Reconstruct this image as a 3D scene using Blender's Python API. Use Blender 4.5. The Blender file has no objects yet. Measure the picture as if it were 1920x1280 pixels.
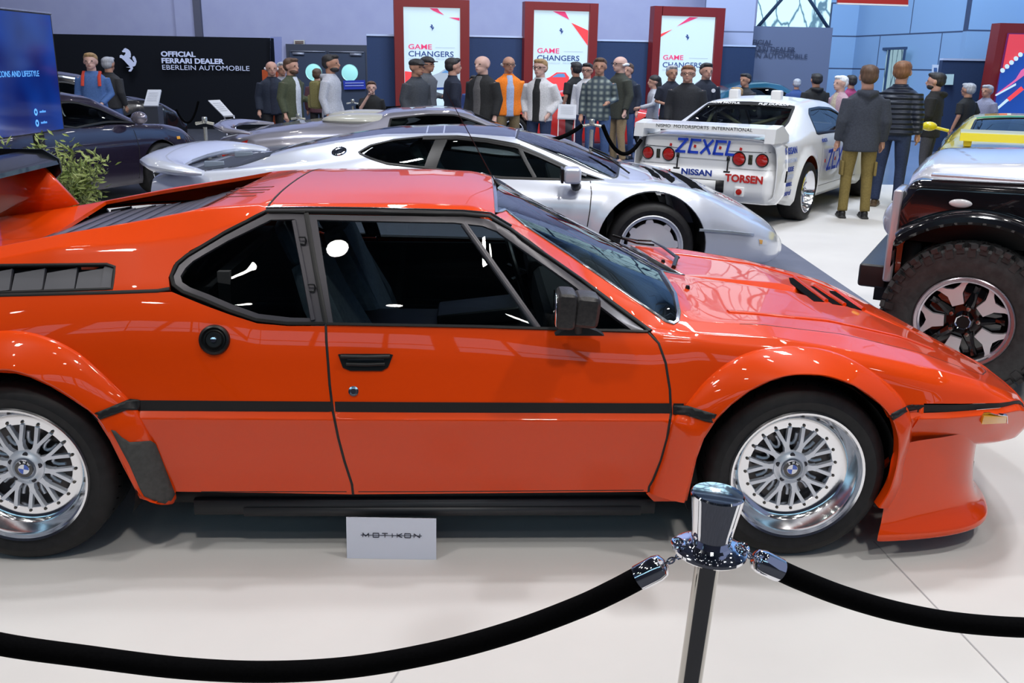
import bpy, bmesh, math, random
import numpy as np
from mathutils import Vector, Matrix, geometry
from mathutils.bvhtree import BVHTree

PI = math.pi
sc = bpy.context.scene
COL = sc.collection

# ------------------------------------------------------------------ camera
F_PX, ROLL, CAM_H = 1750.0, 0.016, 1.65
PITCH = math.atan(522.0 / F_PX)
_ca, _sa = math.cos(ROLL), math.sin(ROLL)
_U0 = Vector((0, math.sin(PITCH), math.cos(PITCH)))
_FW = Vector((0, math.cos(PITCH), -math.sin(PITCH)))
_X0 = Vector((1, 0, 0))
cam_data = bpy.data.cameras.new('camera')
cam_data.sensor_width = 36.0
cam_data.lens = F_PX / 1920.0 * 36.0
cam_data.clip_start = 0.05
cam = bpy.data.objects.new('camera', cam_data)
COL.objects.link(cam)
_r = _X0 * _ca + _U0 * _sa
_u = -_X0 * _sa + _U0 * _ca
_m = Matrix((( _r.x, _u.x, -_FW.x, 0), (_r.y, _u.y, -_FW.y, 0), (_r.z, _u.z, -_FW.z, CAM_H), (0, 0, 0, 1)))
cam.matrix_world = _m
cam_data.dof.use_dof = False
sc.camera = cam

# ------------------------------------------------------------------ view and world
sc.view_settings.view_transform = 'Standard'
sc.view_settings.look = 'None'
sc.view_settings.exposure = -0.06
sc.view_settings.gamma = 1.0
sc.view_settings.use_curve_mapping = False
sc.cycles.use_denoising = True
sc.cycles.max_bounces = 10
sc.cycles.transparent_max_bounces = 16
sc.cycles.sample_clamp_indirect = 6.0
world = bpy.data.worlds.new('hall_daylight')
sc.world = world
world.use_nodes = True
_bg = world.node_tree.nodes['Background']
_bg.inputs[0].default_value = (0.42, 0.50, 0.80, 1)
_bg.inputs[1].default_value = 0.42


def area_light(name, loc, size, power, color=(1, 1, 1), target=None, sizey=None, spread=180):
    d = bpy.data.lights.new(name, 'AREA')
    d.energy = power
    d.color = color
    d.size = size
    d.spread = math.radians(spread)
    if sizey:
        d.shape = 'RECTANGLE'
        d.size_y = sizey
    o = bpy.data.objects.new(name, d)
    o.location = loc
    t = Vector(target) if target else Vector((loc[0], loc[1], 0))
    v = t - Vector(loc)
    o.rotation_euler = v.to_track_quat('-Z', 'Y').to_euler()
    COL.objects.link(o)
    return o


# lights of the hall: rows of lamps under the roof, and harder spots near the stand
area_light('hall_lamp', (1.0, -2.5, 8.5), .5, 190, (1, .96, .90), (-.2, 3.4, 0))
area_light('hall_lamp', (-4.5, -1.0, 9.0), .5, 170, (1, .97, .93), (-1, 4, 0))
area_light('hall_lamp', (4.5, 1.5, 9.0), .5, 190, (1, .97, .93), (1, 4, 0))
area_light('hall_lamp', (-1.5, 5.2, 9.2), .4, 210, (.97, .97, 1), (-1, 4, 0))
area_light('hall_lamp', (2.2, 4.6, 9.2), .4, 150, (.97, .97, 1), (1, 4, 0))
area_light('hall_lamp', (4.0, 7.0, 9.2), 1.0, 360, (.93, .96, 1), (3, 8.5, 0))
area_light('hall_lamp', (-4.0, 11.0, 9.2), 1.5, 240, (.80, .86, 1), (-3, 14, 0))
area_light('hall_lamp', (4.0, 13.0, 9.2), 1.5, 430, (.80, .88, 1), (4, 15, 0))
area_light('hall_lamp', (-7.0, 18.0, 9.2), 3.0, 720, (.70, .80, 1), (-6, 26, 4))
area_light('hall_lamp', (1.5, 18.0, 9.2), 3.0, 700, (.72, .85, 1), (2, 26, 4))
area_light('hall_lamp', (6.5, 16.5, 9.2), 2.0, 800, (.62, .80, 1), (9.5, 24, 3))


# ------------------------------------------------------------------ pixel helpers (pixel -> point on a real plane)
def ray(u, v):
    du, dv = u - 960, v - 640
    s = du * _ca + dv * _sa
    t = du * _sa - dv * _ca
    return _X0 * s + _FW * F_PX + _U0 * t


def on_floor(u, v, z=0.0):
    d = ray(u, v)
    k = (z - CAM_H) / d.z
    return Vector((d.x * k, d.y * k, z))


def at_depth(u, v, y):
    d = ray(u, v)
    k = y / d.y
    return Vector((d.x * k, y, CAM_H + d.z * k))


# ------------------------------------------------------------------ materials
_M = {}


def mat(name, color=(.8, .8, .8), rough=.5, metal=0., coat=0., spec=.5, emit=None, es=1., alpha=None):
    if name in _M:
        return _M[name]
    m = bpy.data.materials.new(name)
    m.use_nodes = True
    b = m.node_tree.nodes['Principled BSDF']
    b.inputs['Base Color'].default_value = (*color, 1)
    b.inputs['Roughness'].default_value = rough
    b.inputs['Metallic'].default_value = metal
    b.inputs['Coat Weight'].default_value = coat
    b.inputs['Coat Roughness'].default_value = .02
    b.inputs['Specular IOR Level'].default_value = spec
    if emit:
        b.inputs['Emission Color'].default_value = (*emit, 1)
        b.inputs['Emission Strength'].default_value = es
    _M[name] = m
    return m


def noise_mat(name, c1, c2, scale=8., rough=.6, bump=0., metal=0., coat=0., detail=4., kind='noise', rough2=None, stretch=(1, 1, 1)):
    """procedural two-tone material with optional bump"""
    if name in _M:
        return _M[name]
    m = mat(name, c1, rough, metal, coat)
    nt = m.node_tree
    b = nt.nodes['Principled BSDF']
    tc = nt.nodes.new('ShaderNodeTexCoord')
    mp = nt.nodes.new('ShaderNodeMapping')
    mp.inputs['Scale'].default_value = stretch
    nt.links.new(tc.outputs['Object'], mp.inputs[0])
    n = nt.nodes.new('ShaderNodeTexNoise')
    n.inputs['Scale'].default_value = scale
    n.inputs['Detail'].default_value = detail
    nt.links.new(mp.outputs[0], n.inputs[0])
    r = nt.nodes.new('ShaderNodeValToRGB')
    r.color_ramp.elements[0].position = .35
    r.color_ramp.elements[0].color = (*c1, 1)
    r.color_ramp.elements[1].position = .65
    r.color_ramp.elements[1].color = (*c2, 1)
    nt.links.new(n.outputs[0], r.inputs[0])
    nt.links.new(r.outputs[0], b.inputs['Base Color'])
    if bump:
        bp = nt.nodes.new('ShaderNodeBump')
        bp.inputs['Strength'].default_value = bump
        bp.inputs['Distance'].default_value = .01
        nt.links.new(n.outputs[0], bp.inputs['Height'])
        nt.links.new(bp.outputs[0], b.inputs['Normal'])
    return m


def glass_mat(name, tint=(.5, .55, .55), rough=.0, ior=1.5):
    """thin pane: transparent tint under a Fresnel reflection"""
    if name in _M:
        return _M[name]
    m = bpy.data.materials.new(name)
    m.use_nodes = True
    nt = m.node_tree
    nt.nodes.remove(nt.nodes['Principled BSDF'])
    out = nt.nodes['Material Output']
    t = nt.nodes.new('ShaderNodeBsdfTransparent')
    t.inputs[0].default_value = (*tint, 1)
    g = nt.nodes.new('ShaderNodeBsdfGlossy')
    g.inputs['Roughness'].default_value = rough
    fr = nt.nodes.new('ShaderNodeFresnel')
    fr.inputs[0].default_value = ior
    mx = nt.nodes.new('ShaderNodeMixShader')
    nt.links.new(fr.outputs[0], mx.inputs[0])
    nt.links.new(t.outputs[0], mx.inputs[1])
    nt.links.new(g.outputs[0], mx.inputs[2])
    nt.links.new(mx.outputs[0], out.inputs[0])
    _M[name] = m
    return m


RUBBER = mat('black_rubber', (.006, .006, .0065), .55, spec=.25)
BLACK = mat('black_plastic', (.006, .006, .0065), .35, spec=.35)
SATIN = mat('dark_satin', (.011, .011, .012), .45, spec=.3)
FRAMEG = mat('anthracite_frame', (.060, .056, .066), .32, .3)
CHROME = mat('chrome', (.85, .86, .9), .04, 1.)
POLISH = mat('polished_aluminium', (.86, .87, .9), .13, 1.)
SILV = mat('silver_wheel', (.74, .77, .84), .38, .55)
DARKIN = mat('interior_dark', (.008, .009, .010), .7)
SEATM = noise_mat('seat_cloth', (.22, .27, .32), (.28, .33, .38), 40., .8)
CARGLASS = glass_mat('car_glass', (.42, .50, .50))
CARGLASS_D = glass_mat('car_glass_dark', (.42, .48, .50))
CARGLASS_C = glass_mat('car_glass_clear', (.62, .72, .74))
TYRE = noise_mat('tyre_rubber', (.008, .008, .009), (.014, .0135, .015), 30., .55, .1)
TYRE.node_tree.nodes['Principled BSDF'].inputs['Specular IOR Level'].default_value = .3


# ------------------------------------------------------------------ object helpers
def link(name, me, m=None, parent=None, smooth=True):
    o = bpy.data.objects.new(name, me)
    COL.objects.link(o)
    if m is not None:
        if isinstance(m, (list, tuple)):
            for q in m:
                me.materials.append(q)
        else:
            me.materials.append(m)
    if parent:
        o.parent = parent
    return o


def mesh(name, vs, fs, m=None, parent=None, smooth=True, angle=None):
    me = bpy.data.meshes.new(name)
    me.from_pydata([tuple(v) for v in vs], [], fs)
    me.update()
    bm = bmesh.new()
    bm.from_mesh(me)
    bmesh.ops.remove_doubles(bm, verts=bm.verts, dist=1e-6)
    bmesh.ops.recalc_face_normals(bm, faces=bm.faces)
    if angle is not None:
        for e in bm.edges:
            if len(e.link_faces) == 2 and e.calc_face_angle(0) > math.radians(angle):
                e.smooth = False
    bm.to_mesh(me)
    bm.free()
    if smooth:
        me.polygons.foreach_set('use_smooth', [True] * len(me.polygons))
    return link(name, me, m, parent)


class MB:
    """collects simple shapes into one mesh"""

    def __init__(s):
        s.v = []
        s.f = []

    def add(s, vs, fs):
        n = len(s.v)
        s.v += [tuple(v) for v in vs]
        s.f += [tuple(i + n for i in f) for f in fs]
        return s

    def box(s, c, d, rot=None, bev=0.):
        hx, hy, hz = d[0] / 2, d[1] / 2, d[2] / 2
        if bev <= 0:
            vs = [Vector((x, y, z)) for x in (-hx, hx) for y in (-hy, hy) for z in (-hz, hz)]
            fs = [(0, 1, 3, 2), (4, 6, 7, 5), (0, 4, 5, 1), (2, 3, 7, 6), (0, 2, 6, 4), (1, 5, 7, 3)]
        else:
            bm = bmesh.new()
            bmesh.ops.create_cube(bm, size=1)
            bmesh.ops.scale(bm, vec=d, verts=bm.verts)
            bmesh.ops.bevel(bm, geom=bm.edges[:], offset=bev, segments=3, profile=.6, affect='EDGES')
            bm.verts.ensure_lookup_table()
            vs = [v.co.copy() for v in bm.verts]
            fs = [tuple(v.index for v in f.verts) for f in bm.faces]
            bm.free()
        if rot is not None:
            vs = [rot @ v for v in vs]
        c = Vector(c)
        return s.add([v + c for v in vs], fs)

    def tube(s, pts, r, n=10, caps=True, flat=None):
        """r number or list; flat=(a,b) scales the section"""
        pts = [Vector(p) for p in pts]
        rs = r if isinstance(r, (list, tuple)) else [r] * len(pts)
        up = None
        vs, fs = [], []
        for i, p in enumerate(pts):
            t = (pts[min(i + 1, len(pts) - 1)] - pts[max(i - 1, 0)])
            t = t.normalized() if t.length > 1e-9 else Vector((0, 0, 1))
            if up is None:
                up = Vector((0, 0, 1)) if abs(t.z) < .9 else Vector((1, 0, 0))
            a = (up - t * up.dot(t))
            a = a.normalized() if a.length > 1e-6 else t.orthogonal().normalized()
            up = a
            b = t.cross(a)
            fa, fb = flat if flat else (1, 1)
            for k in range(n):
                q = 2 * PI * k / n
                vs.append(p + (a * math.cos(q) * fa + b * math.sin(q) * fb) * rs[i])
        for i in range(len(pts) - 1):
            for k in range(n):
                fs.append((i * n + k, i * n + (k + 1) % n, (i + 1) * n + (k + 1) % n, (i + 1) * n + k))
        if caps:
            fs.append(tuple(range(n))[::-1])
            fs.append(tuple((len(pts) - 1) * n + k for k in range(n)))
        return s.add(vs, fs)

    def lathe(s, prof, n=48, axis='y', c=(0, 0, 0), a0=0., a1=2 * PI):
        """prof: list of (radius, height along axis)"""
        vs, fs = [], []
        full = abs(a1 - a0 - 2 * PI) < 1e-6
        m = n if full else n + 1
        for k in range(m):
            q = a0 + (a1 - a0) * k / n
            for (r, h) in prof:
                x, y = r * math.cos(q), r * math.sin(q)
                p = {'y': (x, h, y), 'z': (x, y, h), 'x': (h, x, y)}[axis]
                vs.append((p[0] + c[0], p[1] + c[1], p[2] + c[2]))
        L = len(prof)
        for k in range(n):
            k2 = (k + 1) % m
            for j in range(L - 1):
                fs.append((k * L + j, k * L + j + 1, k2 * L + j + 1, k2 * L + j))
        return s.add(vs, fs)

    def prism(s, poly, d, origin=(0, 0, 0), ax=(1, 0, 0), ay=(0, 0, 1), bev=0.):
        """2D polygon in plane (ax,ay) extruded by vector d"""
        o, ax, ay, d = Vector(origin), Vector(ax), Vector(ay), Vector(d)
        a = [o + ax * p[0] + ay * p[1] for p in poly]
        n = len(a)
        vs = a + [p + d for p in a]
        fs = [tuple(range(n)), tuple(range(n, 2 * n))[::-1]]
        fs += [(i, (i + 1) % n, n + (i + 1) % n, n + i) for i in range(n)]
        return s.add(vs, fs)

    def ball(s, c, r, n=12, m=8):
        rx, ry, rz = r if isinstance(r, (tuple, list)) else (r, r, r)
        vs, fs = [], []
        for i in range(m + 1):
            t = PI * i / m
            for k in range(n):
                q = 2 * PI * k / n
                vs.append((c[0] + rx * math.sin(t) * math.cos(q), c[1] + ry * math.sin(t) * math.sin(q), c[2] + rz * math.cos(t)))
        for i in range(m):
            for k in range(n):
                fs.append((i * n + k, i * n + (k + 1) % n, (i + 1) * n + (k + 1) % n, (i + 1) * n + k))
        return s.add(vs, fs)

    def build(s, name, m=None, parent=None, smooth=True, angle=35, loc=None, rotz=None):
        if name in SPLIT_NAMES:
            return s.parts(name, m, parent, smooth, angle)
        o = mesh(name, s.v, s.f, m, parent, smooth, angle)
        if loc is not None:
            o.location = loc
        if rotz is not None:
            o.rotation_euler = (0, 0, rotz)
        return o


def _mb_parts(s, name, m=None, parent=None, smooth=True, angle=35):
    """one object per connected piece"""
    par = list(range(len(s.v)))

    def find(i):
        while par[i] != i:
            par[i] = par[par[i]]
            i = par[i]
        return i
    for f in s.f:
        a = find(f[0])
        for i in f[1:]:
            par[find(i)] = a
    groups = {}
    for f in s.f:
        groups.setdefault(find(f[0]), []).append(f)
    out = None
    for g in groups.values():
        used = sorted({i for f in g for i in f})
        mp = {o: i for i, o in enumerate(used)}
        o = mesh(name, [s.v[i] for i in used], [tuple(mp[i] for i in f) for f in g], m, parent, smooth, angle)
        out = out or o
    return out


MB.parts = _mb_parts
SPLIT_NAMES = {'sill_board', 'wing_upright', 'wheel_arch_liner', 'spoiler_strut', 'headlight_panel', 'wing_endplate', 'wing_strut', 'engine_louvre', 'lug_hole', 'lug_nut', 'rim_bolt',
               'washer_nozzle', 'wing_top', 'wing_top_bolt', 'stand_post', 'stem', 'wiper', 'bumper_bracket'}


def tag(o, label, cat, group=None, kind=None):
    if label:
        o['label'] = label
    if cat:
        o['category'] = cat
    if group:
        o['group'] = group
    if kind:
        o['kind'] = kind
    return o


def empty(name, label, cat, loc=(0, 0, 0), rotz=0., group=None):
    o = bpy.data.objects.new(name, None)
    o.empty_display_size = .2
    o.location = loc
    o.rotation_euler = (0, 0, rotz)
    COL.objects.link(o)
    return tag(o, label, cat, group)


def text_mesh(s, size, depth=.002, bold=0., align='LEFT', shear=0., spacing=1., sx=1.):
    """lettering as a flat mesh in the xy plane, returned as (verts, faces)"""
    c = bpy.data.curves.new('lettering', 'FONT')
    c.body = s
    c.size = size
    c.extrude = depth / 2
    c.offset = bold
    c.shear = shear
    c.space_character = spacing
    c.align_x = align
    c.align_y = 'CENTER'
    c.resolution_u = 3
    o = bpy.data.objects.new('lettering', c)
    COL.objects.link(o)
    bpy.context.view_layer.update()
    dg = bpy.context.evaluated_depsgraph_get()
    me = bpy.data.meshes.new_from_object(o.evaluated_get(dg))
    vs = [(v.co.x * sx, v.co.y, v.co.z) for v in me.vertices]
    fs = [tuple(p.vertices) for p in me.polygons]
    bpy.data.objects.remove(o)
    bpy.data.curves.remove(c)
    bpy.data.meshes.remove(me)
    return vs, fs


def lettering(name, s, size, m, parent, origin, right, up, bold=0., align='LEFT', shear=0., spacing=1., sx=1., depth=.002, label=None):
    vs, fs = text_mesh(s, size, depth, bold, align, shear, spacing, sx)
    right, up = Vector(right).normalized(), Vector(up).normalized()
    nrm = right.cross(up)
    o = Vector(origin)
    ob = mesh(name, [o + right * v[0] + up * v[1] + nrm * v[2] for v in vs], fs, m, parent, False)
    if label:
        ob['label'] = label
    return ob


# ------------------------------------------------------------------ shaped surfaces: a car body is a lofted surface S(x, v)
def _interp(tab, x, w):
    xs = np.array([t[0] for t in tab])
    ys = np.array([t[1] for t in tab])
    if w <= 0:
        return np.interp(x, xs, ys)
    acc = 0
    for k in range(-4, 5):
        acc = acc + np.interp(x + w * k / 4.5, xs, ys)
    return acc / 9


class Surf:
    """lines: list of tables of (x, lateral, z) from the centre line (v=0) down to the sill; v>0 is the side of negative y"""

    def __init__(s, lines, rho, w=.05, disp=None):
        s.L = [([(p[0], p[1]) for p in l], [(p[0], p[2]) for p in l]) for l in lines]
        s.vsc = None
        s.rho = rho
        s.w = w
        s.n = len(lines) - 1
        s.disp = disp
        s.x0 = lines[0][0][0]
        s.x1 = lines[0][-1][0]

    def ev(s, u, v):
        u = np.asarray(u, float)
        v = np.asarray(v, float)
        sg = np.where(v < 0, 1.0, -1.0)
        a = np.clip(np.abs(v), 0, s.n)
        P = [(_interp(l[0], u, s.w), _interp(l[1], u, s.w)) for l in s.L]
        lat = np.zeros_like(u + a)
        z = np.zeros_like(lat)
        i = np.minimum(a.astype(int), s.n - 1)
        f = a - i
        for k in range(s.n):
            m = i == k
            if not m.any():
                continue
            A, B = P[k], P[k + 1]
            ff = f[m]
            l_ = A[0][m] * (1 - ff) + B[0][m] * ff
            z_ = A[1][m] * (1 - ff) + B[1][m] * ff
            # fillets at both ends of the segment
            for (j, t, Q0, Q1, Q2) in ((k, ff, P[k - 1] if k > 0 else None, A, B), (k + 1, ff - 1, A, B, P[k + 2] if k + 2 <= s.n else None)):
                r = s.rho[j] if j < len(s.rho) else 0
                if j == 0:
                    Q0 = (-B[0], B[1])
                if r <= 0 or Q0 is None or Q2 is None:
                    continue
                mm = np.abs(t) < r
                if not mm.any():
                    continue
                tt = (t[mm] + r) / (2 * r)
                idx = np.where(m)[0][mm]
                for c, arr in ((0, l_), (1, z_)):
                    q1 = Q1[c][idx]
                    q0 = q1 + (Q0[c][idx] - q1) * r
                    q2 = q1 + (Q2[c][idx] - q1) * r
                    arr[mm] = q0 * (1 - tt) ** 2 + 2 * q1 * tt * (1 - tt) + q2 * tt ** 2
            lat[m] = l_
            z[m] = z_
        if s.disp:
            lat, z = s.disp(u, a, lat, z)
        return np.stack([u + 0 * lat, lat * sg, z], -1)

    def normal(s, u, v):
        e = .0025
        du = s.ev(u + e, v) - s.ev(u - e, v)
        dv = s.ev(u, v + e) - s.ev(u, v - e)
        n = np.cross(dv, du)
        return n / np.maximum(np.linalg.norm(n, axis=-1, keepdims=True), 1e-12)


class FnSurf:
    """a surface given by a function of (u, v) in metres, such as a tail panel"""

    def __init__(s, fn, u0, u1, v0, v1, flip=1):
        s.fn, s.x0, s.x1, s.v0, s.v1, s.flip = fn, u0, u1, v0, v1, flip
        s.rho = []
        s.vsc = 1.

    def ev(s, u, v):
        x, y, z = s.fn(np.asarray(u, float), np.asarray(v, float))
        return np.stack([x + 0 * u * v, y + 0 * u * v, z + 0 * u * v], -1)

    def normal(s, u, v):
        e = .0025
        n = np.cross(s.ev(u, v + e) - s.ev(u, v - e), s.ev(u + e, v) - s.ev(u - e, v)) * s.flip
        return n / np.maximum(np.linalg.norm(n, axis=-1, keepdims=True), 1e-12)


class Car:
    """a loft with a place in the world; traces are mapped onto its surface"""

    def __init__(s, surf, root, vmax=None, nu=160, nv=10):
        s.S = surf
        s.root = root
        R = Matrix.Translation(root.location) @ Matrix.Rotation(root.rotation_euler.z, 4, 'Z')
        s.mw = R
        inv = R.inverted()
        s.inv3 = inv.to_3x3()
        s.cam = inv @ Vector((0, 0, CAM_H))
        us = np.linspace(surf.x0 + 1e-4, surf.x1 - 1e-4, nu)
        if surf.vsc:
            vs = np.linspace(surf.v0, surf.v1, 60)
        else:
            rows = []
            for k in range(surf.n):
                rows += list(np.linspace(k, k + 1, nv, endpoint=False))
            rows.append(surf.n)
            vs = np.array([-r for r in rows[::-1]] + rows[1:])
        U, V = np.meshgrid(us, vs, indexing='ij')
        s.U, s.V = U.ravel(), V.ravel()
        P = surf.ev(s.U, s.V)
        s.P = P
        m = len(vs)
        tris = []
        for i in range(len(us) - 1):
            for j in range(m - 1):
                a, b, c, d = i * m + j, (i + 1) * m + j, (i + 1) * m + j + 1, i * m + j + 1
                tris.append((a, b, c))
                tris.append((a, c, d))
        s.tris = tris
        s.bvh = BVHTree.FromPolygons([tuple(p) for p in P], tris)

    def hit(s, px, py):
        d = (s.inv3 @ ray(px, py)).normalized()
        loc, nrm, idx, dist = s.bvh.ray_cast(s.cam, d)
        if loc is not None:
            t = s.tris[idx]
            A, B, C = (Vector(s.P[k]) for k in t)
            n = (B - A).cross(C - A)
            den = n.length_squared
            if den > 1e-14:
                wa = (B - loc).cross(C - loc).dot(n) / den
                wb = (C - loc).cross(A - loc).dot(n) / den
                wc = 1 - wa - wb
                return (wa * s.U[t[0]] + wb * s.U[t[1]] + wc * s.U[t[2]], wa * s.V[t[0]] + wb * s.V[t[1]] + wc * s.V[t[2]])
        D = np.array(d)
        Q = s.P - np.array(s.cam)
        k = Q @ D
        e = np.linalg.norm(Q - k[:, None] * D, axis=1)
        j = int(np.argmin(e + .02 * k))
        return (s.U[j], s.V[j])

    def path(s, pts, closed=True, step=10., mirror=False):
        """('s', x, v) gives a surface point directly, (px, py) a pixel"""
        out = []
        pts = [('s', *s.side(p[1], p[2])) if p[0] == 'z' else (('s', s.side(p[1], p[2])[0], -s.side(p[1], p[2])[1]) if p[0] == 'Z' else p) for p in pts]
        n = len(pts)
        for i in range(n if closed else n - 1):
            a, b = pts[i], pts[(i + 1) % n]
            if len(a) == 2 and len(b) == 2:
                L = math.hypot(b[0] - a[0], b[1] - a[1])
                k = max(1, int(L / step))
                for j in range(k):
                    out.append(s.hit(a[0] + (b[0] - a[0]) * j / k, a[1] + (b[1] - a[1]) * j / k))
            else:
                A = a[1:] if len(a) == 3 else s.hit(*a)
                B = b[1:] if len(b) == 3 else s.hit(*b)
                L = math.hypot(B[0] - A[0], (B[1] - A[1]) * .15)
                k = max(1, int(L / .04))
                for j in range(k):
                    out.append((A[0] + (B[0] - A[0]) * j / k, A[1] + (B[1] - A[1]) * j / k))
        if not closed:
            b = pts[-1]
            out.append(b[1:] if len(b) == 3 else s.hit(*b))
        return [(min(max(p[0], s.S.x0), s.S.x1), p[1]) for p in out]

    def side(s, x, z, va=1.0, vb=None):
        """surface coordinates of the point of the near side at length x and height z"""
        vv = np.linspace(va, vb or s.S.n, 400)
        zz = s.S.ev(np.full(400, x), vv)[:, 2]
        m = np.minimum.accumulate(zz)
        k = int(np.searchsorted(-m, -z))
        k = min(max(k, 1), 399)
        f = (m[k - 1] - z) / max(m[k - 1] - m[k], 1e-9)
        return (x, float(vv[k - 1] + min(max(f, 0), 1) * (vv[k] - vv[k - 1])))

    def arc(s, xc, zc, r, a0=-20, a1=200, n=30):
        return [s.side(xc + r * math.cos(math.radians(a)), zc + r * math.sin(math.radians(a))) for a in np.linspace(a0, a1, n)]

    def panel(s, name, outline, m, holes=(), off=0., depth=.015, h=.03, parent=None, mirror=False, step=10., label=None, vscale=.14, extra=()):
        ol = s.path(outline, True, step) if not isinstance(outline, dict) else outline['uv']
        hl = [s.path(q, True, step) if not isinstance(q, dict) else q['uv'] for q in holes]
        parent = parent or s.root
        vs, fs, ns = uv_panel(s.S, ol, hl, off, depth, h, s.S.vsc or vscale, extra)
        obs = []
        for sgn in ((1, -1) if mirror else (1,)):
            V = [(p[0], p[1] * sgn, p[2]) for p in vs]
            N = [(q[0], q[1] * sgn, q[2]) for q in ns]
            Fc = fs if sgn == 1 else [f[::-1] for f in fs]
            me = bpy.data.meshes.new(name)
            me.from_pydata(V, [], Fc)
            me.update()
            me.polygons.foreach_set('use_smooth', [True] * len(me.polygons))
            nf = sum(1 for f in fs if len(f) == 3)
            bv = set()
            ln = []
            for p in me.polygons:
                front = len(p.vertices) == 3
                for vi in p.vertices:
                    ln.append(N[vi] if front else tuple(p.normal))
            me.normals_split_custom_set(ln)
            o = link(name, me, m, parent)
            if label:
                o['label'] = label
            obs.append(o)
        return obs if mirror else obs[0]

    def pos(s, u, v, off=0.):
        p = s.S.ev(np.array([u]), np.array([v]))[0]
        if off:
            p = p + s.S.normal(np.array([u]), np.array([v]))[0] * off
        return Vector(p)

    def on_plane(s, px, py, lat):
        """local point of a pixel on the plane of the given lateral offset"""
        d = s.inv3 @ ray(px, py)
        k = (lat - s.cam.y) / d.y
        return s.cam + d * k

    def flare(s, name, pairs, m, inner_lat=-.935, prof=None, parent=None, n=96, sink=.004, floor_z=.20):
        """wheel arch flare swept between an outer and an inner trace"""
        prof = prof or [(0, -.004), (.02, .006), (.06, .011), (.30, .014), (.60, .012), (.85, .006), (.95, .002), (1.0, -.004), (1.0, -.02), (.96, -.05)]
        O_, I_ = [], []
        for (a, c) in pairs:
            p = s.pos(*s.hit(*a))
            q = s.on_plane(a[0], a[1], p.y)
            if (p - q).length > .03:
                p = s.on_plane(a[0], a[1], -.86)
            O_.append(p)
            I_.append(s.on_plane(c[0], c[1], inner_lat))

        def cat(P, t):
            i = min(int(t), len(P) - 2)
            f = t - i
            p0, p1, p2, p3 = P[max(i - 1, 0)], P[i], P[i + 1], P[min(i + 2, len(P) - 1)]
            return .5 * ((2 * p1) + (p2 - p0) * f + (2 * p0 - 5 * p1 + 4 * p2 - p3) * f * f + (3 * p1 - p0 - 3 * p2 + p3) * f ** 3)
        vs, fs = [], []
        L = len(prof)
        for k in range(n + 1):
            t = (len(pairs) - 1) * k / n
            a, c = cat(O_, t), cat(I_, t)
            for (q, off) in prof:
                p = a.lerp(c, q)
                vs.append(Vector((p.x, p.y - off, p.z)) if off > -.015 else Vector((p.x, c.y - off, p.z)))
        for k in range(n):
            for j in range(L - 1):
                fs.append((k * L + j, k * L + j + 1, (k + 1) * L + j + 1, (k + 1) * L + j))
        obs = []
        for sg in (1, -1):
            obs.append(mesh(name, [(v.x, v.y * sg, v.z) for v in vs], fs, m, parent or s.root, True, 38))
        s._flare = (vs, fs)
        return obs

    def decal(s, name, px, m, target, off=.003, step=6., depth=.003, mirror=True):
        """sheet laid over an already built mesh (verts, quads), outlined in pixels"""
        bv = BVHTree.FromPolygons([tuple(v) for v in target[0]], target[1])
        P = []
        n = len(px)
        for i in range(n):
            a, b_ = px[i], px[(i + 1) % n]
            k = max(1, int(math.hypot(b_[0] - a[0], b_[1] - a[1]) / step))
            P += [(a[0] + (b_[0] - a[0]) * j / k, a[1] + (b_[1] - a[1]) * j / k) for j in range(k)]
        X, Y = np.meshgrid(np.arange(min(p[0] for p in P), max(p[0] for p in P), step), np.arange(min(p[1] for p in P), max(p[1] for p in P), step))
        X, Y = X.ravel(), Y.ravel()
        ok = _inside(P, X, Y) & (_edge_dist(P, X, Y) > step * .4)
        pts = [Vector(p) for p in P] + [Vector((float(a), float(b_))) for a, b_ in zip(X[ok], Y[ok])]
        r = geometry.delaunay_2d_cdt(pts, [(i, (i + 1) % len(P)) for i in range(len(P))], [], 0, 1e-6)
        A = np.array([(v.x, v.y) for v in r[0]])
        V = []
        last = None
        for a in A:
            d = (s.inv3 @ ray(a[0], a[1])).normalized()
            loc, nrm, idx, dist = bv.ray_cast(s.cam, d)
            if loc is None:
                h = s.pos(*s.hit(a[0], a[1]))
                loc = h
            V.append(loc - d * off)
        T = [tuple(f) for f in r[2]]
        C = np.array([A[list(t)].mean(0) for t in T])
        ok = _inside(P, C[:, 0], C[:, 1])
        T = [t for t, o_ in zip(T, ok) if o_]
        obs = []
        for sg in ((1, -1) if mirror else (1,)):
            o = mesh(name, [(v.x, v.y * sg, v.z) for v in V], T, m, s.root, True)
            so = o.modifiers.new('t', 'SOLIDIFY')
            so.thickness = depth
            obs.append(o)
        return obs

    def ribbon(s, name, pts, m, w=.008, hgt=.003, sink=.004, closed=False, parent=None, mirror=False, step=10., label=None, taper=None):
        """raised strip following a trace"""
        uv = s.path(pts, closed, step)
        U = np.array([p[0] for p in uv])
        V = np.array([p[1] for p in uv])
        P = s.S.ev(U, V)
        N = s.S.normal(U, V)
        n = len(P)
        vs, fs = [], []
        prof = [(-1., -sink), (-1., hgt * .5), (-.7, hgt), (.7, hgt), (1., hgt * .5), (1., -sink)]
        K = len(prof)
        for i in range(n):
            a = P[(i + 1) % n] if (closed or i + 1 < n) else P[i]
            b = P[i - 1] if (closed or i > 0) else P[i]
            t = a - b
            t = t / max(np.linalg.norm(t), 1e-9)
            side = np.cross(N[i], t)
            side /= max(np.linalg.norm(side), 1e-9)
            ww = w / 2
            if taper:
                ww *= taper[0] + (taper[1] - taper[0]) * i / max(1, n - 1)
            for (q, hh) in prof:
                vs.append(P[i] + side * q * ww + N[i] * hh)
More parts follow.
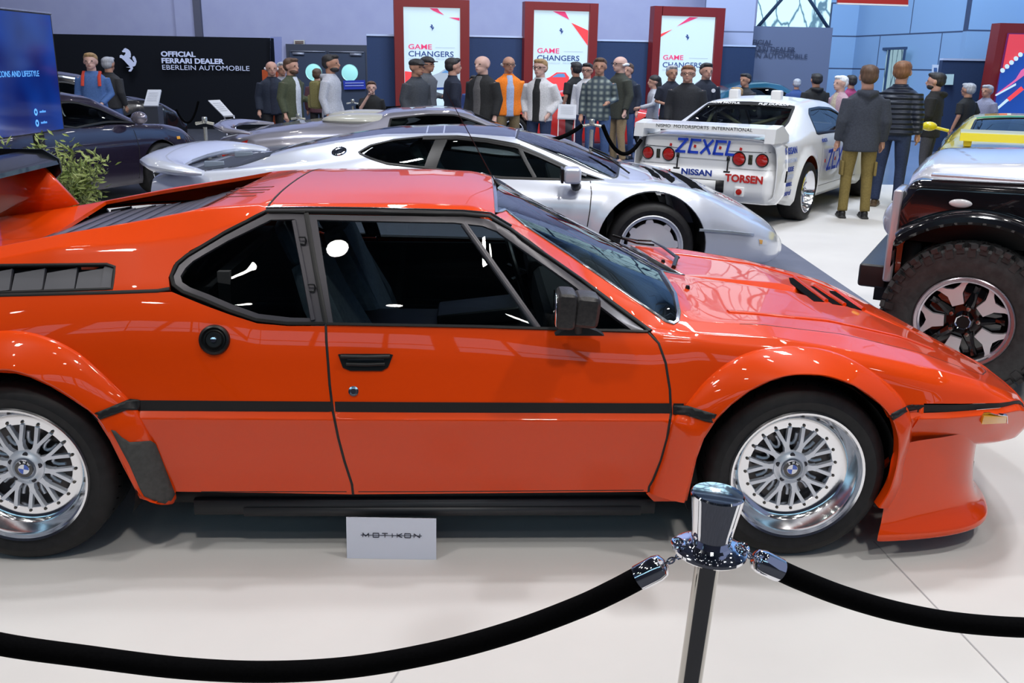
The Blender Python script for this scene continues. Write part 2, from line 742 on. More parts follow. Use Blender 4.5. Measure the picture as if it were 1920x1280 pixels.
        for i in range(n if closed else n - 1):
            j = (i + 1) % n
            for k in range(K - 1):
                fs.append((i * K + k, i * K + k + 1, j * K + k + 1, j * K + k))
        if not closed:
            fs.append(tuple(range(K)))
            fs.append(tuple(range((n - 1) * K, n * K))[::-1])
        obs = []
        for sgn in ((1, -1) if mirror else (1,)):
            o = mesh(name, [(p[0], p[1] * sgn, p[2]) for p in vs], fs, m, parent or s.root, True, 40)
            if label:
                o['label'] = label
            obs.append(o)
        return obs if mirror else obs[0]


def body_panel(car, name, m, xa, xb, vmax, arches=(), holes=(), h=.03, depth=.012, extra=(), va=0.):
    """the painted shell of a car as one sheet with wheel arches and window openings cut out"""
    S = car.S
    z_ = lambda x: float(S.ev(np.array([x]), np.array([vmax]))[0][2])
    low = [(xa, vmax)]
    for (xc, zc, r) in sorted(arches):
        zb = z_(xc)
        a = math.asin(max(-1, min(1, (zb - zc) / r)))
        x0, x1 = xc - r * math.cos(a), xc + r * math.cos(a)
        x = low[-1][0]
        while x < x0 - .05:
            low.append((x, vmax))
            x += .06
        low.append((x0, vmax))
        low += [p for p in car.arc(xc, zc, r, 180 - math.degrees(a) - 2, math.degrees(a) + 2, 34) if p[1] < vmax - .02 or True]
        low.append((x1, vmax))
    x = low[-1][0] + .06
    while x < xb:
        low.append((x, vmax))
        x += .06
    low.append((xb, vmax))
    low = [(min(p[0], xb), p[1]) for p in low]
    ends = [(xb, v) for v in np.arange(vmax - .25, -vmax, -.25)]
    enda = [(xa, v) for v in np.arange(-vmax + .25, vmax, .25)]
    uv = low + ends + [(p[0], -p[1]) for p in low[::-1]] + enda
    return car.panel(name, {'uv': uv}, m, holes=[{'uv': q} for q in holes], h=h, depth=depth, extra=extra)


def _inside(poly, X, Y):
    c = np.zeros(X.shape, bool)
    n = len(poly)
    for i in range(n):
        x0, y0 = poly[i]
        x1, y1 = poly[(i + 1) % n]
        if y0 == y1:
            continue
        m = ((y0 > Y) != (y1 > Y)) & (X < (x1 - x0) * (Y - y0) / (y1 - y0) + x0)
        c ^= m
    return c


def _edge_dist(poly, X, Y):
    d = np.full(X.shape, 1e9)
    n = len(poly)
    for i in range(n):
        ax, ay = poly[i]
        bx, by = poly[(i + 1) % n]
        L = (bx - ax) ** 2 + (by - ay) ** 2
        if L < 1e-14:
            continue
        t = np.clip(((X - ax) * (bx - ax) + (Y - ay) * (by - ay)) / L, 0, 1)
        d = np.minimum(d, np.hypot(X - ax - t * (bx - ax), Y - ay - t * (by - ay)))
    return d


def _dedupe(poly, eps=2e-4):
    out = []
    for p in poly:
        if not out or math.hypot(p[0] - out[-1][0], p[1] - out[-1][1]) > eps:
            out.append(p)
    while len(out) > 2 and math.hypot(out[0][0] - out[-1][0], out[0][1] - out[-1][1]) < eps:
        out.pop()
    return out


def uv_panel(S, outline, holes, off, depth, h, vs_, extra=()):
    O = _dedupe([(p[0], p[1] * vs_) for p in outline])
    H = [_dedupe([(p[0], p[1] * vs_) for p in q]) for q in holes]
    xs = [p[0] for p in O]
    ys = [p[1] for p in O]
    us = np.arange(min(xs) + h * .5, max(xs), h)
    rows = set(np.round(np.arange(math.floor(min(ys) / (h)) * h, max(ys) + h, h), 5))
    for i, r in enumerate(S.rho):
        for q in (-r, 0, r):
            for sg in (1, -1):
                rows.add(round((i + q) * sg * vs_, 5))
    rows = np.array(sorted(y for y in rows if min(ys) < y < max(ys)))
    keep = []
    for y in rows:
        if not keep or y - keep[-1] > h * .12:
            keep.append(y)
    X, Y = np.meshgrid(us, np.array(keep) if keep else np.array([sum(ys) / len(ys)]), indexing='ij')
    X, Y = X.ravel(), Y.ravel()
    m = _inside(O, X, Y)
    for q in H:
        m &= ~_inside(q, X, Y)
    X, Y = X[m], Y[m]
    if len(X):
        m = _edge_dist(O, X, Y) > h * .3
        for q in H:
            m &= _edge_dist(q, X, Y) > h * .3
        X, Y = X[m], Y[m]
    pts = [Vector(p) for p in O]
    edges = [(i, (i + 1) % len(O)) for i in range(len(O))]
    for q in H:
        b = len(pts)
        pts += [Vector(p) for p in q]
        edges += [(b + i, b + (i + 1) % len(q)) for i in range(len(q))]
    for q in extra:
        q = [(p[0], p[1] * vs_) for p in q]
        qx, qy = np.array([p[0] for p in q]), np.array([p[1] for p in q])
        ok = _inside(O, qx, qy) & (_edge_dist(O, qx, qy) > 1e-3)
        for w_ in H:
            ok &= ~_inside(w_, qx, qy) & (_edge_dist(w_, qx, qy) > 1e-3)
        if len(X):
            dd = np.min(np.hypot(X[:, None] - qx[None], Y[:, None] - qy[None]), axis=1)
            X, Y = X[dd > .006], Y[dd > .006]
        prev = None
        for j in range(len(q)):
            if not ok[j]:
                prev = None
                continue
            pts.append(Vector(q[j]))
            if prev is not None:
                edges.append((prev, len(pts) - 1))
            prev = len(pts) - 1
    pts += [Vector((float(a), float(b))) for a, b in zip(X, Y)]
    r = geometry.delaunay_2d_cdt(pts, edges, [], 0, 1e-6)
    vv, ff = r[0], r[2]
    A = np.array([(v.x, v.y) for v in vv])
    tr = []
    for f in ff:
        if len(f) == 3:
            tr.append(tuple(f))
        else:
            for k in range(1, len(f) - 1):
                tr.append((f[0], f[k], f[k + 1]))
    T = np.array(tr)
    C = A[T].mean(1)
    m = _inside(O, C[:, 0], C[:, 1])
    for q in H:
        m &= ~_inside(q, C[:, 0], C[:, 1])
    T = T[m]
    U, V = A[:, 0], A[:, 1] / vs_
    P = S.ev(U, V)
    N = S.normal(U, V)
    P = P + N * off
    P = np.array(P)
    # orient triangles outward
    fn = np.cross(P[T[:, 1]] - P[T[:, 0]], P[T[:, 2]] - P[T[:, 0]])
    flip = (fn * N[T[:, 0]]).sum(1) < 0
    T[flip] = T[flip][:, ::-1]
    faces = [tuple(int(i) for i in t) for t in T]
    vs = [tuple(p) for p in P]
    ns = [tuple(q) for q in N]
    if depth:
        cnt = {}
        for f in faces:
            for a, b in ((f[0], f[1]), (f[1], f[2]), (f[2], f[0])):
                cnt[(a, b)] = 1
        bmap = {}
        rims = []
        for (a, b) in list(cnt):
            if (b, a) not in cnt:
                for q in (a, b):
                    if q not in bmap:
                        bmap[q] = len(vs)
                        vs.append(tuple(P[q] - N[q] * depth))
                        ns.append(ns[q])
                rims.append((b, a, bmap[a], bmap[b]))
        faces += rims
    # drop unused
    used = sorted({i for f in faces for i in f})
    mp = {o: i for i, o in enumerate(used)}
    return [vs[i] for i in used], [tuple(mp[i] for i in f) for f in faces], [ns[i] for i in used]
# ------------------------------------------------------------------ hall
def strip_floor(name, pts, z, m):
    b = MB()
    b.add([(p[0], p[1], z) for p in pts], [tuple(range(len(pts)))])
    o = b.build(name, m, None, False)
    tag(o, None, None, None, 'structure')
    return o


def plane_mat_bricks(name, c, line, sx, sy, ax='XZ'):
    """large cast blocks with dark joints"""
    m = mat(name, c, .75)
    nt = m.node_tree
    tc = nt.nodes.new('ShaderNodeTexCoord')
    sp_ = nt.nodes.new('ShaderNodeSeparateXYZ')
    cb = nt.nodes.new('ShaderNodeCombineXYZ')
    nt.links.new(tc.outputs['Object'], sp_.inputs[0])
    nt.links.new(sp_.outputs[ax[0]], cb.inputs[0])
    nt.links.new(sp_.outputs[ax[1]], cb.inputs[1])
    br = nt.nodes.new('ShaderNodeTexBrick')
    br.inputs['Scale'].default_value = 1.
    br.inputs['Brick Width'].default_value = sx
    br.inputs['Row Height'].default_value = sy
    br.inputs['Mortar Size'].default_value = .018
    br.inputs['Color1'].default_value = (*c, 1)
    br.inputs['Color2'].default_value = (*[q * .93 for q in c], 1)
    br.inputs['Mortar'].default_value = (*line, 1)
    nt.links.new(cb.outputs[0], br.inputs[0])
    nt.links.new(br.outputs[0], nt.nodes['Principled BSDF'].inputs['Base Color'])
    return m


def sky_mat(name, strength=2.2, branches=True):
    """daylight seen through glass with bare trees outside"""
    m = bpy.data.materials.new(name)
    m.use_nodes = True
    nt = m.node_tree
    nt.nodes.remove(nt.nodes['Principled BSDF'])
    e = nt.nodes.new('ShaderNodeEmission')
    e.inputs[1].default_value = strength
    nt.links.new(e.outputs[0], nt.nodes['Material Output'].inputs[0])
    if not branches:
        e.inputs[0].default_value = (.45, .78, 1, 1)
        return m
    tc = nt.nodes.new('ShaderNodeTexCoord')
    mp = nt.nodes.new('ShaderNodeMapping')
    mp.inputs['Scale'].default_value = (1, 1, .45)
    nz = nt.nodes.new('ShaderNodeTexNoise')
    nz.inputs['Scale'].default_value = 1.4
    nz.inputs['Detail'].default_value = 5
    mix = nt.nodes.new('ShaderNodeMixRGB')
    mix.inputs[0].default_value = .35
    vo = nt.nodes.new('ShaderNodeTexVoronoi')
    vo.feature = 'DISTANCE_TO_EDGE'
    vo.inputs['Scale'].default_value = 3.2
    r = nt.nodes.new('ShaderNodeValToRGB')
    r.color_ramp.elements[0].position = .015
    r.color_ramp.elements[0].color = (.10, .20, .30, 1)
    r.color_ramp.elements[1].position = .06
    r.color_ramp.elements[1].color = (.55, .85, 1, 1)
    nt.links.new(tc.outputs['Object'], mp.inputs[0])
    nt.links.new(mp.outputs[0], nz.inputs[0])
    nt.links.new(mp.outputs[0], mix.inputs[1])
    nt.links.new(nz.outputs[1], mix.inputs[2])
    nt.links.new(mix.outputs[0], vo.inputs[0])
    nt.links.new(vo.outputs[0], r.inputs[0])
    nt.links.new(r.outputs[0], e.inputs[0])
    return m


HALLFLOOR = noise_mat('hall_floor_blue_grey', (.10, .13, .22), (.13, .16, .26), .8, .22)
CARPET = noise_mat('white_carpet', (.60, .585, .575), (.66, .645, .63), 1.1, .8, detail=8)
strip_floor('floor', [(-18, -12), (16, -12), (16, 30), (-18, 30)], -.004, HALLFLOOR)
strip_floor('floor', [(-16, 1.25), (13, 1.25), (13, 14.0), (-16, 14.0)], 0, CARPET)
strip_floor('floor', [(-17.8, -11.8), (13.5, -11.8), (13.5, 1.25), (-17.8, 1.25)], 0, noise_mat('aisle_carpet', (.020, .022, .030), (.03, .032, .042), 8., .9))
strip_floor('floor', [(-3.3, 4.75), (2.62, 4.75), (2.62, 10.4), (-3.3, 10.4)], .002, noise_mat('grey_carpet', (.115, .13, .19), (.14, .155, .215), 3., .8))
strip_floor('floor', [(-15, 15.6), (-3.4, 15.6), (-3.4, 24), (-15, 24)], .002, noise_mat('dark_carpet', (.020, .022, .032), (.035, .036, .048), 8., .9))
jm = mat('carpet_joint', (.42, .41, .42), .9)
for (a, c) in (((1638, 1015), (1900, 1290)), ((760, 1240), (700, 1330))):
    A, C = on_floor(*a), on_floor(*c)
    d = (C - A).normalized()
    n = Vector((-d.y, d.x, 0)) * .0025
    strip_floor('trim_1', [A - n, A + n, C + n, C - n], .0015, jm)

LAV = noise_mat('lavender_wall', (.30, .31, .47), (.325, .335, .49), 2., .8)


def wall(name, x0, y0, x1, y1, z0, z1, m, t=.2):
    d = Vector((x1 - x0, y1 - y0, 0))
    L = d.length
    b = MB()
    b.box((L / 2, t / 2, (z0 + z1) / 2), (L, t, z1 - z0))
    o = b.build(name, m, None, False)
    o.location = (x0, y0, 0)
    o.rotation_euler = (0, 0, math.atan2(d.y, d.x))
    tag(o, None, None, None, 'structure')
    return o


BLOCK = plane_mat_bricks('blue_blocks', (.22, .37, .60), (.035, .06, .13), 2.6, .82)
wall('wall_back', -18, 26, 6.30, 26, 0, 12, LAV)
wall('wall_back', 6.30, 26.05, 8.35, 26.05, 0, 2.60, LAV)
wall('wall_back', 8.25, 26, 9.0, 26, 0, 12, BLOCK)
wall('wall_right', 8.95, 26.1, 9.80, 21.2, 0, 12, BLOCK)
wall('wall_right', 9.55, 20.9, 10.8, 20.9, 0, 12, BLOCK)
wall('wall_right', 10.7, 21, 12.8, 8.0, 0, 12, BLOCK)
wall('wall_back', 4.55, 23.98, 5.765, 23.98, 0, 12, plane_mat_bricks('pale_blocks', (.33, .37, .54), (.10, .12, .2), 2.8, .82), .05)
wall('wall_left', -18, -12, -18, 26, 0, 12, LAV)
# column on the back wall
b = MB()
b.box((-8.40, 25.93, 6), (.19, .12, 12))
tag(b.build('trim_2', mat('column_grey', (.075, .075, .11), .7), None, False), None, None, None, 'structure')
b = MB()
b.box((-8.75, 25.96, 6), (.5, .07, 12))
tag(b.build('trim_3', LAV, None, False), None, None, None, 'structure')
# big window with crossed bracing, top right
wm = sky_mat('window_daylight', 1.5)
def window(n, x0, x1, y, z0, z1, m, strength=None):
    b = MB()
    b.add([(x0, y, z0), (x1, y, z0), (x1, y, z1), (x0, y, z1)], [(0, 1, 2, 3)])
    return tag(b.build('window_%d' % n, m, None, False), None, None, None, 'structure')
window(1, 6.30, 8.25, 26.10, 2.60, 12, wm)
b = MB()
for k in range(4):
    z = 2.6 + 2.4 * k
    b.tube([(6.3, 25.98, z + 2.4), (8.25, 25.98, z)], .045, 6)
    b.tube([(6.3, 25.98, z), (8.25, 25.98, z + 2.4)], .045, 6)
tag(b.build('trim_4', mat('brace_steel', (.03, .06, .12), .5), None), None, None, None, 'structure')
# narrow window in the right wall
A, B_ = at_depth(1652, 96, 25.0), at_depth(1704, 94, 23.2)
b = MB()
b.add([(A.x - .06, A.y, .8), (B_.x - .06, B_.y, .8), (B_.x - .06, B_.y, 2.12), (A.x - .06, A.y, 2.12)], [(0, 1, 2, 3)])
tag(b.build('window_2', sky_mat('window_daylight_2', .55), None, False), None, None, None, 'structure')
b = MB()
for q in ((0, .16), (.42, .05), (.97, .05)):
    p = A.lerp(B_, q[0])
    b.box((p.x - .07, p.y, 1.46), (.03, q[1] * 2, 1.36))
b.box(((A.x + B_.x) / 2 - .07, (A.y + B_.y) / 2, 2.13), (.05, (A - B_).length, .06), Matrix.Rotation(0, 3, 'Z'))
tag(b.build('trim_5', mat('window_frame_dark', (.02, .05, .12), .5), None, False), None, None, None, 'structure')

# roof: dark deck with trusses and skylights, only seen in reflections
b = MB()
b.add([(-18, -12, 12), (14, -12, 12), (14, 27, 12), (-18, 27, 12)], [(0, 1, 2, 3)])
tag(b.build('ceiling', mat('roof_deck', (.055, .06, .085), .8), None, False), None, None, None, 'structure')
b = MB()
for k in range(12):
    y = -8 + 3 * k
    b.box((-2, y, 11.3), (32, .12, .12))
    b.box((-2, y, 10.6), (32, .12, .12))
for k in range(7):
    b.box((-14 + 4.4 * k, 8, 10.9), (.1, 36, .7))
tag(b.build('trim_6', mat('truss', (.10, .11, .13), .6), None, False), None, None, None, 'structure')
LAMPM = bpy.data.materials.new('lamp_glow')
LAMPM.use_nodes = True
_p = LAMPM.node_tree.nodes['Principled BSDF']
_p.inputs['Emission Color'].default_value = (1, .97, .92, 1)
_p.inputs['Emission Strength'].default_value = 55.
_p.inputs['Base Color'].default_value = (.8, .8, .8, 1)
random.seed(11)
ceil_lamps = []
k_ = 0
for ix in range(7):
    for iy in range(9):
        x, y = -13 + ix * 3.9 + random.uniform(-.5, .5), -7 + iy * 3.6 + random.uniform(-.5, .5)
        z = 9.6
        root = empty('ceiling_lamp', None, None, (x, y, z))
        ceil_lamps.append(root)
        b = MB()
        b.lathe([(0, .25), (.08, .25), (.16, .10), (.19, .0), (.17, .0)], 14, 'z')
        b.build('lamp_housing', BLACK, root)
        b = MB()
        b.lathe([(0, .02), (.16, .02)], 14, 'z')
        b.build('diffuser', LAMPM, root)
        tag(root, 'round high bay lamp hanging under the dark hall roof', 'ceiling lamp', 'high bay lamps under the roof')
# glazing band of the wall behind the photographer
wall('wall_front', -18, -12, 14, -12, 0, 6.5, mat('front_wall', (.05, .055, .08), .8))
wall('wall_front', -18, -12, 14, -12, 9.0, 12, _M['front_wall'])
window(3, -18, 14, -11.9, 6.5, 9.0, sky_mat('window_daylight_3', 1.6, False))
b = MB()
for k in range(22):
    b.box((-17 + 1.45 * k, -11.85, 7.75), (.12 if k % 3 else .5, .06, 2.5))
b.box((-2, -11.85, 7.3), (32, .06, .10))
tag(b.build('trim_7', _M['front_wall'], None, False), None, None, None, 'structure')

# double doors in the back wall
def px_rect(name, pxs, y, m, parent=None, t=.03):
    """flat board whose corners are the given pixels at depth y"""
    P = [at_depth(a, c, y) for a, c in pxs]
    b = MB()
    n = len(P)
    b.add(P + [p + Vector((0, t, 0)) for p in P], [tuple(range(n))[::-1], tuple(range(n, 2 * n))] + [(i, (i + 1) % n, n + (i + 1) % n, n + i) for i in range(n)])
    return b.build(name, m, parent, False)


DOORM = mat('door_grey', (.030, .042, .075), .45)
z_d = 1.92
b = MB()
b.box((-5.02, 25.95, z_d / 2 + .06), (2.2, .08, z_d + .12))
tag(b.build('trim_8', mat('door_frame', (.035, .04, .06), .5), None, False), None, None, None, 'structure')
for i_, (xa, xb) in enumerate(((-6.02, -5.04), (-5.0, -4.02))):
    b = MB()
    b.box(((xa + xb) / 2, 25.90, z_d / 2 - .02), (xb - xa, .06, z_d - .06), None, .004)
    d_ = b.build('door_%d' % (i_ + 1), DOORM, None, False)
    tag(d_, None, None, None, 'structure')
    cx = (-5.40, -4.44)[i_]
    b = MB()
    b.lathe([(0, 25.855), (.19, 25.855), (.20, 25.86), (.215, 25.852), (.22, 25.87)], 32, 'y', (cx, 0, 1.33))
    b.build('porthole', mat('porthole_glass', (.30, .62, .60), .2, emit=(.35, .8, .75), es=.45), d_)
    b = MB()
    b.box(((xa + xb) / 2 + (-.25 if i_ == 0 else .25), 25.85, z_d - .12), (.30, .05, .06))
    b.box(((xa + xb) / 2, 25.85, z_d - .06), (.92, .02, .02))
    b.build('door_closer', mat('closer_grey', (.35, .36, .42), .4, .5), d_)
ds = px_rect('door_sign', [(643, 151), (684, 150), (686, 167), (645, 168)], 25.80, mat('sign_blue', (.012, .03, .32), .5))
tag(ds, 'blue notice strip across the right half of the grey double doors', 'sign')
for k in range(2):
    px_rect('sign_text_line', [(647, 155 + 5 * k), (682, 154.5 + 5 * k), (682, 156 + 5 * k), (647, 156.5 + 5 * k)], 25.78, mat('sign_text', (.35, .4, .8), .5), ds, .005)
ps = px_rect('wall_plate', [(551, 75), (571, 75), (571, 83), (551, 83)], 25.93, mat('plate_cream', (.5, .48, .42), .5))
tag(ps, 'small striped plate on the wall above the grey double doors', 'sign')
for k in range(2):
    px_rect('plate_stripe', [(553, 77 + 3 * k), (569, 77 + 3 * k), (569, 78.5 + 3 * k), (553, 78.5 + 3 * k)], 25.91, mat('plate_brown', (.12, .06, .05), .5), ps, .005)
gp = px_rect('glass_screen', [(507, 69), (528, 69), (528, 130), (507, 130)], 23.2, glass_mat('pane_pale', (.85, .88, .97)), None, .02)
tag(gp, 'clear glass panel at the right end of the black dealer wall', 'glass panel')
ob_ = px_rect('orange_panel', [(491, 131), (520, 131), (520, 280), (498, 280)], 17.4, mat('orange_panel', (.55, .09, .02), .5), None, .3)
tag(ob_, 'orange upright display board behind the elderly man in navy', 'display board')
lettering('board_letter', 'P', .12, mat('decal_white', (.85, .85, .85), .4), ob_, at_depth(508, 137, 17.38), (1, 0, 0), (0, 0, 1), bold=.003)

# black dealer wall with lettering and the horse emblem
BW = empty('dealer_wall', 'long black stand wall with three lines of white lettering and horse emblem', 'display wall', (-8.2, 23, 0))
BWM = mat('stand_black', (.004, .005, .008), .8, spec=.15)
A, B_ = at_depth(60, 67, 22.4), at_depth(507, 67, 23.3)
b = MB()
b.prism([(A.x - 5, A.y - .4), (B_.x, B_.y), (B_.x, B_.y + .3), (A.x - 5, A.y - .1)], (0, 0, 2.13), (8.2, -23, 0), (1, 0, 0), (0, 1, 0))
b.build('board', BWM, BW, False)
DW_ = mat('dealer_white', (.55, .58, .75), .5)
dd = (B_ - A)
dd.z = 0
dd.normalize()
def on_wall(u, v, off=.03):
    # ray against the wall plane
    d = ray(u, v)
    n = Vector((dd.y, -dd.x, 0))
    k = (A - Vector((0, 0, CAM_H))).dot(n) / d.dot(n)
    return Vector((0, 0, CAM_H)) + d * k + n * off
for s, y, bold, sz in (('OFFICIAL', 101.5, .006, .158), ('FERRARI DEALER', 114.0, .006, .158), ('EBERLEIN AUTOMOBILE', 126.5, .0, .158)):
    p = on_wall(302 + (y - 101) * .06, y)
    lettering('wall_lettering', s, sz, DW_, BW, p - Vector(BW.location), dd, (0, 0, 1), bold, sx=1.19)
HORSE = [(400, 330), (440, 310), (470, 262), (520, 240), (600, 280), (650, 330), (665, 420), (650, 520), (600, 530), (680, 610), (720, 662), (745, 650), (700, 560), (700, 500), (750, 470), (790, 530), (815, 640), (800, 690), (770, 760), (720, 790), (680, 790), (690, 850), (620, 945), (550, 945), (552, 910), (622, 850), (600, 830), (480, 815), (600, 798), (530, 720), (450, 620), (380, 550), (320, 530), (330, 460), (380, 440), (440, 470), (465, 460), (510, 400), (505, 370), (430, 368)]
def horse(name, m, parent, origin, right, h):
    pts = [((p[0] - 560) / 700 * h, -(p[1] - 590) / 700 * h) for p in HORSE]
    b = MB()
    right = Vector(right)
    b.prism(pts, right.cross(Vector((0, 0, 1))) * .01, origin, right, (0, 0, 1))
    return b.build(name, m, parent, False)
horse('horse_emblem', DW_, BW, on_wall(240.5, 112) - Vector(BW.location), dd, .52)

# dark blue partitions with a white top edge
PB = noise_mat('partition_blue', (.012, .030, .085), (.016, .036, .10), 60., .8)
PT = mat('partition_top', (.45, .52, .70), .5)
part_specs = [((687, 65), (742, 65), 21.7, 21.8, 'dark blue partition between the grey doors and the first red frame'), ((876, 67), (988, 68), 22.1, 22.4, 'dark blue partition between the first and second red frames'),
              ((1118, 74), (1228, 77), 22.9, 23.2, 'dark blue partition between the second and third red frames'), ((1350, 84), (1417, 86), 23.5, 23.8, 'dark blue partition right of the third red frame'),
              ((1768, 110), (1866, 112), 20.0, 20.3, 'dark blue partition beside the tall red poster on the right')]
for (a, c, ya, yc_, lb) in part_specs:
    P, Q = at_depth(*a, ya), at_depth(*c, yc_)
    r = empty('partition', lb, 'partition', ((P.x + Q.x) / 2, (ya + yc_) / 2, 0))
    L0 = Vector(r.location)
    for nm, z0, z1, mm, e in (('board', 0, (P.z + Q.z) / 2 - .03, PB, 0), ('top_edge', (P.z + Q.z) / 2 - .03, (P.z + Q.z) / 2 + .01, PT, .02)):
        b = MB()
        b.prism([(P.x, P.y - e), (Q.x, Q.y - e), (Q.x, Q.y + .15), (P.x, P.y + .15)], (0, 0, z1 - z0), (-L0.x, -L0.y, z0), (1, 0, 0), (0, 1, 0))
        b.build(nm, mm, r, False)

# three backlit posters in red frames
REDF = mat('red_frame', (.17, .008, .007), .45, 0, .1)
SCREEN = mat('backlit_white', (.25, .3, .33), .3, emit=(.66, .88, 1.), es=.72)
def screen_mat(n, c, es=.9):
    return mat(n, tuple(q * .5 for q in c), .3, emit=c, es=es)
SRED = screen_mat('backlit_red', (.80, .06, .07))
SNAVY = screen_mat('backlit_navy', (.02, .05, .20), .8)
SROSE = screen_mat('backlit_rose', (.65, .05, .16), .9)
SGREY = screen_mat('backlit_grey', (.35, .42, .5), .8)
SBLUE = screen_mat('backlit_blue', (.10, .25, .50), .9)
banners = [(738, 880, 755.5, 862.5, 12.5, 21.6, 21.9, -3.5, 'first'), (984, 1122, 1001, 1106, 18.5, 22.2, 22.6, 2.5, 'second'), (1227, 1360, 1241, 1343.5, 29, 22.9, 23.4, 11, 'third')]
for bi, (xl, xr, sl, sr, st, yl, yr, top, nth) in enumerate(banners):
    P = at_depth(xl, top, yl)
    Q = at_depth(xr, top + 2.2, yr)
    ax = Vector((Q.x - P.x, Q.y - P.y, 0))
    W = ax.length
    ax.normalize()
    zt = P.z
    lbl = ('tall red frame with GAME CHANGERS lightbox, %s' % ('leftmost of the three', 'middle of the three', 'rightmost of the three')[bi])
    r = empty('lightbox', lbl, 'lightbox', (P.x, P.y, 0), math.atan2(ax.y, ax.x))
    fs_ = W * (sl - xl) / (xr - xl)
    fe = W * (xr - sr) / (xr - xl)
    z1 = at_depth(sl, st, yl).z
    z0 = .42
    b = MB()
    b.box((fs_ / 2, .1, zt / 2), (fs_, .26, zt))
    b.box((W - fe / 2, .1, zt / 2), (fe, .26, zt))
    b.box((W / 2, .1, (zt + z1) / 2), (W - fs_ - fe, .26, zt - z1))
    b.box((W / 2, .1, z0 / 2), (W - fs_ - fe, .26, z0))
    b.build('frame', REDF, r, False)
    b = MB()
    b.box((W / 2, .1, (z0 + z1) / 2), (W - fs_ - fe, .14, z1 - z0))
    scr = b.build('screen', SCREEN, r, False)
    SW, SH = W - fs_ - fe, z1 - z0
    def flat(name, pts, m, d=.022):
        b = MB()
        b.prism([(fs_ + p[0] * SW, z1 - p[1] * SW) for p in pts], (0, -.006, 0), (0, d, 0))
        return b.build(name, m, r, False)
    # coordinates: fraction of the width, from the top left
    if bi == 0:
        flat('poster_ribbon', [(.46, .01), (.60, .01), (.64, .06), (.72, .12), (.62, .09), (.52, .05)], SROSE)
        flat('poster_ribbon', [(.80, .155), (.99, .16), (.99, .21)], SROSE)
        flat('poster_shape', [(.01, 1.08), (.22, 1.10), (.16, 1.22), (.05, 1.34), (.01, 1.36)], SRED)
    elif bi == 1:
        flat('poster_ribbon', [(.34, .01), (.56, .01), (.64, .14)], SROSE)
        flat('poster_ribbon', [(.68, .19), (.99, .31), (.99, .56)], SRED)
    else:
        flat('poster_ribbon', [(.52, .01), (.68, .01), (.30, .16)], SROSE)
        flat('poster_ribbon', [(.01, .34), (.22, .21), (.01, .29)], SRED)
        flat('poster_shape', [(.05, 1.12), (.16, 1.16), (.25, 1.25), (.05, 1.25)], SRED)
    # a low car drawn at the foot of the poster
    c0 = (.40, .10, .45)[bi]
    flat('poster_car', [(c0, 1.30), (c0 + .06, 1.16), (c0 + .22, 1.10), (c0 + .34, 1.02), (c0 + .50, 1.02), (min(.97, c0 + .57), 1.10), (min(.97, c0 + .57), 1.36), (c0 + .02, 1.40)], SGREY if bi != 1 else SRED, .020)
    flat('poster_car_window', [(c0 + .26, 1.10), (c0 + .36, 1.04), (c0 + .48, 1.04), (c0 + .50, 1.10)], SBLUE, .016)
    flat('poster_car_shadow', [(c0 + .04, 1.36), (min(.97, c0 + .55), 1.34), (min(.97, c0 + .55), 1.38), (c0 + .04, 1.40)], SNAVY, .016)
    horse('horse_emblem', SNAVY, r, (fs_ + .50 * SW, .02, z1 - .33 * SW), (1, 0, 0), .125)
    tx = fs_ + .075 * SW
    lettering('poster_heading', 'GAME', .152, SROSE, r, (tx, .018, z1 - .665 * SW), (1, 0, 0), (0, 0, 1), .002, sx=1.30)
    lettering('poster_heading', 'CHANGERS', .165, SNAVY, r, (tx, .018, z1 - .785 * SW), (1, 0, 0), (0, 0, 1), .002, sx=1.19)
    flat('poster_rule', [(.56, .663), (.91, .663), (.91, .668), (.56, .668)], SGREY)
    lettering('poster_small_print', 'DESIGN    TECHNOLOGY    PERFORMANCE', .045, SGREY, r, (tx, .018, z1 - .865 * SW), (1, 0, 0), (0, 0, 1), 0, sx=1.10)

# grey hanging banner, right of the partitions
gb = empty('banner', 'grey hanging banner with dark dealer lettering, below the big window', 'banner', tuple(at_depth(1488, 120, 24.4)))
gl = Vector(gb.location)
P, Q = at_depth(1380, 47, 24.3), at_depth(1562, 52, 24.6)
b = MB()
b.prism([(P.x, P.y), (Q.x, Q.y), (Q.x, Q.y + .03), (P.x, P.y + .03)], (0, 0, Q.z - .01), (-gl.x, -gl.y, .01 - gl.z), (1, 0, 0), (0, 1, 0))
b.build('cloth', mat('banner_grey', (.115, .14, .23), .8), gb, False)
GD = mat('banner_lettering', (.025, .035, .075), .6)
for s, x, y, bo in (('OFFICIAL', 1393, 79, .004), ('FERRARI DEALER', 1391, 91.5, .004), ('EBERLEIN AUTOMOBILE', 1372, 103, 0)):
    lettering('banner_lettering', s, .155, GD, gb, at_depth(x, y, 24.26) - gl, (Q - P).normalized(), (0, 0, 1), bo, sx=1.19)

# red hanging sign at the top edge
hs = px_rect('hanging_sign', [(1571, -30), (1704, -24), (1703, 9), (1571, 5)], 16.0, mat('sign_red', (.45, .02, .015), .5), None, .06)
tag(hs, 'red hanging sign with white lower edge, cut off by the top of the picture', 'sign')
px_rect('lower_edge', [(1571, 5), (1703, 9), (1703, 12), (1571, 8)], 16.0, mat('decal_white'), hs, .06)

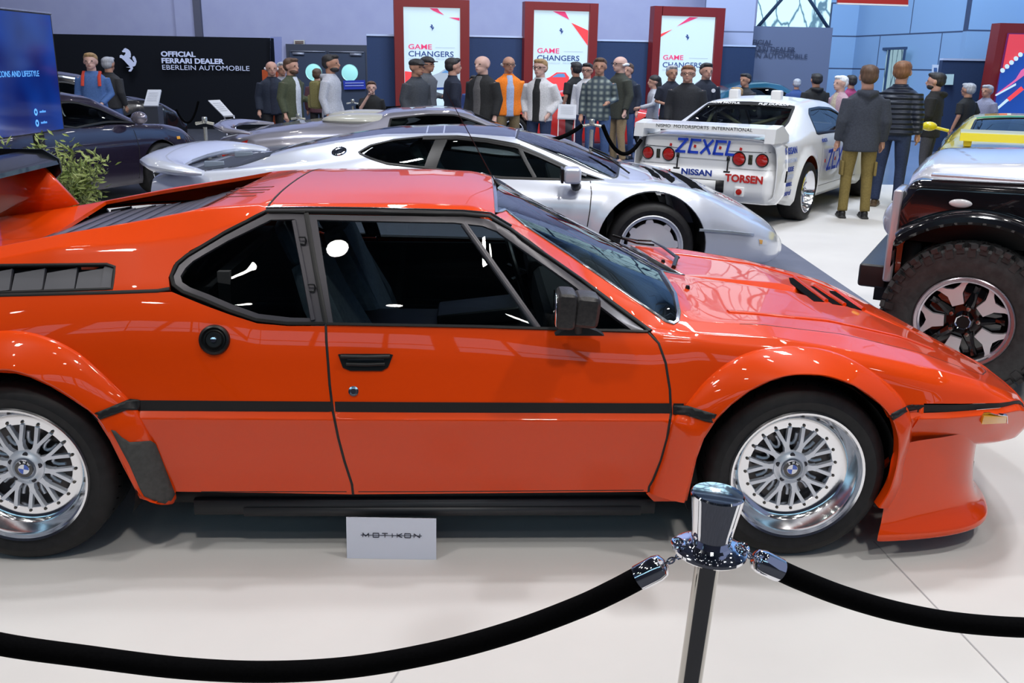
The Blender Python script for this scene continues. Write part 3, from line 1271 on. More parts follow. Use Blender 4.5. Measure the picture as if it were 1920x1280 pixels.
# tall red poster on the right with a racing scene
rp = empty('lightbox', 'tall red framed poster with white dots and diagonal racing colours, at the right edge', 'lightbox', tuple(at_depth(1866, 210, 19.2)))
rl = Vector(rp.location)
def rpoly(name, pxs, y, m, t=.03):
    o = px_rect(name, pxs, y, m, rp, t)
    for v in o.data.vertices:
        v.co -= rl
    return o
rpoly('frame', [(1876, 43), (2010, 46), (2002, 300), (1832, 300), (1846, 213)], 19.2, REDF, .35)
rpoly('frame_inner', [(1890, 62), (2000, 64), (1990, 290), (1848, 290), (1861, 205)], 19.17, mat('frame_purple', (.14, .02, .12), .4), .02)
rpoly('screen', [(1893, 64), (1998, 66), (1988, 288), (1852, 288), (1866, 205)], 19.14, screen_mat('backlit_coral', (.62, .05, .07), .9), .02)
rpoly('poster_blue', [(1876, 138), (1925, 95), (1990, 60), (1988, 288), (1852, 288), (1864, 212)], 19.11, screen_mat('backlit_deep_blue', (.012, .06, .32), .9), .02)
for k in range(5):
    rpoly('poster_dot', [(1880 + 8.4 * k + 4.2 * math.cos(q), 132 - 7.4 * k + 4.4 * math.sin(q)) for q in [2 * PI * j / 14 for j in range(14)]], 19.07, SCREEN, .01)
rpoly('poster_streak', [(1866, 180), (1905, 148), (1915, 132), (1925, 125), (1925, 138), (1895, 160), (1868, 176)], 19.07, screen_mat('backlit_pink', (.65, .12, .30), .9), .01)
rpoly('poster_streak', [(1866, 178), (1905, 156), (1905, 160), (1868, 180)], 19.05, SCREEN, .01)
rpoly('poster_streak', [(1859, 211), (1888, 185), (1892, 188), (1862, 213)], 19.05, SCREEN, .01)
rpoly('poster_streak', [(1889, 184), (1915, 162), (1920, 168), (1893, 190)], 19.05, SRED, .01)

# notices pinned near the corner
nb = px_rect('notice_board', [(1749, 121), (1769, 122), (1766, 171), (1745, 170)], 21.2, mat('paper_white', (.55, .62, .75), .6))
tag(nb, 'white sheet with small pictures pinned beside the dark blue partition', 'notice')
for k, (x, y) in enumerate(((1751, 127), (1761, 127), (1750, 138), (1760, 139), (1749, 150), (1759, 151), (1748, 161))):
    px_rect('notice_picture', [(x, y), (x + 6, y), (x + 6, y + 7), (x, y + 7)], 21.18, mat('notice_blue', (.05, .12, .3), .6), nb, .004)
nn2 = px_rect('notice', [(1772, 139), (1789, 139), (1787, 159), (1771, 159)], 19.96, mat('paper_green', (.42, .58, .60), .6))
tag(nn2, 'pale green paper notice on the dark blue partition at the right', 'notice')

# large blue screen on the left
A, B_ = Vector((-3.80, 8.0, 0)), Vector((-3.86, 5.6, 0))
TV = empty('television', 'large flat screen on a black stand with deep blue picture, at the left edge', 'screen', (-3.83, 7.0, 0))
def tvp(y, z, off=0.):
    return Vector((-3.80 + off - TV.location.x, y - TV.location.y, z))
def tvm():
    m = bpy.data.materials.new('blue_picture')
    m.use_nodes = True
    nt = m.node_tree
    b_ = nt.nodes['Principled BSDF']
    b_.inputs['Base Color'].default_value = (.002, .006, .03, 1)
    b_.inputs['Roughness'].default_value = .08
    b_.inputs['Specular IOR Level'].default_value = .15
    tc = nt.nodes.new('ShaderNodeTexCoord')
    n = nt.nodes.new('ShaderNodeTexNoise')
    n.inputs['Scale'].default_value = 1.6
    n.inputs['Detail'].default_value = 1.5
    r = nt.nodes.new('ShaderNodeValToRGB')
    r.color_ramp.elements[0].position = .35
    r.color_ramp.elements[0].color = (.001, .014, .20, 1)
    r.color_ramp.elements[1].position = .70
    r.color_ramp.elements[1].color = (.003, .09, .62, 1)
    nt.links.new(tc.outputs['Object'], n.inputs[0])
    nt.links.new(n.outputs[0], r.inputs[0])
    nt.links.new(r.outputs[0], b_.inputs['Emission Color'])
    b_.inputs['Emission Strength'].default_value = .55
    return m
z0, z1 = 1.05, 1.975
b = MB()
b.prism([(0, 0), (2.1, 0), (2.1, z1 - z0), (0, z1 - z0)], (-.05, 0, 0), tvp(8.03, z0 - .0), (0, -1, 0), (0, 0, 1))
b.build('housing', BLACK, TV, False)
b = MB()
b.add([tvp(8.01, z0 + .012, .004), tvp(5.95, z0 + .012, .004), tvp(5.95, z1 - .012, .004), tvp(8.01, z1 - .012, .004)], [(0, 1, 2, 3)])
b.build('picture', tvm(), TV, False)
b = MB()
b.tube([tvp(8.035, z1 + .002, 0), tvp(5.93, z1 + .002, 0)], .008, 6)
b.build('bezel', mat('bezel_silver', (.6, .62, .7), .25, .9), TV)
TXT = screen_mat('screen_text', (.12, .42, .95), .9)
lettering('screen_text', 'MOTORING ICONS AND LIFESTYLE', .062, TXT, TV, tvp(7.70, 1.51, .008), (0, 1, 0), (0, 0, 1), 0, 'RIGHT')
for k in range(2):
    z = 1.22 - k * .085
    b = MB()
    y = 7.57 - TV.location.y
    b.lathe([(.012, 0), (.028, 0)], 16, 'x', (tvp(7.57, z, .008).x, y, z))
    b.build('screen_icon', TXT, TV, False)
    lettering('screen_text', 'motikon', .03, TXT, TV, tvp(7.63, z, .008), (0, 1, 0), (0, 0, 1))
b = MB()
for y in (7.7, 6.6):
    p = tvp(y, 0, -.06)
    b.box((p.x, p.y, .55), (.05, .09, 1.06))
b.build('stand_post', BLACK, TV, False)
b = MB()
p = tvp(7.15, 0, -.06)
b.box((p.x, p.y, .02), (.5, 1.5, .04))
b.build('stand_base', BLACK, TV, False)

# leafy branches in a white pot
PL = empty('potted_plant', 'leafy green plant in a white pot beside the rear wing of the orange car', 'plant', (-3.10, 6.25, 0))
b = MB()
b.lathe([(0, 0), (.15, 0), (.20, .38), (.215, .40), (.205, .42), (.185, .41), (.18, .36), (0, .36)], 28, 'z')
b.build('pot', mat('pot_white', (.7, .7, .72), .4), PL)
random.seed(5)
stems = MB()
lv = MB()
for k in range(30):
    a = random.uniform(0, 2 * PI)
    sp_ = random.uniform(.08, .44)
    h = random.uniform(.72, 1.12) if k else 1.0
    top = Vector((math.cos(a) * sp_ + .02, math.sin(a) * sp_ * .6, h))
    base = Vector((random.uniform(-.05, .05), random.uniform(-.05, .05), .34))
    mid = base.lerp(top, .5) + Vector((0, 0, .08))
    pts = [base.lerp(mid, t).lerp(mid.lerp(top, t), t) for t in [j / 10 for j in range(11)]]
    stems.tube(pts, [.008 - .0005 * j for j in range(11)], 6)
    for j in range(2, 11):
        for q in range(10):
            c = pts[j] + Vector((random.gauss(0, .032), random.gauss(0, .03), random.gauss(0, .03)))
            d = Vector((random.gauss(0, 1), random.gauss(0, 1), random.gauss(.3, .7))).normalized()
            L = random.uniform(.045, .085)
            s_ = d.orthogonal().normalized() * .009
            e = c + d * L
            m_ = c + d * L * .5
            n_ = d.cross(s_).normalized() * .004
            lv.add([c, m_ + s_ + n_, e, m_ - s_ + n_], [(0, 1, 2), (0, 2, 3)])
stems.build('stem', mat('stem_green', (.12, .15, .05), .7), PL)
lvo = lv.build('leaves', noise_mat('leaf_green', (.17, .24, .05), (.36, .42, .14), 12., .5), PL, False)


# ------------------------------------------------------------------ rope posts
def rope_post(label, loc, h=.86, cap=True, tilt=0., group=None, small=False, m=None):
    r = empty('rope_post', label, 'barrier post', loc, 0, group)
    r.rotation_euler = (0, tilt, 0)
    b = MB()
    b.lathe([(0, .0), (.165, .0), (.165, .012), (.12, .03), (.03, .045), (.022, .06)], 36, 'z')
    b.build('base', m or CHROME, r)
    b = MB()
    b.lathe([(.0215, .05), (.0215, h - .11)], 28, 'z')
    b.build('pole', m or mat('pole_steel', (.50, .48, .44), .12, 1.), r)
    b = MB()
    if cap:
        b.lathe([(.02, h - .118), (.058, h - .116), (.064, h - .111), (.064, h - .106), (.056, h - .102), (.038, h - .100), (.034, h - .096), (.034, h - .092), (.0345, h - .088), (.036, h - .07), (.0455, h - .008), (.0455, h - .003), (.043, h), (0, h + .001)], 48, 'z')
        for q in (PI, 0):
            c = Vector((math.cos(q) * .056, math.sin(q) * .056, h - .100))
            t_ = Vector((-math.sin(q), math.cos(q), 0))
            b.tube([c + (t_ * math.cos(a) + Vector((math.cos(q), math.sin(q), 0)) * math.sin(a) * .6) * .016 + Vector((0, 0, .01 * math.sin(a) * 0)) for a in [2 * PI * k / 16 for k in range(17)]], .003, 8, False)
    else:
        b.lathe([(.024, h - .07), (.03, h - .06), (.03, h - .01), (.024, h), (0, h)], 20, 'z')
        for q in (0, PI):
            b.tube([(math.cos(q) * .02, 0, h - .06), (math.cos(q) * .10, 0, h - .075)], [.014, .018], 8)
    b.build('cap', m or CHROME, r)
    return r


_vel = noise_mat('black_velvet', (.0012, .0012, .0014), (.0022, .0022, .0026), 200., .95)
_vel.node_tree.nodes['Principled BSDF'].inputs['Specular IOR Level'].default_value = .05


def rope(name, label, pts, rad=.021, ends=(True, True), m=None, group=None, clasp=True):
    """velvet rope: a sleeve with chromed end ferrules and a small chain at each end"""
    P = [Vector(p) for p in pts]
    r = empty(name, label, 'rope', tuple(P[0]), 0, group)
    L0 = P[0].copy()
    P = [p - L0 for p in P]
    # smooth the polyline
    Q = []
    for i in range(len(P) - 1):
        p0, p1, p2, p3 = P[max(i - 1, 0)], P[i], P[i + 1], P[min(i + 2, len(P) - 1)]
        for k in range(8):
            t = k / 8
            Q.append(.5 * ((2 * p1) + (p2 - p0) * t + (2 * p0 - 5 * p1 + 4 * p2 - p3) * t * t + (3 * p1 - p0 - 3 * p2 + p3) * t ** 3))
    Q.append(P[-1])
    b = MB()
    b.tube(Q, rad, 20)
    b.build('sleeve', m or noise_mat('black_velvet', (.0012, .0012, .0014), (.0022, .0022, .0026), 200., .95), r)
    if clasp:
        for e, idx in zip(ends, (0, -1)):
            if not e:
                continue
            p = Q[idx]
            d = (Q[0] - Q[2]).normalized() if idx == 0 else (Q[-1] - Q[-3]).normalized()
            b = MB()
            b.tube([p - d * .012, p - d * .010, p + d * .028, p + d * .040, p + d * .046], [rad * 1.02, rad * 1.12, rad * 1.12, rad * .95, rad * .45], 24)
            b.build('ferrule', CHROME, r)
            b = MB()
            q = p + d * .048
            tgt = d
            for k in range(4):
                c = q + tgt * (.009 * k)
                s_ = tgt.orthogonal().normalized() if k % 2 else tgt.cross(tgt.orthogonal()).normalized()
                b.tube([c + (tgt * math.cos(a) * .0075 + s_ * math.sin(a) * .0045) for a in [2 * PI * j / 12 for j in range(13)]], .0017, 6, False)
            b.build('chain', CHROME, r)
    return r


pc0 = at_depth(1337, 1035, 1.455)
FH = pc0.z + .115
rope_post('chrome rope post with flared cap standing in the foreground before the front wheel', (pc0.x - .055, 1.455, 0), FH, tilt=math.atan(.055 / FH))
ZR_ = 1.455
rl_ = [at_depth(*p) for p in ((1207, 1078, 1.47), (1150, 1108, 1.48), (1080, 1140, 1.50), (960, 1184, 1.52), (820, 1222, 1.54), (660, 1250, 1.55), (500, 1259, 1.55), (340, 1252, 1.55), (160, 1230, 1.53), (0, 1207, 1.50), (-180, 1165, 1.48), (-360, 1105, 1.47), (-480, 1050, 1.46))]
rope('barrier_rope', 'black velvet rope with chrome end sagging across the lower left foreground', rl_, .0205, (True, False))
rr_ = [at_depth(*p) for p in ((1452, 1064, 1.46), (1500, 1086, 1.47), (1580, 1117, 1.49), (1680, 1146, 1.51), (1790, 1166, 1.53), (1920, 1176, 1.55), (2050, 1174, 1.56), (2250, 1150, 1.57), (2450, 1105, 1.58), (2600, 1060, 1.58))]
rope('barrier_rope', 'black velvet rope running off to the right edge from the foreground post', rr_, .0190, (True, False))
STEEL = mat('post_pale_steel', (.55, .55, .5), .25, .8)
for (px, py, y, h, lb) in ((383, 219, 10.5, None, 'pale steel rope post behind the tail of the silver coupe'), (559, 213, 13.4, None, 'pale steel rope post behind the grey roadster near the green parka man'),
                           (1110, 223, 10.2, None, 'pale steel rope post in front of the checked shirt man'), (661, 186, 16.2, None, 'slim post beside the small boy')):
    p = at_depth(px, py, y)
    rope_post(lb, (p.x, y, 0), p.z, cap=False, m=STEEL)
def sag(a, c, y0, y1, drop=.12, n=8):
    A, C = at_depth(*a, y0), at_depth(*c, y1)
    return [A.lerp(C, k / n) - Vector((0, 0, drop * 4 * (k / n) * (1 - k / n))) for k in range(n + 1)]
rope('barrier_rope', 'black rope sagging from the steel post towards the white race car', sag((1130, 235), (1202, 262), 10.2, 10.5, .22), .022, (False, False), clasp=False)
rope('barrier_rope', 'black rope running left from the steel post beside the red car', sag((1091, 235), (1012, 262), 10.2, 10.0, .05), .022, (False, False), clasp=False)
rope('barrier_belt', 'black belt barrier stretched behind the small boy', sag((668, 200), (760, 201), 16.2, 16.6, .02), .03, (False, False), clasp=False)
rope('barrier_rope', 'dark rope hanging between posts before the black dealer wall', sag((330, 205), (372, 190), 17.4, 17.6, .3), .02, (False, False), clasp=False)

# information stands
def info_stand(label, board, legs, y, kind):
    c = at_depth(legs[0][0], legs[0][1], y)
    r = empty('information_stand', label, 'information stand', (c.x, y, 0))
    L0 = Vector((c.x, y, 0))
    P = [at_depth(*p[:2], y + p[2]) - L0 for p in board]
    b = MB()
    n = len(P)
    b.add(P + [p + Vector((0, .02, -.02)) for p in P], [tuple(range(n))[::-1], tuple(range(n, 2 * n))] + [(i, (i + 1) % n, n + (i + 1) % n, n + i) for i in range(n)])
    b.build('board', mat('board_white', (.68, .70, .76), .4), r, False)
    (xa, ya), (xb, yb) = legs
    A, C = at_depth(xa, ya, y + .05) - L0, at_depth(xb, yb, y + .05) - L0
    if kind == 'frame':
        for q in (A, C):
            b = MB()
            b.tube([q, (q.x + .04, q.y + .05, .02)], .014, 8)
            b.build('leg', mat('stand_steel', (.45, .47, .55), .3, .8), r)
        b = MB()
        b.add([A + Vector((0, .01, 0)), C + Vector((0, .01, 0)), (C.x + .04, .06, .02), (A.x + .04, .06, .02)], [(0, 1, 2, 3)])
        b.build('dark_panel', mat('stand_dark_glass', (.015, .015, .02), .1), r, False)
    elif kind == 'box':
        b = MB()
        b.box(((A.x + C.x) / 2, .15, A.z / 2), (abs(C.x - A.x), .25, A.z))
        b.build('pedestal', mat('pedestal_grey', (.045, .05, .065), .4), r, False)
    else:
        for q in ((A.x, .05), (C.x, .05)):
            b = MB()
            b.box((q[0], q[1], A.z / 2), (.012, .02, A.z))
            b.build('acrylic_edge', mat('pale_grey'), r, False)
        b = MB()
        b.box(((A.x + C.x) / 2, .06, A.z / 2), (abs(C.x - A.x), .01, A.z))
        b.build('acrylic_panel', glass_mat('acrylic', (.8, .82, .85)), r, False)
    b = MB()
    b.box(((A.x + C.x) / 2, .12, .01), (abs(C.x - A.x) + .1, .35, .02))
    b.build('foot', mat('stand_steel', (.45, .47, .55), .3, .8), r, False)
    for k in range(5):
        t0, t1 = .2 + .12 * k, .22 + .12 * k
        L_, R_ = P[0].lerp(P[3], t0), P[1].lerp(P[2], t0)
        L2, R2 = P[0].lerp(P[3], t1), P[1].lerp(P[2], t1)
        b = MB()
        o_ = Vector((0, -.004, .002))
        b.add([L_.lerp(R_, .15) + o_, L_.lerp(R_, .85) + o_, L2.lerp(R2, .85) + o_, L2.lerp(R2, .15) + o_], [(0, 1, 2, 3)])
        b.build('printed_line', mat('print_grey', (.4, .42, .48), .6), r, False)
    return r


info_stand('grey pedestal with tilted white board beside the blue sweatshirt man', [(277, 168, .15), (302, 168, .15), (296, 198, 0), (269, 198, 0)], [(271, 199), (296, 199)], 16.3, 'box')
info_stand('sloping white information board on a steel frame behind the silver coupe', [(390, 188, .25), (412, 187, .25), (438, 216, 0), (419, 217, 0)], [(421, 217), (438, 216)], 13.4, 'frame')
info_stand('upright white information board on clear acrylic before the red car', [(1047, 195, .04), (1081, 196, .04), (1080, 222, 0), (1045, 221, 0)], [(1047, 222), (1078, 222)], 13.8, 'acrylic')

# small white sign on the floor
sg_ = empty('floor_sign', 'small white printed card standing on the floor below the orange door', 'sign', (-.404, 2.89, 0))
L0 = Vector(sg_.location)
P = [on_floor(651, 1045) - L0, on_floor(818.5, 1045.5) - L0]
yy = (P[0].y + P[1].y) / 2
H_ = at_depth(735, 966, 2.89 + .02).z
W_ = P[1].x - P[0].x
b = MB()
b.box(((P[0].x + P[1].x) / 2, yy, H_ / 2), (W_, .004, H_), Matrix.Rotation(-.10, 3, 'X'))
b.build('card', mat('card_white', (.66, .69, .80), .45), sg_, False)
b = MB()
b.box(((P[0].x + P[1].x) / 2, yy + .05, .003), (W_ * .8, .10, .004))
b.box(((P[0].x + P[1].x) / 2, yy + .055, H_ * .4), (W_ * .5, .003, H_ * .8), Matrix.Rotation(.5, 3, 'X'))
b.build('card_support', _M['card_white'], sg_, False)
cx = (P[0].x + P[1].x) / 2
mk_ = mat('print_black', (.01, .012, .03), .5)
up_ = Vector((0, math.sin(.10), math.cos(.10)))
o_ = Vector((cx, yy + .0, H_ / 2)) + up_ * (H_ * .08) + Vector((0, -.004, 0))
wd = .205
def card_line(u0, v0, u1, v1, w=.0022):
    b = MB()
    a, c = o_ + Vector((u0, 0, 0)) + up_ * v0, o_ + Vector((u1, 0, 0)) + up_ * v1
    d = (c - a).normalized()
    s_ = d.cross(Vector((0, -1, 0))).normalized() * w / 2
    b.add([a - s_, a + s_, c + s_, c - s_, a - s_ + Vector((0, .002, 0)), a + s_ + Vector((0, .002, 0)), c + s_ + Vector((0, .002, 0)), c - s_ + Vector((0, .002, 0))], [(0, 1, 2, 3), (4, 5, 6, 7), (0, 4, 5, 1), (2, 6, 7, 3), (1, 5, 6, 2), (0, 4, 7, 3)])
    return b
mb = MB()
def add_line(*q, w=.0022):
    t = card_line(*q, w=w)
    mb.add(t.v, t.f)
h2 = .0072
xs_ = [-.088, -.053, -.022, .003, .027, .056, .088]
gw_ = .010
add_line(-.105, 0, .105, 0, w=.0012)
def glyph(ch, x):
    w = gw_
    if ch == 'M':
        for q in ((x - w, -h2, x - w, h2), (x - w, h2, x, -h2 * .6), (x, -h2 * .6, x + w, h2), (x + w, h2, x + w, -h2)):
            add_line(*q)
    elif ch == 'O':
        for q in ((x - w, h2, x + w, h2), (x - w, -h2, x + w, -h2), (x - w, -h2, x - w, h2), (x + w, -h2, x + w, h2)):
            add_line(*q)
    elif ch == 'T':
        add_line(x - w, h2, x + w, h2)
        add_line(x, h2, x, -h2)
    elif ch == 'I':
        add_line(x, h2, x, -h2)
    elif ch == 'K':
        add_line(x - w * .7, h2, x - w * .7, -h2)
        add_line(x - w * .6, 0, x + w, h2)
        add_line(x - w * .6, 0, x + w, -h2)
    elif ch == 'N':
        add_line(x - w, -h2, x - w, h2)
        add_line(x - w, h2, x + w, -h2)
        add_line(x + w, -h2, x + w, h2)
for ch, x in zip('MOTIKON', xs_):
    glyph(ch, x)
mb.build('card_lettering', mk_, sg_, False, angle=None)
# ------------------------------------------------------------------ paints
ORANGE = mat('orange_red_paint', (.74, .056, .0008), .35, 0., .75, spec=.12)
M1_GREY = mat('louvre_grey', (.085, .090, .125), .4)
GUARD = noise_mat('stone_guard_rubber', (.045, .045, .043), (.06, .06, .057), 60., .8, .2)


# ------------------------------------------------------------------ wheels (axis y, outer face towards -y)
def tyre_mesh(R, rim, W, n=72, knobs=0):
    b = MB()
    h = W / 2
    prof = [(rim - .012, -h + .030), (rim + .002, -h + .008), (rim + (R - rim) * .45, -h - .001), (R - .026, -h + .006),
            (R - .009, -h + .022), (R, -h + .045), (R + .001, 0), (R, h - .045), (R - .009, h - .022), (R - .026, h - .006), (rim, h - .01)]
    b.lathe(prof, n)
    return b


def make_wheel(name, parent, loc, R=.315, rim=.232, W=.24, style='mesh', rotz=0., tread=True, spin=0., label=None, far=False):
    root = bpy.data.objects.new(name, None)
    root.empty_display_size = .1
    root.location = loc
    root.rotation_euler = (0, spin, rotz)
    COL.objects.link(root)
    root.parent = parent
    if label:
        root['label'] = label
    h = W / 2
    t = tyre_mesh(R, rim, W)
    ty = t.build('tyre', TYRE, root, angle=30)
    if tread:
        sp = MB()
        for k in range(44):
            q = 2 * PI * k / 44
            for sg in (-1, 1):
                sp.box((math.cos(q) * (R - .0098), sg * (h - .062), math.sin(q) * (R - .0098)), (.020, .034, .005), Matrix.Rotation(-q, 3, 'Y') @ Matrix.Rotation(.4 * sg, 3, 'X'))
        sp.build('tread_grooves', mat('groove_black', (.002, .002, .002), .9, spec=.05), ty, False)['kind'] = 'stuff'
    b = MB()
    if style == 'mesh':
        # outer lip and barrel, bolted flange
        b.lathe([(rim - .004, -h + .03), (rim + .003, -h + .006), (rim - .001, -h - .001), (rim - .009, -h + .002), (rim - .013, -h + .012),
                 (rim - .019, -h + .030), (rim - .026, -h + .036), (rim - .034, -h + .066), (rim - .048, -h + .078), (rim - .062, -h + .082), (rim - .084, -h + .083),
                 (rim - .088, -h + .088), (rim - .088, h - .02), (rim, h - .01)], 72)
        b.build('rim', POLISH, root, angle=40)
        g = MB()
        for k in range(20):
            q = 2 * PI * (k + .5) / 20
            g.lathe([(0, -h + .077), (.004, -h + .0775), (.0055, -h + .080), (.0055, -h + .084)], 8, c=(math.cos(q) * (rim - .074), 0, math.sin(q) * (rim - .074)))
        g.build('rim_bolt', mat('rim_bolt', (.12, .11, .10), .3, 1.), root)
        sp = MB()
        r0, rf, r1 = .052, .092, rim - .082
        f0 = -h + .078
        for k in range(10):
            q = 2 * PI * k / 10
            def P(r, a, q=q):
                return (r * math.cos(q + a), r * math.sin(q + a))
            da = 2 * PI / 20
            arm = .0064
            # stem
            sp.prism([P(r0, -.26), P(rf - .014, -.105), P(rf, -.125), P(rf + .006, 0), P(rf, .125), P(rf - .014, .105), P(r0, .26)], (0, .022, 0), (0, f0, 0))
            for s_ in (-1, 1):
                tip = P(r1, s_ * da * .5)
                a = P(rf - .004, s_ * .10)
                aa = P(rf + .006, s_ * .005)
                n_ = (-math.sin(q + s_ * da * .5) * arm, math.cos(q + s_ * da * .5) * arm)
                poly = [a, (tip[0] + s_ * n_[0], tip[1] + s_ * n_[1]), (tip[0] - s_ * n_[0], tip[1] - s_ * n_[1]), aa]
                sp.prism(poly, (0, .018, 0), (0, f0 - .001, 0))
            # rounded pocket behind the web
            a2 = q + PI / 10
            sp.tube([(math.cos(a2 + e) * rr, f0 + .034, math.sin(a2 + e) * rr) for rr, e in ((.118, -.13), (.095, -.15), (.080, -.1), (.076, 0), (.080, .1), (.095, .15), (.118, .13))], .006, 8)
        sp.lathe([(.058, f0 + .02), (.064, f0 + .004), (.060, f0 - .003), (.050, f0 - .006), (.046, f0 - .012), (.040, f0 - .014), (.036, f0 - .004), (.030, f0), (.0, f0)], 40)
        sp.build('wheel_spokes', SILV, root, angle=40)
        lg = MB()
        for k in range(5):
            q = 2 * PI * (k + .3) / 5
            lg.lathe([(0, f0 - .0105), (.008, f0 - .010), (.0085, f0 - .003)], 12, c=(math.cos(q) * .0495, -.000, math.sin(q) * .0495))
        lg.build('lug_hole', mat('lug_dark', (.03, .03, .04), .4, .5), root)
        # roundel
        cap = MB()
        y0 = f0 - .014
        V, Fs, mi = [], [], []
        def ring(ra, rb, ya, yb, a0, a1, mt, n=10):
            for k in range(n):
                qa, qb = a0 + (a1 - a0) * k / n, a0 + (a1 - a0) * (k + 1) / n
                i = len(V)
                V.extend([(ra * math.cos(qa), ya, ra * math.sin(qa)), (rb * math.cos(qa), yb, rb * math.sin(qa)), (rb * math.cos(qb), yb, rb * math.sin(qb)), (ra * math.cos(qb), ya, ra * math.sin(qb))])
                Fs.append((i, i + 1, i + 2, i + 3))
                mi.append(mt)
        for k in range(4):
            ring(.0001, .0175, y0 - .004, y0 - .0035, k * PI / 2, (k + 1) * PI / 2, 0 if k % 2 else 1)
        ring(.0175, .0185, y0 - .0038, y0 - .0035, 0, 2 * PI, 2, 40)
        ring(.0185, .0300, y0 - .0035, y0 - .0020, 0, 2 * PI, 3, 40)
        ring(.0300, .0325, y0 - .0028, y0 + .001, 0, 2 * PI, 2, 40)
        me = bpy.data.meshes.new('emblem')
        me.from_pydata(V, [], Fs)
        o = link('emblem', me, [mat('emblem_white', (.9, .9, .95), .2, 0, 1), mat('emblem_blue', (.02, .10, .55), .2, 0, 1), CHROME, mat('emblem_black', (.01, .01, .012), .2, 0, 1)], root)
        me.polygons.foreach_set('material_index', mi)
        if not far:
            for ch, a in (('B', 2.15), ('M', 1.57), ('W', .99)):
                c, s_ = math.cos(a) * .0245, math.sin(a) * .0245
                lettering('emblem_letter', ch, .011, mat('emblem_white'), root, (c, y0 - .0042, s_), (math.sin(a), 0, -math.cos(a)), (math.cos(a), 0, math.sin(a)), .0003, 'CENTER', depth=.0005)
    elif style == 'aero':      # nearly flat disc with a notched edge
        b.lathe([(rim - .004, -h + .03), (rim + .003, -h + .004), (rim - .004, -h), (rim - .012, -h + .008), (rim - .016, -h + .03), (rim - .030, -h + .036), (rim - .032, h - .02), (rim, h - .01)], 64)
        n = 88
        pts = []
        for k in range(n):
            q = 2 * PI * k / n
            ph = (k % 11) / 11
            r = rim - .058 if .36 < ph < .95 else rim - .034
            pts.append((r * math.cos(q), r * math.sin(q)))
        b.prism(pts, (0, .02, 0), (0, -h + .022, 0))
        b.lathe([(0, -h + .006), (.03, -h + .006), (.05, -h + .014), (.12, -h + .016), (rim - .06, -h + .021)], 48)
        b.build('rim', SILV, root, angle=40)
    elif style == 'five':      # five broad spokes
        b.lathe([(rim - .004, -h + .03), (rim + .003, -h + .004), (rim - .006, -h), (rim - .014, -h + .02), (rim - .02, -h + .06), (rim - .03, h - .02), (rim, h - .01)], 56)
        for k in range(5):
            q = 2 * PI * k / 5 + .3
            def P(r, a, q=q):
                return (r * math.cos(q + a), r * math.sin(q + a))
            b.prism([P(.04, -.6), P(rim - .02, -.17), P(rim - .02, .17), P(.04, .6)], (0, .03, 0), (0, -h + .03, 0))
        b.lathe([(0, -h + .022), (.04, -h + .024), (.055, -h + .035), (.06, -h + .06)], 32)
        b.build('rim', SILV, root, angle=40)
    elif style == 'race':      # deep polished multi spoke
        b.lathe([(rim - .004, -h + .03), (rim + .003, -h + .004), (rim - .006, -h), (rim - .014, -h + .03), (rim - .035, -h + .07), (rim - .05, -h + .10), (rim - .06, h - .02), (rim, h - .01)], 56)
        for k in range(16):
            q = 2 * PI * k / 16
            def P(r, a, q=q):
                return (r * math.cos(q + a), r * math.sin(q + a))
            b.prism([P(.05, -.13), P(rim - .04, -.035), P(rim - .04, .035), P(.05, .13)], (0, .02, 0), (0, -h + .08, 0))
        b.lathe([(0, -h + .05), (.04, -h + .055), (.055, -h + .08), (.06, -h + .1)], 32)
        b.build('rim', POLISH, root, angle=40)
    # brake disc and dark barrel
    d = MB()
    d.lathe([(.04, 0.01), (rim - .06, .01), (rim - .06, .03), (.04, .03)], 48)
    d.build('brake_disc', mat('brake_disc', (.12, .11, .11), .4, 1.), root)
    k = MB()
    k.lathe([(0, .05), (rim - .02, .05), (rim - .03, -h + .09)], 40)
    k.build('wheel_back', DARKIN, root)
    return root


# ------------------------------------------------------------------ the orange mid-engined coupe
M1 = empty('sports_car', 'orange-red wedge-shaped mid-engined sports car with black side strip, mesh wheels and rear wing, nearest car', 'car', (-.361, 3.765, 0), math.atan2(.0406, .99918))

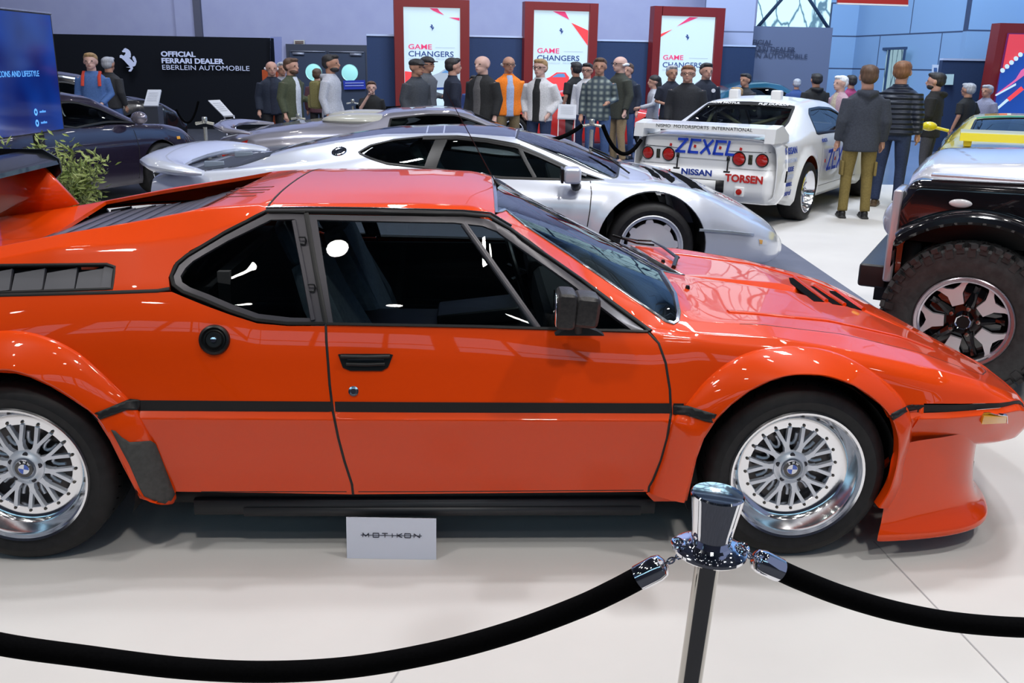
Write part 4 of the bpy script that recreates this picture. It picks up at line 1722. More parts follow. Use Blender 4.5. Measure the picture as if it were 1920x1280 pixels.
m1_lines = [
    # v0 centre line
    [(-2.16, 0, .905), (-1.9, 0, .925), (-1.5, 0, .955), (-1.1, 0, 1.01), (-.80, 0, 1.10), (-.72, 0, 1.165), (-.55, 0, 1.198), (0, 0, 1.210), (.2, 0, 1.203), (.28, 0, 1.185), (.65, 0, 1.015), (1.07, 0, .815), (1.13, 0, .808), (1.5, 0, .768), (1.8, 0, .690), (2.05, 0, .590), (2.25, 0, .498), (2.36, 0, .445), (2.40, 0, .43)],
    # v1
    [(-2.16, .33, .905), (-1.9, .33, .925), (-1.5, .33, .955), (-1.1, .33, 1.01), (-.80, .33, 1.10), (-.72, .33, 1.160), (-.55, .33, 1.192), (0, .33, 1.203), (.2, .33, 1.196), (.275, .33, 1.178), (.65, .38, .985), (1.0, .42, .815), (1.07, .42, .805), (1.5, .42, .765), (1.8, .42, .688), (2.05, .40, .588), (2.25, .30, .498), (2.36, .12, .445), (2.40, .0, .43)],
    # v2 roof edge, pillar, hood edge
    [(-2.16, .62, .915), (-1.9, .62, .945), (-1.58, .62, .998), (-1.17, .61, 1.082), (-.9, .59, 1.128), (-.72, .57, 1.162), (-.5, .555, 1.176), (0, .55, 1.180), (.2, .55, 1.172), (.27, .55, 1.150), (.6, .61, .930), (.87, .70, .812), (.95, .70, .808), (1.2, .68, .795), (1.5, .66, .752), (1.8, .66, .680), (2.05, .62, .582), (2.2, .50, .520), (2.36, .20, .445), (2.40, .0, .43)],
    # v3 gutter, fender crest
    [(-2.16, .70, .88), (-1.9, .71, .91), (-1.58, .71, .965), (-1.17, .70, 1.045), (-.9, .69, 1.06), (-.72, .665, 1.08), (-.5, .615, 1.155), (0, .610, 1.158), (.16, .610, 1.152), (.255, .615, 1.140), (.375, .63, 1.072), (.59, .68, .915), (.80, .745, .795), (.95, .79, .790), (1.2, .79, .778), (1.45, .79, .736), (1.8, .79, .662), (1.95, .775, .622), (2.07, .74, .572), (2.2, .62, .510), (2.3, .42, .465), (2.36, .25, .440), (2.40, .0, .43)],
    # v4 belt, shoulder
    [(-2.16, .84, .74), (-1.3, .855, .80), (-.9, .85, .84), (-.7, .845, .85), (-.5, .825, .828), (0, .82, .822), (.78, .81, .795), (1.0, .835, .755), (1.2, .845, .735), (1.5, .845, .700), (1.8, .84, .632), (1.95, .825, .600), (2.07, .79, .560), (2.2, .66, .500), (2.3, .46, .455), (2.36, .28, .435), (2.40, .0, .425)],
    # v5 strip, upper edge
    [(-2.16, .86, .585), (-1.3, .885, .585), (0, .885, .578), (1.3, .885, .574), (1.8, .87, .565), (2.0, .84, .560), (2.1, .79, .556), (2.2, .69, .480), (2.3, .49, .440), (2.36, .30, .425), (2.40, .0, .42)],
    # v6 strip, lower edge
    [(-2.16, .86, .548), (-1.3, .885, .548), (0, .885, .541), (1.3, .885, .538), (1.8, .87, .540), (2.0, .84, .543), (2.1, .79, .545), (2.2, .70, .470), (2.3, .50, .430), (2.36, .31, .415), (2.40, .0, .41)],
    # v7 lip
    [(-2.16, .875, .53), (-1.3, .902, .53), (0, .902, .523), (1.3, .902, .520), (1.8, .890, .524), (2.0, .86, .530), (2.1, .82, .530), (2.2, .74, .455), (2.3, .54, .415), (2.36, .33, .40), (2.40, .0, .40)],
    # v8 sill
    [(-2.16, .82, .30), (-1.3, .85, .22), (0, .85, .218), (1.3, .85, .225), (1.60, .83, .30), (1.75, .81, .365), (1.95, .77, .38), (2.1, .72, .37), (2.2, .66, .36), (2.3, .48, .355), (2.36, .30, .35), (2.40, .0, .35)],
    # v9 tuck
    [(-2.16, .80, .27), (-1.3, .83, .190), (0, .83, .188), (1.3, .83, .19), (1.60, .80, .27), (1.75, .77, .335), (1.95, .72, .35), (2.1, .67, .34), (2.2, .61, .33), (2.3, .44, .32), (2.36, .27, .32), (2.40, .0, .32)],
]


M1S = Surf(m1_lines, [.5, .4, .12, .10, .5, .02, .02, .1, .1, 0], .025)
m1 = Car(M1S, M1, nu=260, nv=12)
UX = M1S.x0

SEAM_D = [(611, 610), (612, 640), (614, 665), (618, 720), (624, 770), (634, 820), (646, 865), (660, 908), (662, 926)]
SEAM_F = [(1216, 624), (1235, 643), (1248, 680), (1256, 730), (1258, 775), (1251, 820), (1239, 863), (1224, 900), (1217, 912), (1216, 921)]
ARCH_F = [(1290, 936), (1297, 900), (1306, 860), (1320, 822), (1345, 785), (1371, 759), (1406, 733), (1445, 714), (1485, 704), (1537, 704), (1570, 712), (1603, 724), (1647, 754), (1673, 785), (1684, 820), (1682, 872), (1674, 905), (1665, 925)]
ARCH_R = [(-170, 790), (-130, 748), (-80, 712), (-20, 697), (30, 700), (56, 707), (94, 724), (131, 746), (165, 769), (180, 784), (206, 825), (232, 877), (262, 934)]
LEDGE_R = [(497, 394), (420, 440), (360, 472), (330, 498), (320, 520), (318, 540)]
QW = [(502, 400), (565, 400), (574, 403), (608, 604), (540, 603), (480, 596), (430, 579), (380, 558), (345, 545), (328, 533), (325, 518), (335, 497), (352, 482), (420, 442)]
QW_IN = [(507, 412), (553, 411), (591, 596), (545, 595), (485, 588), (437, 571), (390, 551), (356, 538), (341, 528), (338, 517), (347, 502), (362, 488), (428, 450)]
DW = [(578, 402), (868, 406), (916, 411), (955, 432), (1020, 480), (1115, 546), (1212, 621), (1100, 616), (900, 610), (611, 606)]
DW_IN = [(594, 412), (850, 417), (905, 423), (932, 433), (975, 464), (1066, 527), (1185, 618), (1100, 615), (900, 609), (624, 604)]
WS = [(947, 393), (984, 423), (1066, 477), (1158, 540), (1250, 603), (1262, 607), (1270, 602), (1273, 585), (1266, 550), (1240, 508), (1196, 467), (1160, 443), (1130, 428), (1075, 400), (1039, 376), (1003, 355), (944, 335), (938, 345), (937, 362), (940, 380)]

# door, with the window frame cut out of it
m1.panel('door', [(613, 608), (900, 612), (1100, 618), (1214, 623)] + SEAM_F[1:] + [(663, 926)] + [(p[0] + 2.5, p[1]) for p in SEAM_D[::-1][1:-1]], ORANGE, mirror=True, h=.028)
# lower rear quarter, with the wheel arch
m1.panel('rear_quarter_panel', [(-320, 571), (0, 556), (215, 550), (322, 547), (346, 557), (380, 571), (432, 590), (482, 606), (540, 611), (609, 611)] + [(p[0] - 2.5, p[1]) for p in SEAM_D[1:]] +
         [(500, 923), (330, 921), (318, 946), (290, 943)] + ARCH_R[::-1] + [('s', -1.72, 8.6), ('s', UX, 8.6)], ORANGE, mirror=True, h=.026)
# rear clamshell: side, buttress, roof behind the seam
CL = [(-320, 567), (0, 552), (212, 546), (318, 542), (316, 520), (325, 497), (357, 469), (420, 437), (497, 396), (500, 389)]
cl_uv = m1.path(CL, False)
tip = m1.hit(120, 437)
cl_half = cl_uv + [(-.505, 1.5), (-.505, 0)]
cl_half += [(-.72, 0), (-.72, 1.0), (-.715, 1.85), (-.80, 1.93), (-1.0, 1.93), (-1.25, 1.93), (-1.5, 1.93), (-1.5, 0), (UX, 0)]
VENT = [(-300, 520), (-150, 508), (0, 497), (200, 495), (215, 500), (210, 541), (0, 548), (-150, 556), (-300, 565)]
vent_uv = m1.path(VENT, True)
m1.panel('rear_clamshell', {'uv': cl_half}, ORANGE, holes=[{'uv': vent_uv}], mirror=True, h=.026)
# engine louvre panel between the buttresses
LOUV = MB()
for i in range(11):
    x = -1.48 + i * .07
    z = float(np.interp(x, [-1.5, -1.1, -.8, -.72], [.965, 1.02, 1.105, 1.15])) - .02
    LOUV.box((x, 0, z + .012), (.092, 1.19, .006), Matrix.Rotation(-.22, 3, 'Y'))
LOUV.build('engine_louvre', M1_GREY, M1)
# roof
roofs = [('s', -.495, v) for v in (2.95, 1.5, 0, -1.5, -2.95)]
m1.panel('roof', roofs + [('s', .15, -2.95), ('s', .262, -2.9), ('s', .272, -2.0), ('s', .272, 0), ('s', .272, 2.0), ('s', .262, 2.9), ('s', .15, 2.95)], ORANGE, h=.03)
# front body: pillar strip, fender, hood
wsuv = m1.path(WS, True)
near = [p for p in wsuv if p[1] > 0]
half = sorted([p for p in near], key=lambda p: 0)
ws_half = []
base_u = 1.075
ws_edge = m1.path([(947, 393), (984, 423), (1066, 477), (1158, 540), (1250, 603), (1262, 607), (1270, 602), (1273, 585), (1266, 550), (1240, 508)], False)
ws_half = [(.279, 0), (.279, 1.0), (.277, 1.9)] + ws_edge + [(max(base_u - .004, ws_edge[-1][0] + .01), 0.)]
ws_full = ws_half + [(p[0], -p[1]) for p in ws_half[::-1][1:-1]]
m1.panel('windscreen', {'uv': ws_full}, CARGLASS_C, off=-.006, depth=0, h=.03)
m1.ribbon('windscreen_seal', [('s', p[0], p[1]) for p in ws_full], mat('windscreen_trim', (.30, .31, .34), .15, .8), .014, .004, .01, closed=True)
FRONT = [(1218, 618), (1089, 519), (1020, 470), (958, 425)]
fr_uv = m1.path([(921, 401), (958, 425), (1020, 471), (1089, 521), (1219, 619), (1222, 624)] + [(p[0] + 2.5, p[1]) for p in SEAM_F[1:]] + [(1212, 925), (1225, 940), (1250, 946), (1278, 943), (1288, 938)] + ARCH_F[1:], False, 9)
fr_uv += [(1.68, 7.6), (1.72, 6.35), (1.72, 4.95), (1.85, 4.95), (2.0, 4.97), (2.10, 4.93), (2.17, 4.3), (2.17, 3.6), (2.19, 3.0), (2.30, 2.2), (2.345, 1.2), (2.352, 0)]
front_half = [(base_u, 0)] + [p for p in ws_edge[::-1]] + [(.277, 2.0)] + fr_uv
front_half[0] = (max(base_u, ws_edge[-1][0] + .012), 0.)
m1.panel('front_body', {'uv': front_half}, ORANGE, mirror=True, h=.026)
m1.panel('bumper', [('s', 1.675, 7.5), ('s', 1.70, 7.0), ('s', 1.715, 6.1), ('s', 1.80, 6.05), ('s', 2.0, 6.05), ('s', 2.12, 6.02), ('s', 2.18, 4.6), ('s', 2.2, 3.4), ('s', 2.31, 2.2), ('s', 2.36, 1.2), ('s', 2.365, 0), ('s', 2.395, 0), ('s', 2.385, 8.2), ('s', 2.3, 8.6), ('s', 2.1, 8.6), ('s', 1.9, 8.6), ('s', 1.75, 8.6), ('s', 1.66, 8.5)], ORANGE, mirror=True, h=.026)
SLOTM = mat('slot_black', (.002, .0015, .0015), .9, spec=.05)
for q in ([(1479, 521), (1487, 521), (1546, 566), (1526, 565), (1482, 531)], [(1517, 536), (1526, 537), (1580, 573), (1561, 570), (1520, 544)], [(1555, 545), (1566, 546), (1616, 581), (1595, 577), (1558, 552)]):
    m1.panel('bonnet_vent', q, SLOTM, off=.0012, depth=.003, h=.02, step=6)
    m1.ribbon('vent_lip', [(q[1][0] + 2, q[1][1] - 1), (q[2][0] + 3, q[2][1] - 1)], ORANGE, .016, .010, .004)

# seams
SEAMM = mat('panel_gap', (.006, .004, .004), .6)
m1.ribbon('door_seam', SEAM_D, SEAMM, .008, .0015, .004, mirror=True)
m1.ribbon('door_seam', SEAM_F, SEAMM, .008, .0015, .004, mirror=True)
m1.ribbon('clamshell_seam', [(-320, 569), (0, 553), (212, 548), (296, 545), (318, 541)], SEAMM, .012, .002, .004, mirror=True)
m1.ribbon('roof_seam', [('s', -.5, 2.9), ('s', -.5, 0), ('s', -.5, -2.9)], SEAMM, .006, .001, .004)
m1.ribbon('bonnet_seam', [('s', 1.12, 2.1), ('s', 1.5, 2.0), ('s', 1.8, 1.95), ('s', 2.1, 1.8), ('s', 2.3, .9), ('s', 2.31, 0)], SEAMM, .004, .0006, .004, mirror=True)
# raised bonnet creases
m1.ribbon('bonnet_crease', [('s', 1.12, 1.45), ('s', 1.5, 1.35), ('s', 1.95, 1.1)], ORANGE, .03, .005, .004, mirror=True)
# roof slots behind the seam
for k in range(4):
    x0, x1_ = [(417, 478), (426, 494), (433, 504), (443, 512)][k]
    y0, y1 = [(369.5, 367), (363, 360.5), (358, 355.5), (353, 350)][k]
    m1.ribbon('roof_slot', [(x0, y0), (x1_, y1)], mat('slot_red', (.10, .008, .002), .6), .012, .0012, .003, mirror=True)

# wheel arch flares
FLF = [((1217, 922), (1284, 943)), ((1239, 866), (1294, 905)), ((1252, 820), (1305, 862)), ((1262, 788), (1318, 826)), ((1276, 768), (1331, 803)), ((1296, 745), (1346, 784)), ((1326, 710), (1371, 759)), ((1365, 679), (1406, 733)), ((1410, 658), (1445, 714)),
       ((1462, 649), (1487, 704)), ((1518, 650), (1537, 704)), ((1566, 660), (1570, 711)), ((1612, 681), (1603, 724)), ((1655, 710), (1642, 750)), ((1685, 738), (1670, 780)), ((1703, 768), (1683, 812)), ((1709, 800), (1686, 842)), ((1703, 850), (1681, 878)), ((1691, 900), (1669, 918)), ((1670, 948), (1648, 952))]
m1.flare('wheel_arch_flare', FLF, ORANGE)
flare_f = m1._flare
FLR = [((-190, 760), (-165, 800)), ((-150, 690), (-130, 755)), ((-100, 648), (-80, 717)), ((-40, 626), (-25, 699)), ((15, 619), (15, 695)), ((64, 624), (56, 706)), ((112, 641), (94, 723)), ((152, 664), (131, 745)), ((188, 695), (163, 768)), ((219, 725), (182, 786)),
       ((244, 750), (196, 806)), ((263, 778), (210, 833)), ((286, 826), (232, 876)), ((310, 880), (250, 912)), ((329, 926), (272, 937)), ((322, 944), (292, 944))]
m1.flare('wheel_arch_flare', FLR, ORANGE)
flare_r = m1._flare

# black side strip in its three runs
STR_R = [(-170, 790), (-150, 800)]
def strip_part(pts_u, va=5.02, vb=5.98, name='side_strip'):
    lo = [(u, va) for u in pts_u]
    hi = [(u, vb) for u in pts_u[::-1]]
    m1.panel(name, {'uv': lo + hi}, SATIN, off=.001, depth=.004, h=.02, mirror=True)
strip_part([-.90 + i * .05 for i in range(13)] + [-.262])
strip_part([-.252 + i * .05 for i in range(23)] + [.856])
strip_part([.866, .88, .90])
strip_part([1.70, 1.75, 1.8, 1.9, 2.0, 2.1, 2.14])
m1.decal('side_strip', [(172, 777), (244, 747), (262, 750), (262, 768), (238, 768), (182, 789)], SATIN, flare_r, .004)
m1.decal('side_strip', [(1262, 760), (1288, 760), (1350, 779), (1337, 793), (1322, 790), (1284, 777), (1262, 776)], SATIN, flare_f, .004)
m1.decal('side_strip', [(1667, 777), (1703, 760), (1724, 759), (1724, 767), (1700, 772), (1675, 788)], SATIN, flare_f, .004)
# crease above the sill and the black sill board
m1.ribbon('sill_crease', [('s', -.72, 7.93), ('s', -.23, 7.93)], SEAMM, .003, .0006, .003, mirror=True)
m1.ribbon('sill_crease', [('s', -.19, 7.93), ('s', .79, 7.93)], SEAMM, .003, .0006, .003, mirror=True)
sb = MB()
for sg in (-1, 1):
    sb.box((.04, sg * .80, .165), (1.60, .04, .055))
    sb.box((.10, sg * .812, .150), (1.38, .03, .03))
sb.build('sill_board', mat('sill_black', (.02, .022, .026), .5), M1)
# stone guard behind the rear wheel
m1.decal('stone_guard', [(208, 806), (216, 808), (228, 820), (243, 829), (262, 828), (283, 826), (292, 832), (329, 926), (317, 946), (296, 941), (270, 930), (262, 916), (243, 872)], GUARD, flare_r, .004)

# vent grille in the rear quarter
m1.panel('vent_backing', {'uv': vent_uv}, mat('vent_black', (.006, .006, .007), .8), off=-.045, depth=0, mirror=True)
g_ = m1
for k, px in enumerate((-238, -176, -114, -52, 10, 72, 133, 193)):
    yt = 499.5 - px * .018
    m1.panel('vent_blade', [(px - 48, yt + 12), (px + 4, yt + 3), (px + 9, yt + 1), (px + 3, 541 - px * .02), (px - 4, 542 - px * .02), (px - 55, 545 - px * .02)], mat('vent_grey', (.10, .10, .115), .5), off=-.012, depth=.012, h=.03, mirror=True)
m1.panel('vent_block', [(194, 497), (214, 501), (209, 541), (187, 541)], _M['vent_grey'], off=-.006, depth=.012, h=.03, mirror=True)
m1.ribbon('vent_surround', VENT, SATIN, .009, .002, .012, closed=True, mirror=True)

# side glass and frames
m1.panel('quarter_window_frame', QW, FRAMEG, holes=[QW_IN], off=-.002, depth=.012, h=.02, mirror=True)
m1.panel('quarter_window', QW_IN, CARGLASS_D, off=-.012, depth=0, h=.03, mirror=True)
m1.ribbon('quarter_window_seal', [(608, 606), (540, 606), (480, 599), (430, 582), (378, 560), (343, 547), (325, 534), (321, 517), (332, 494), (350, 479), (418, 438), (499, 396), (572, 398)], RUBBER, .012, .004, .006, mirror=True)
m1.panel('door_window_frame', DW, FRAMEG, holes=[DW_IN], off=-.002, depth=.012, h=.02, mirror=True)
m1.panel('door_window', DW_IN, CARGLASS_D, off=-.012, depth=0, h=.03, mirror=True)
m1.ribbon('drip_rail', [(499, 396), (580, 395.5), (700, 397), (868, 401), (917, 406), (956, 429), (1020, 476), (1089, 524), (1150, 570), (1219, 621)], RUBBER, .020, .006, .006, mirror=True)
m1.ribbon('drip_moulding', [(499, 391.5), (580, 391), (700, 392.5), (868, 397), (919, 401.5), (958, 425)], mat('bright_moulding', (.35, .36, .4), .15, .9), .004, .008, .006, mirror=True)
m1.ribbon('belt_moulding', [(612, 607), (900, 612), (1214, 622)], SATIN, .010, .006, .004, mirror=True)
m1.ribbon('quarter_pillar_seal', [(574, 400), (592, 505), (611, 607)], SATIN, .016, .002, .004, mirror=True)
m1.ribbon('vent_window_divider', [(869, 419), (940, 517), (1009, 615)], FRAMEG, .020, .004, .014, mirror=True)
m1.ribbon('quarter_window_bar', [(551, 414), (569, 505), (587, 600)], FRAMEG, .016, .006, .012, mirror=True)
for q in ((568, 453), (585, 541)):
    u, v = m1.hit(*q)
    b = MB()
    p = m1.pos(u, v, .008)
    b.tube([p + Vector((-.012, 0, .012)), p + Vector((.008, 0, .012)), p + Vector((.012, 0, 0)), p + Vector((.008, 0, -.012)), p + Vector((-.010, 0, -.010))], .0035, 8)
    b.build('window_latch', BLACK, M1)

# fuel filler, handle, lock, marker
u, v = m1.hit(402, 637)
p, q = m1.pos(u, v), m1.pos(u, v, 1) - m1.pos(u, v)
b = MB()
b.lathe([(0, -.010), (.010, -.012), (.024, -.012), (.030, -.005), (.034, -.004), (.040, -.013), (.047, -.010), (.050, 0), (.050, .01)], 40)
o = b.build('fuel_cap', BLACK, M1)
o.location = p
o.rotation_euler = (-q).to_track_quat('Y', 'Z').to_euler()
b = MB()
b.lathe([(0, -.021), (.009, -.020), (.012, -.010)], 20)
o2 = b.build('cap_lock', CHROME, o)
b = MB()
c = m1.pos(*m1.hit(686, 673))
def hp(px, py, off=0.):
    a_ = m1.hit(px, py)
    return m1.pos(a_[0], a_[1], off)
m1.panel('door_handle', [(634, 664), (642, 663), (730, 663), (737, 665), (728, 688), (716, 695), (657, 695), (643, 689)], BLACK, off=.004, depth=.01, h=.02, mirror=True)
hb = MB()
hb.tube([hp(640, 668, .014), hp(686, 669, .018), hp(732, 668, .014)], .006, 10)
hb.tube([hp(650, 682, .008), hp(686, 683, .010), hp(722, 682, .008)], .006, 10)
hb.build('handle_bar', SATIN, M1)
m1.ribbon('handle_highlight', [(652, 674), (720, 674)], FRAMEG, .004, .010, .004)
u, v = m1.hit(663, 733)
p, q = m1.pos(u, v), m1.pos(u, v, 1) - m1.pos(u, v)
b = MB()
b.lathe([(0, -.006), (.009, -.006), (.011, -.003), (.0115, -.005), (.0165, -.004), (.017, .004)], 28)
b.box((0, -.0065, 0), (.002, .001, .012))
o = b.build('door_lock', POLISH, M1)
o.location = p
o.rotation_euler = (-q).to_track_quat('Y', 'Z').to_euler()
m1.panel('side_marker', [(1841, 778), (1884, 776), (1883, 789), (1838, 791)], mat('amber_lens', (.85, .38, .01), .15, 0, 1), off=.010, depth=.014, h=.02, mirror=True)
m1.ribbon('marker_surround', [(1841, 777), (1884, 775), (1885, 789)], CHROME, .003, .012, .002)

# mirrors
for sg in (-1, 1):
    b = MB()
    cx, cy, cz = .545, sg * .905, .905
    b.box((cx - .052, cy, cz), (.062, .125, .118), Matrix.Rotation(.06, 3, 'Y'), .020)
    b.box((cx + .012, cy, cz - .003), (.085, .118, .105), Matrix.Rotation(.10, 3, 'Y'), .028)
    o = b.build('door_mirror', noise_mat('mirror_plastic', (.016, .015, .016), (.030, .026, .026), 90., .45, .15), M1)
    b = MB()
    b.tube([(cx - .01, cy + sg * -.01, cz - .045), (cx - .005, cy - sg * .03, cz - .085)], .016, 12)
    b.prism([(-.075, 0), (.085, 0), (.06, .016), (.02, .030), (-.02, .030), (-.055, .014)], (0, -sg * .04, 0), (cx - .005, cy - sg * .02, cz - .098))
    b.build('mirror_foot', SATIN, o)
    b = MB()
    b.box((cx - .085, cy, cz), (.002, .105, .095), None, .0)
    b.build('mirror_glass', CHROME, o)

# antenna, wiper, nozzles
u, v = m1.hit(931, 347)
p = m1.pos(u, v)
b = MB()
b.tube([p + Vector((.01, 0, -.003)), p + Vector((-.004, 0, .012)), p + Vector((-.010, 0, .022))], [.011, .007, .004], 10)
b.tube([p + Vector((-.008, 0, .018)), p + Vector((-.20, 0, .36))], [.0022, .0012], 6)
b.build('antenna', BLACK, M1)
b = MB()
b.tube([hp(1262, 503, .005), hp(1265, 497, .022), hp(1268, 492, .024)], .010, 8)
b.tube([hp(1269, 493, .024), hp(1243, 474, .026), hp(1222, 460, .028)], [.011, .009, .005], 8, flat=(.5, 1))
b.tube([hp(1222, 460, .028), hp(1196, 449, .026), hp(1168, 442, .022)], .0045, 6)
b.tube([hp(1226, 464, .012), hp(1192, 452, .012), hp(1150, 441, .012)], .005, 6)
b.build('wiper', BLACK, M1)
b = MB()
for q in ((1289, 541), (1243, 492)):
    b.lathe([(0, .014), (.007, .013), (.010, 0)], 12, 'z', tuple(hp(*q)))
b.build('washer_nozzle', BLACK, M1)

# front apron and splitter below the bumper
def apron():
    b = MB()
    prof = []      # plan outline (x, y) of the apron and lip
    plan = [(1.62, .90), (1.80, .86), (1.95, .80), (2.04, .70), (2.10, .50), (2.13, .25), (2.14, 0)]
    lip = [(1.60, .925), (1.80, .905), (1.97, .86), (2.09, .77), (2.17, .55), (2.20, .27), (2.21, 0)]
    rows = []
    for (pl, z) in ((0, .44), (0, .36), (0, .25), (.25, .155), (.7, .120), (1.0, .105), (1.0, .085), (.9, .078)):
        rows.append([(a[0] + (c[0] - a[0]) * pl - (.03 if z > .3 else 0) * 0, a[1] + (c[1] - a[1]) * pl, z) for a, c in zip(plan, lip)])
    for sg in (-1, 1):
        vs, fs = [], []
        for r in rows:
            vs += [(p[0], p[1] * sg, p[2]) for p in r]
        L = len(plan)
        for i in range(len(rows) - 1):
            for j in range(L - 1):
                fs.append((i * L + j, i * L + j + 1, (i + 1) * L + j + 1, (i + 1) * L + j))
        b.add(vs, fs)
    return b
o = apron().build('front_apron', ORANGE, M1, angle=50)
sm = o.modifiers.new('smooth', 'SUBSURF')
sm.levels = sm.render_levels = 2
# arch trailing edges: inner returns of the wheel arches
def arch_liner(xc, R0, name):
    b = MB()
    for sg in (-1, 1):
        vs, fs = [], []
        n = 36
        for k in range(n + 1):
            a = -.35 + (PI + .7) * k / n
            vs += [(xc + R0 * math.cos(a), sg * .875, .30 + R0 * math.sin(a)), (xc + R0 * math.cos(a), sg * .52, .30 + R0 * math.sin(a))]
        for k in range(n):
            fs.append((2 * k, 2 * k + 1, 2 * k + 3, 2 * k + 2))
        vs += [(xc, sg * .52, .3)]
        for k in range(n):
            fs.append((2 * k + 1, 2 * k + 3, len(vs) - 1))
        b.add(vs, fs)
    return b
b = arch_liner(1.29, .368, 'f')
b.v += []
o = b.build('wheel_arch_liner', DARKIN, M1)
arch_liner(-1.307, .38, 'r').build('wheel_arch_liner', DARKIN, M1)

# underbody, cabin tub
b = MB()
b.box((0.05, 0, .20), (4.1, 1.16, .06))
b.box((-.02, 0, .20), (1.72, 1.60, .05))
b.build('floor_pan', DARKIN, M1)
b = MB()
b.box((-.62, 0, .62), (.04, 1.5, .72))
b.box((-.95, 0, .62), (.5, 1.30, .55))
b.box((.98, 0, .50), (.05, 1.5, .56))
b.box((.86, 0, .70), (.34, 1.42, .12), None, .05)
b.box((0, -.78, .5), (1.5, .03, .60))
b.box((0, .78, .5), (1.5, .03, .60))
b.box((-1.72, 0, .60), (.06, 1.4, .58))
b.box((-1.9, 0, .85), (.45, 1.3, .04))
b.box((1.95, 0, .36), (.3, 1.0, .16))
b.build('cabin_tub', DARKIN, M1)
m1.panel('roof_lining', [('s', -.49, 2.6), ('s', -.49, 0), ('s', -.49, -2.6), ('s', .25, -2.6), ('s', .25, 2.6)], DARKIN, off=-.03, depth=0, h=.06)
b = MB()
b.box((.02, 0, .50), (.95, .30, .26), None, .03)
b.box((.22, 0, .655), (.34, .24, .06), Matrix.Rotation(-.12, 3, 'Y'), .015)
b.build('centre_console', SATIN, M1)
b = MB()
b.box((.60, 0, .72), (.30, 1.36, .20), None, .06)
b.box((.50, .36, .80), (.14, .42, .10), None, .03)
b.build('dashboard', DARKIN, M1)
b = MB()
pts = [(.40 + .06 * math.cos(a) * 0 - .055 * math.sin(a), .36 + .18 * math.cos(a), .74 + .165 * math.sin(a)) for a in [2 * PI * k / 28 for k in range(29)]]
b.tube(pts, .013, 8, False)
b.tube([(.36, .20, .74), (.44, .36, .74), (.36, .52, .74)], .012, 6)
b.tube([(.40, .36, .74), (.60, .36, .66)], .02, 8)
b.build('steering_wheel', BLACK, M1)


def car_seat(parent, x, y, z=.30, lean=.38, name='seat', m=None, sc_=1.):
    b = MB()
    R = Matrix.Rotation(-lean, 3, 'Y')
    def W(lx, ly, lz):
        return Vector((x, y, z)) + Vector((lx, ly, lz)) * sc_
    b.box(W(.05, 0, .10), (.52 * sc_, .34 * sc_, .16 * sc_), Matrix.Rotation(-.15, 3, 'Y'), .05)
    for s_ in (-1, 1):
        b.box(W(.05, s_ * .20, .14), (.50 * sc_, .09 * sc_, .18 * sc_), Matrix.Rotation(-.15, 3, 'Y'), .04)
        b.tube([W(-.20, s_ * .215, .12), W(-.27, s_ * .22, .32), W(-.38, s_ * .20, .54), W(-.44, s_ * .13, .66)], [.06, .055, .045, .03], 10)
    b.box(W(-.31, 0, .40), (.10 * sc_, .36 * sc_, .60 * sc_), R, .045)
    b.box(W(-.46, 0, .75), (.10 * sc_, .25 * sc_, .18 * sc_), R, .045)
    return b.build(name, m or SEATM, parent)


car_seat(M1, .02, -.36, .28, .40)
car_seat(M1, .02, .36, .28, .40)

# rear wing on two orange uprights and two black struts
b = MB()
prof = [(-.17, .0), (-.12, .028), (0, .048), (.10, .040), (.165, .010), (.17, -.008), (.10, -.012), (0, -.004), (-.12, -.014)]
b.prism([(p_[0] * 1.0, p_[1]) for p_ in prof], (0, 1.38, 0), (-1.90, -.69, 1.175))
o = b.build('rear_wing', mat('wing_black', (.005, .005, .007), .25, 0, .3, spec=.3), M1)
b = MB()
for sg in (-1, 1):
    b.prism([(-.19, .05), (-.12, .085), (.10, .085), (.17, .04), (.175, -.02), (.14, -.055), (.05, -.075), (-.10, -.03), (-.19, -.02)], (0, sg * .012, 0), (-1.90, sg * .69, 1.15))
b.build('wing_endplate', mat('wing_black'), M1)
b = MB()
for sg in (-1, 1):
    b.prism([(-2.00, .90), (-1.64, .99), (-1.78, 1.16), (-1.96, 1.16), (-2.03, 1.05)], (0, sg * .03, 0), (0, sg * .62, 0))
b.build('wing_upright', ORANGE, M1)
b = MB()
for sg in (-1, 1):
    b.box((-1.93, sg * .15, 1.04), (.05, .016, .26))
b.build('wing_strut', BLACK, M1)

# wheels
make_wheel('front_wheel', M1, (1.307, -.78, .315), spin=.05)
make_wheel('front_wheel', M1, (1.307, .78, .315), rotz=PI, far=True)
make_wheel('rear_wheel', M1, (-1.307, -.765, .318), R=.318, rim=.236, W=.27, spin=.2)
make_wheel('rear_wheel', M1, (-1.307, .765, .318), R=.318, rim=.236, W=.27, rotz=PI, far=True)
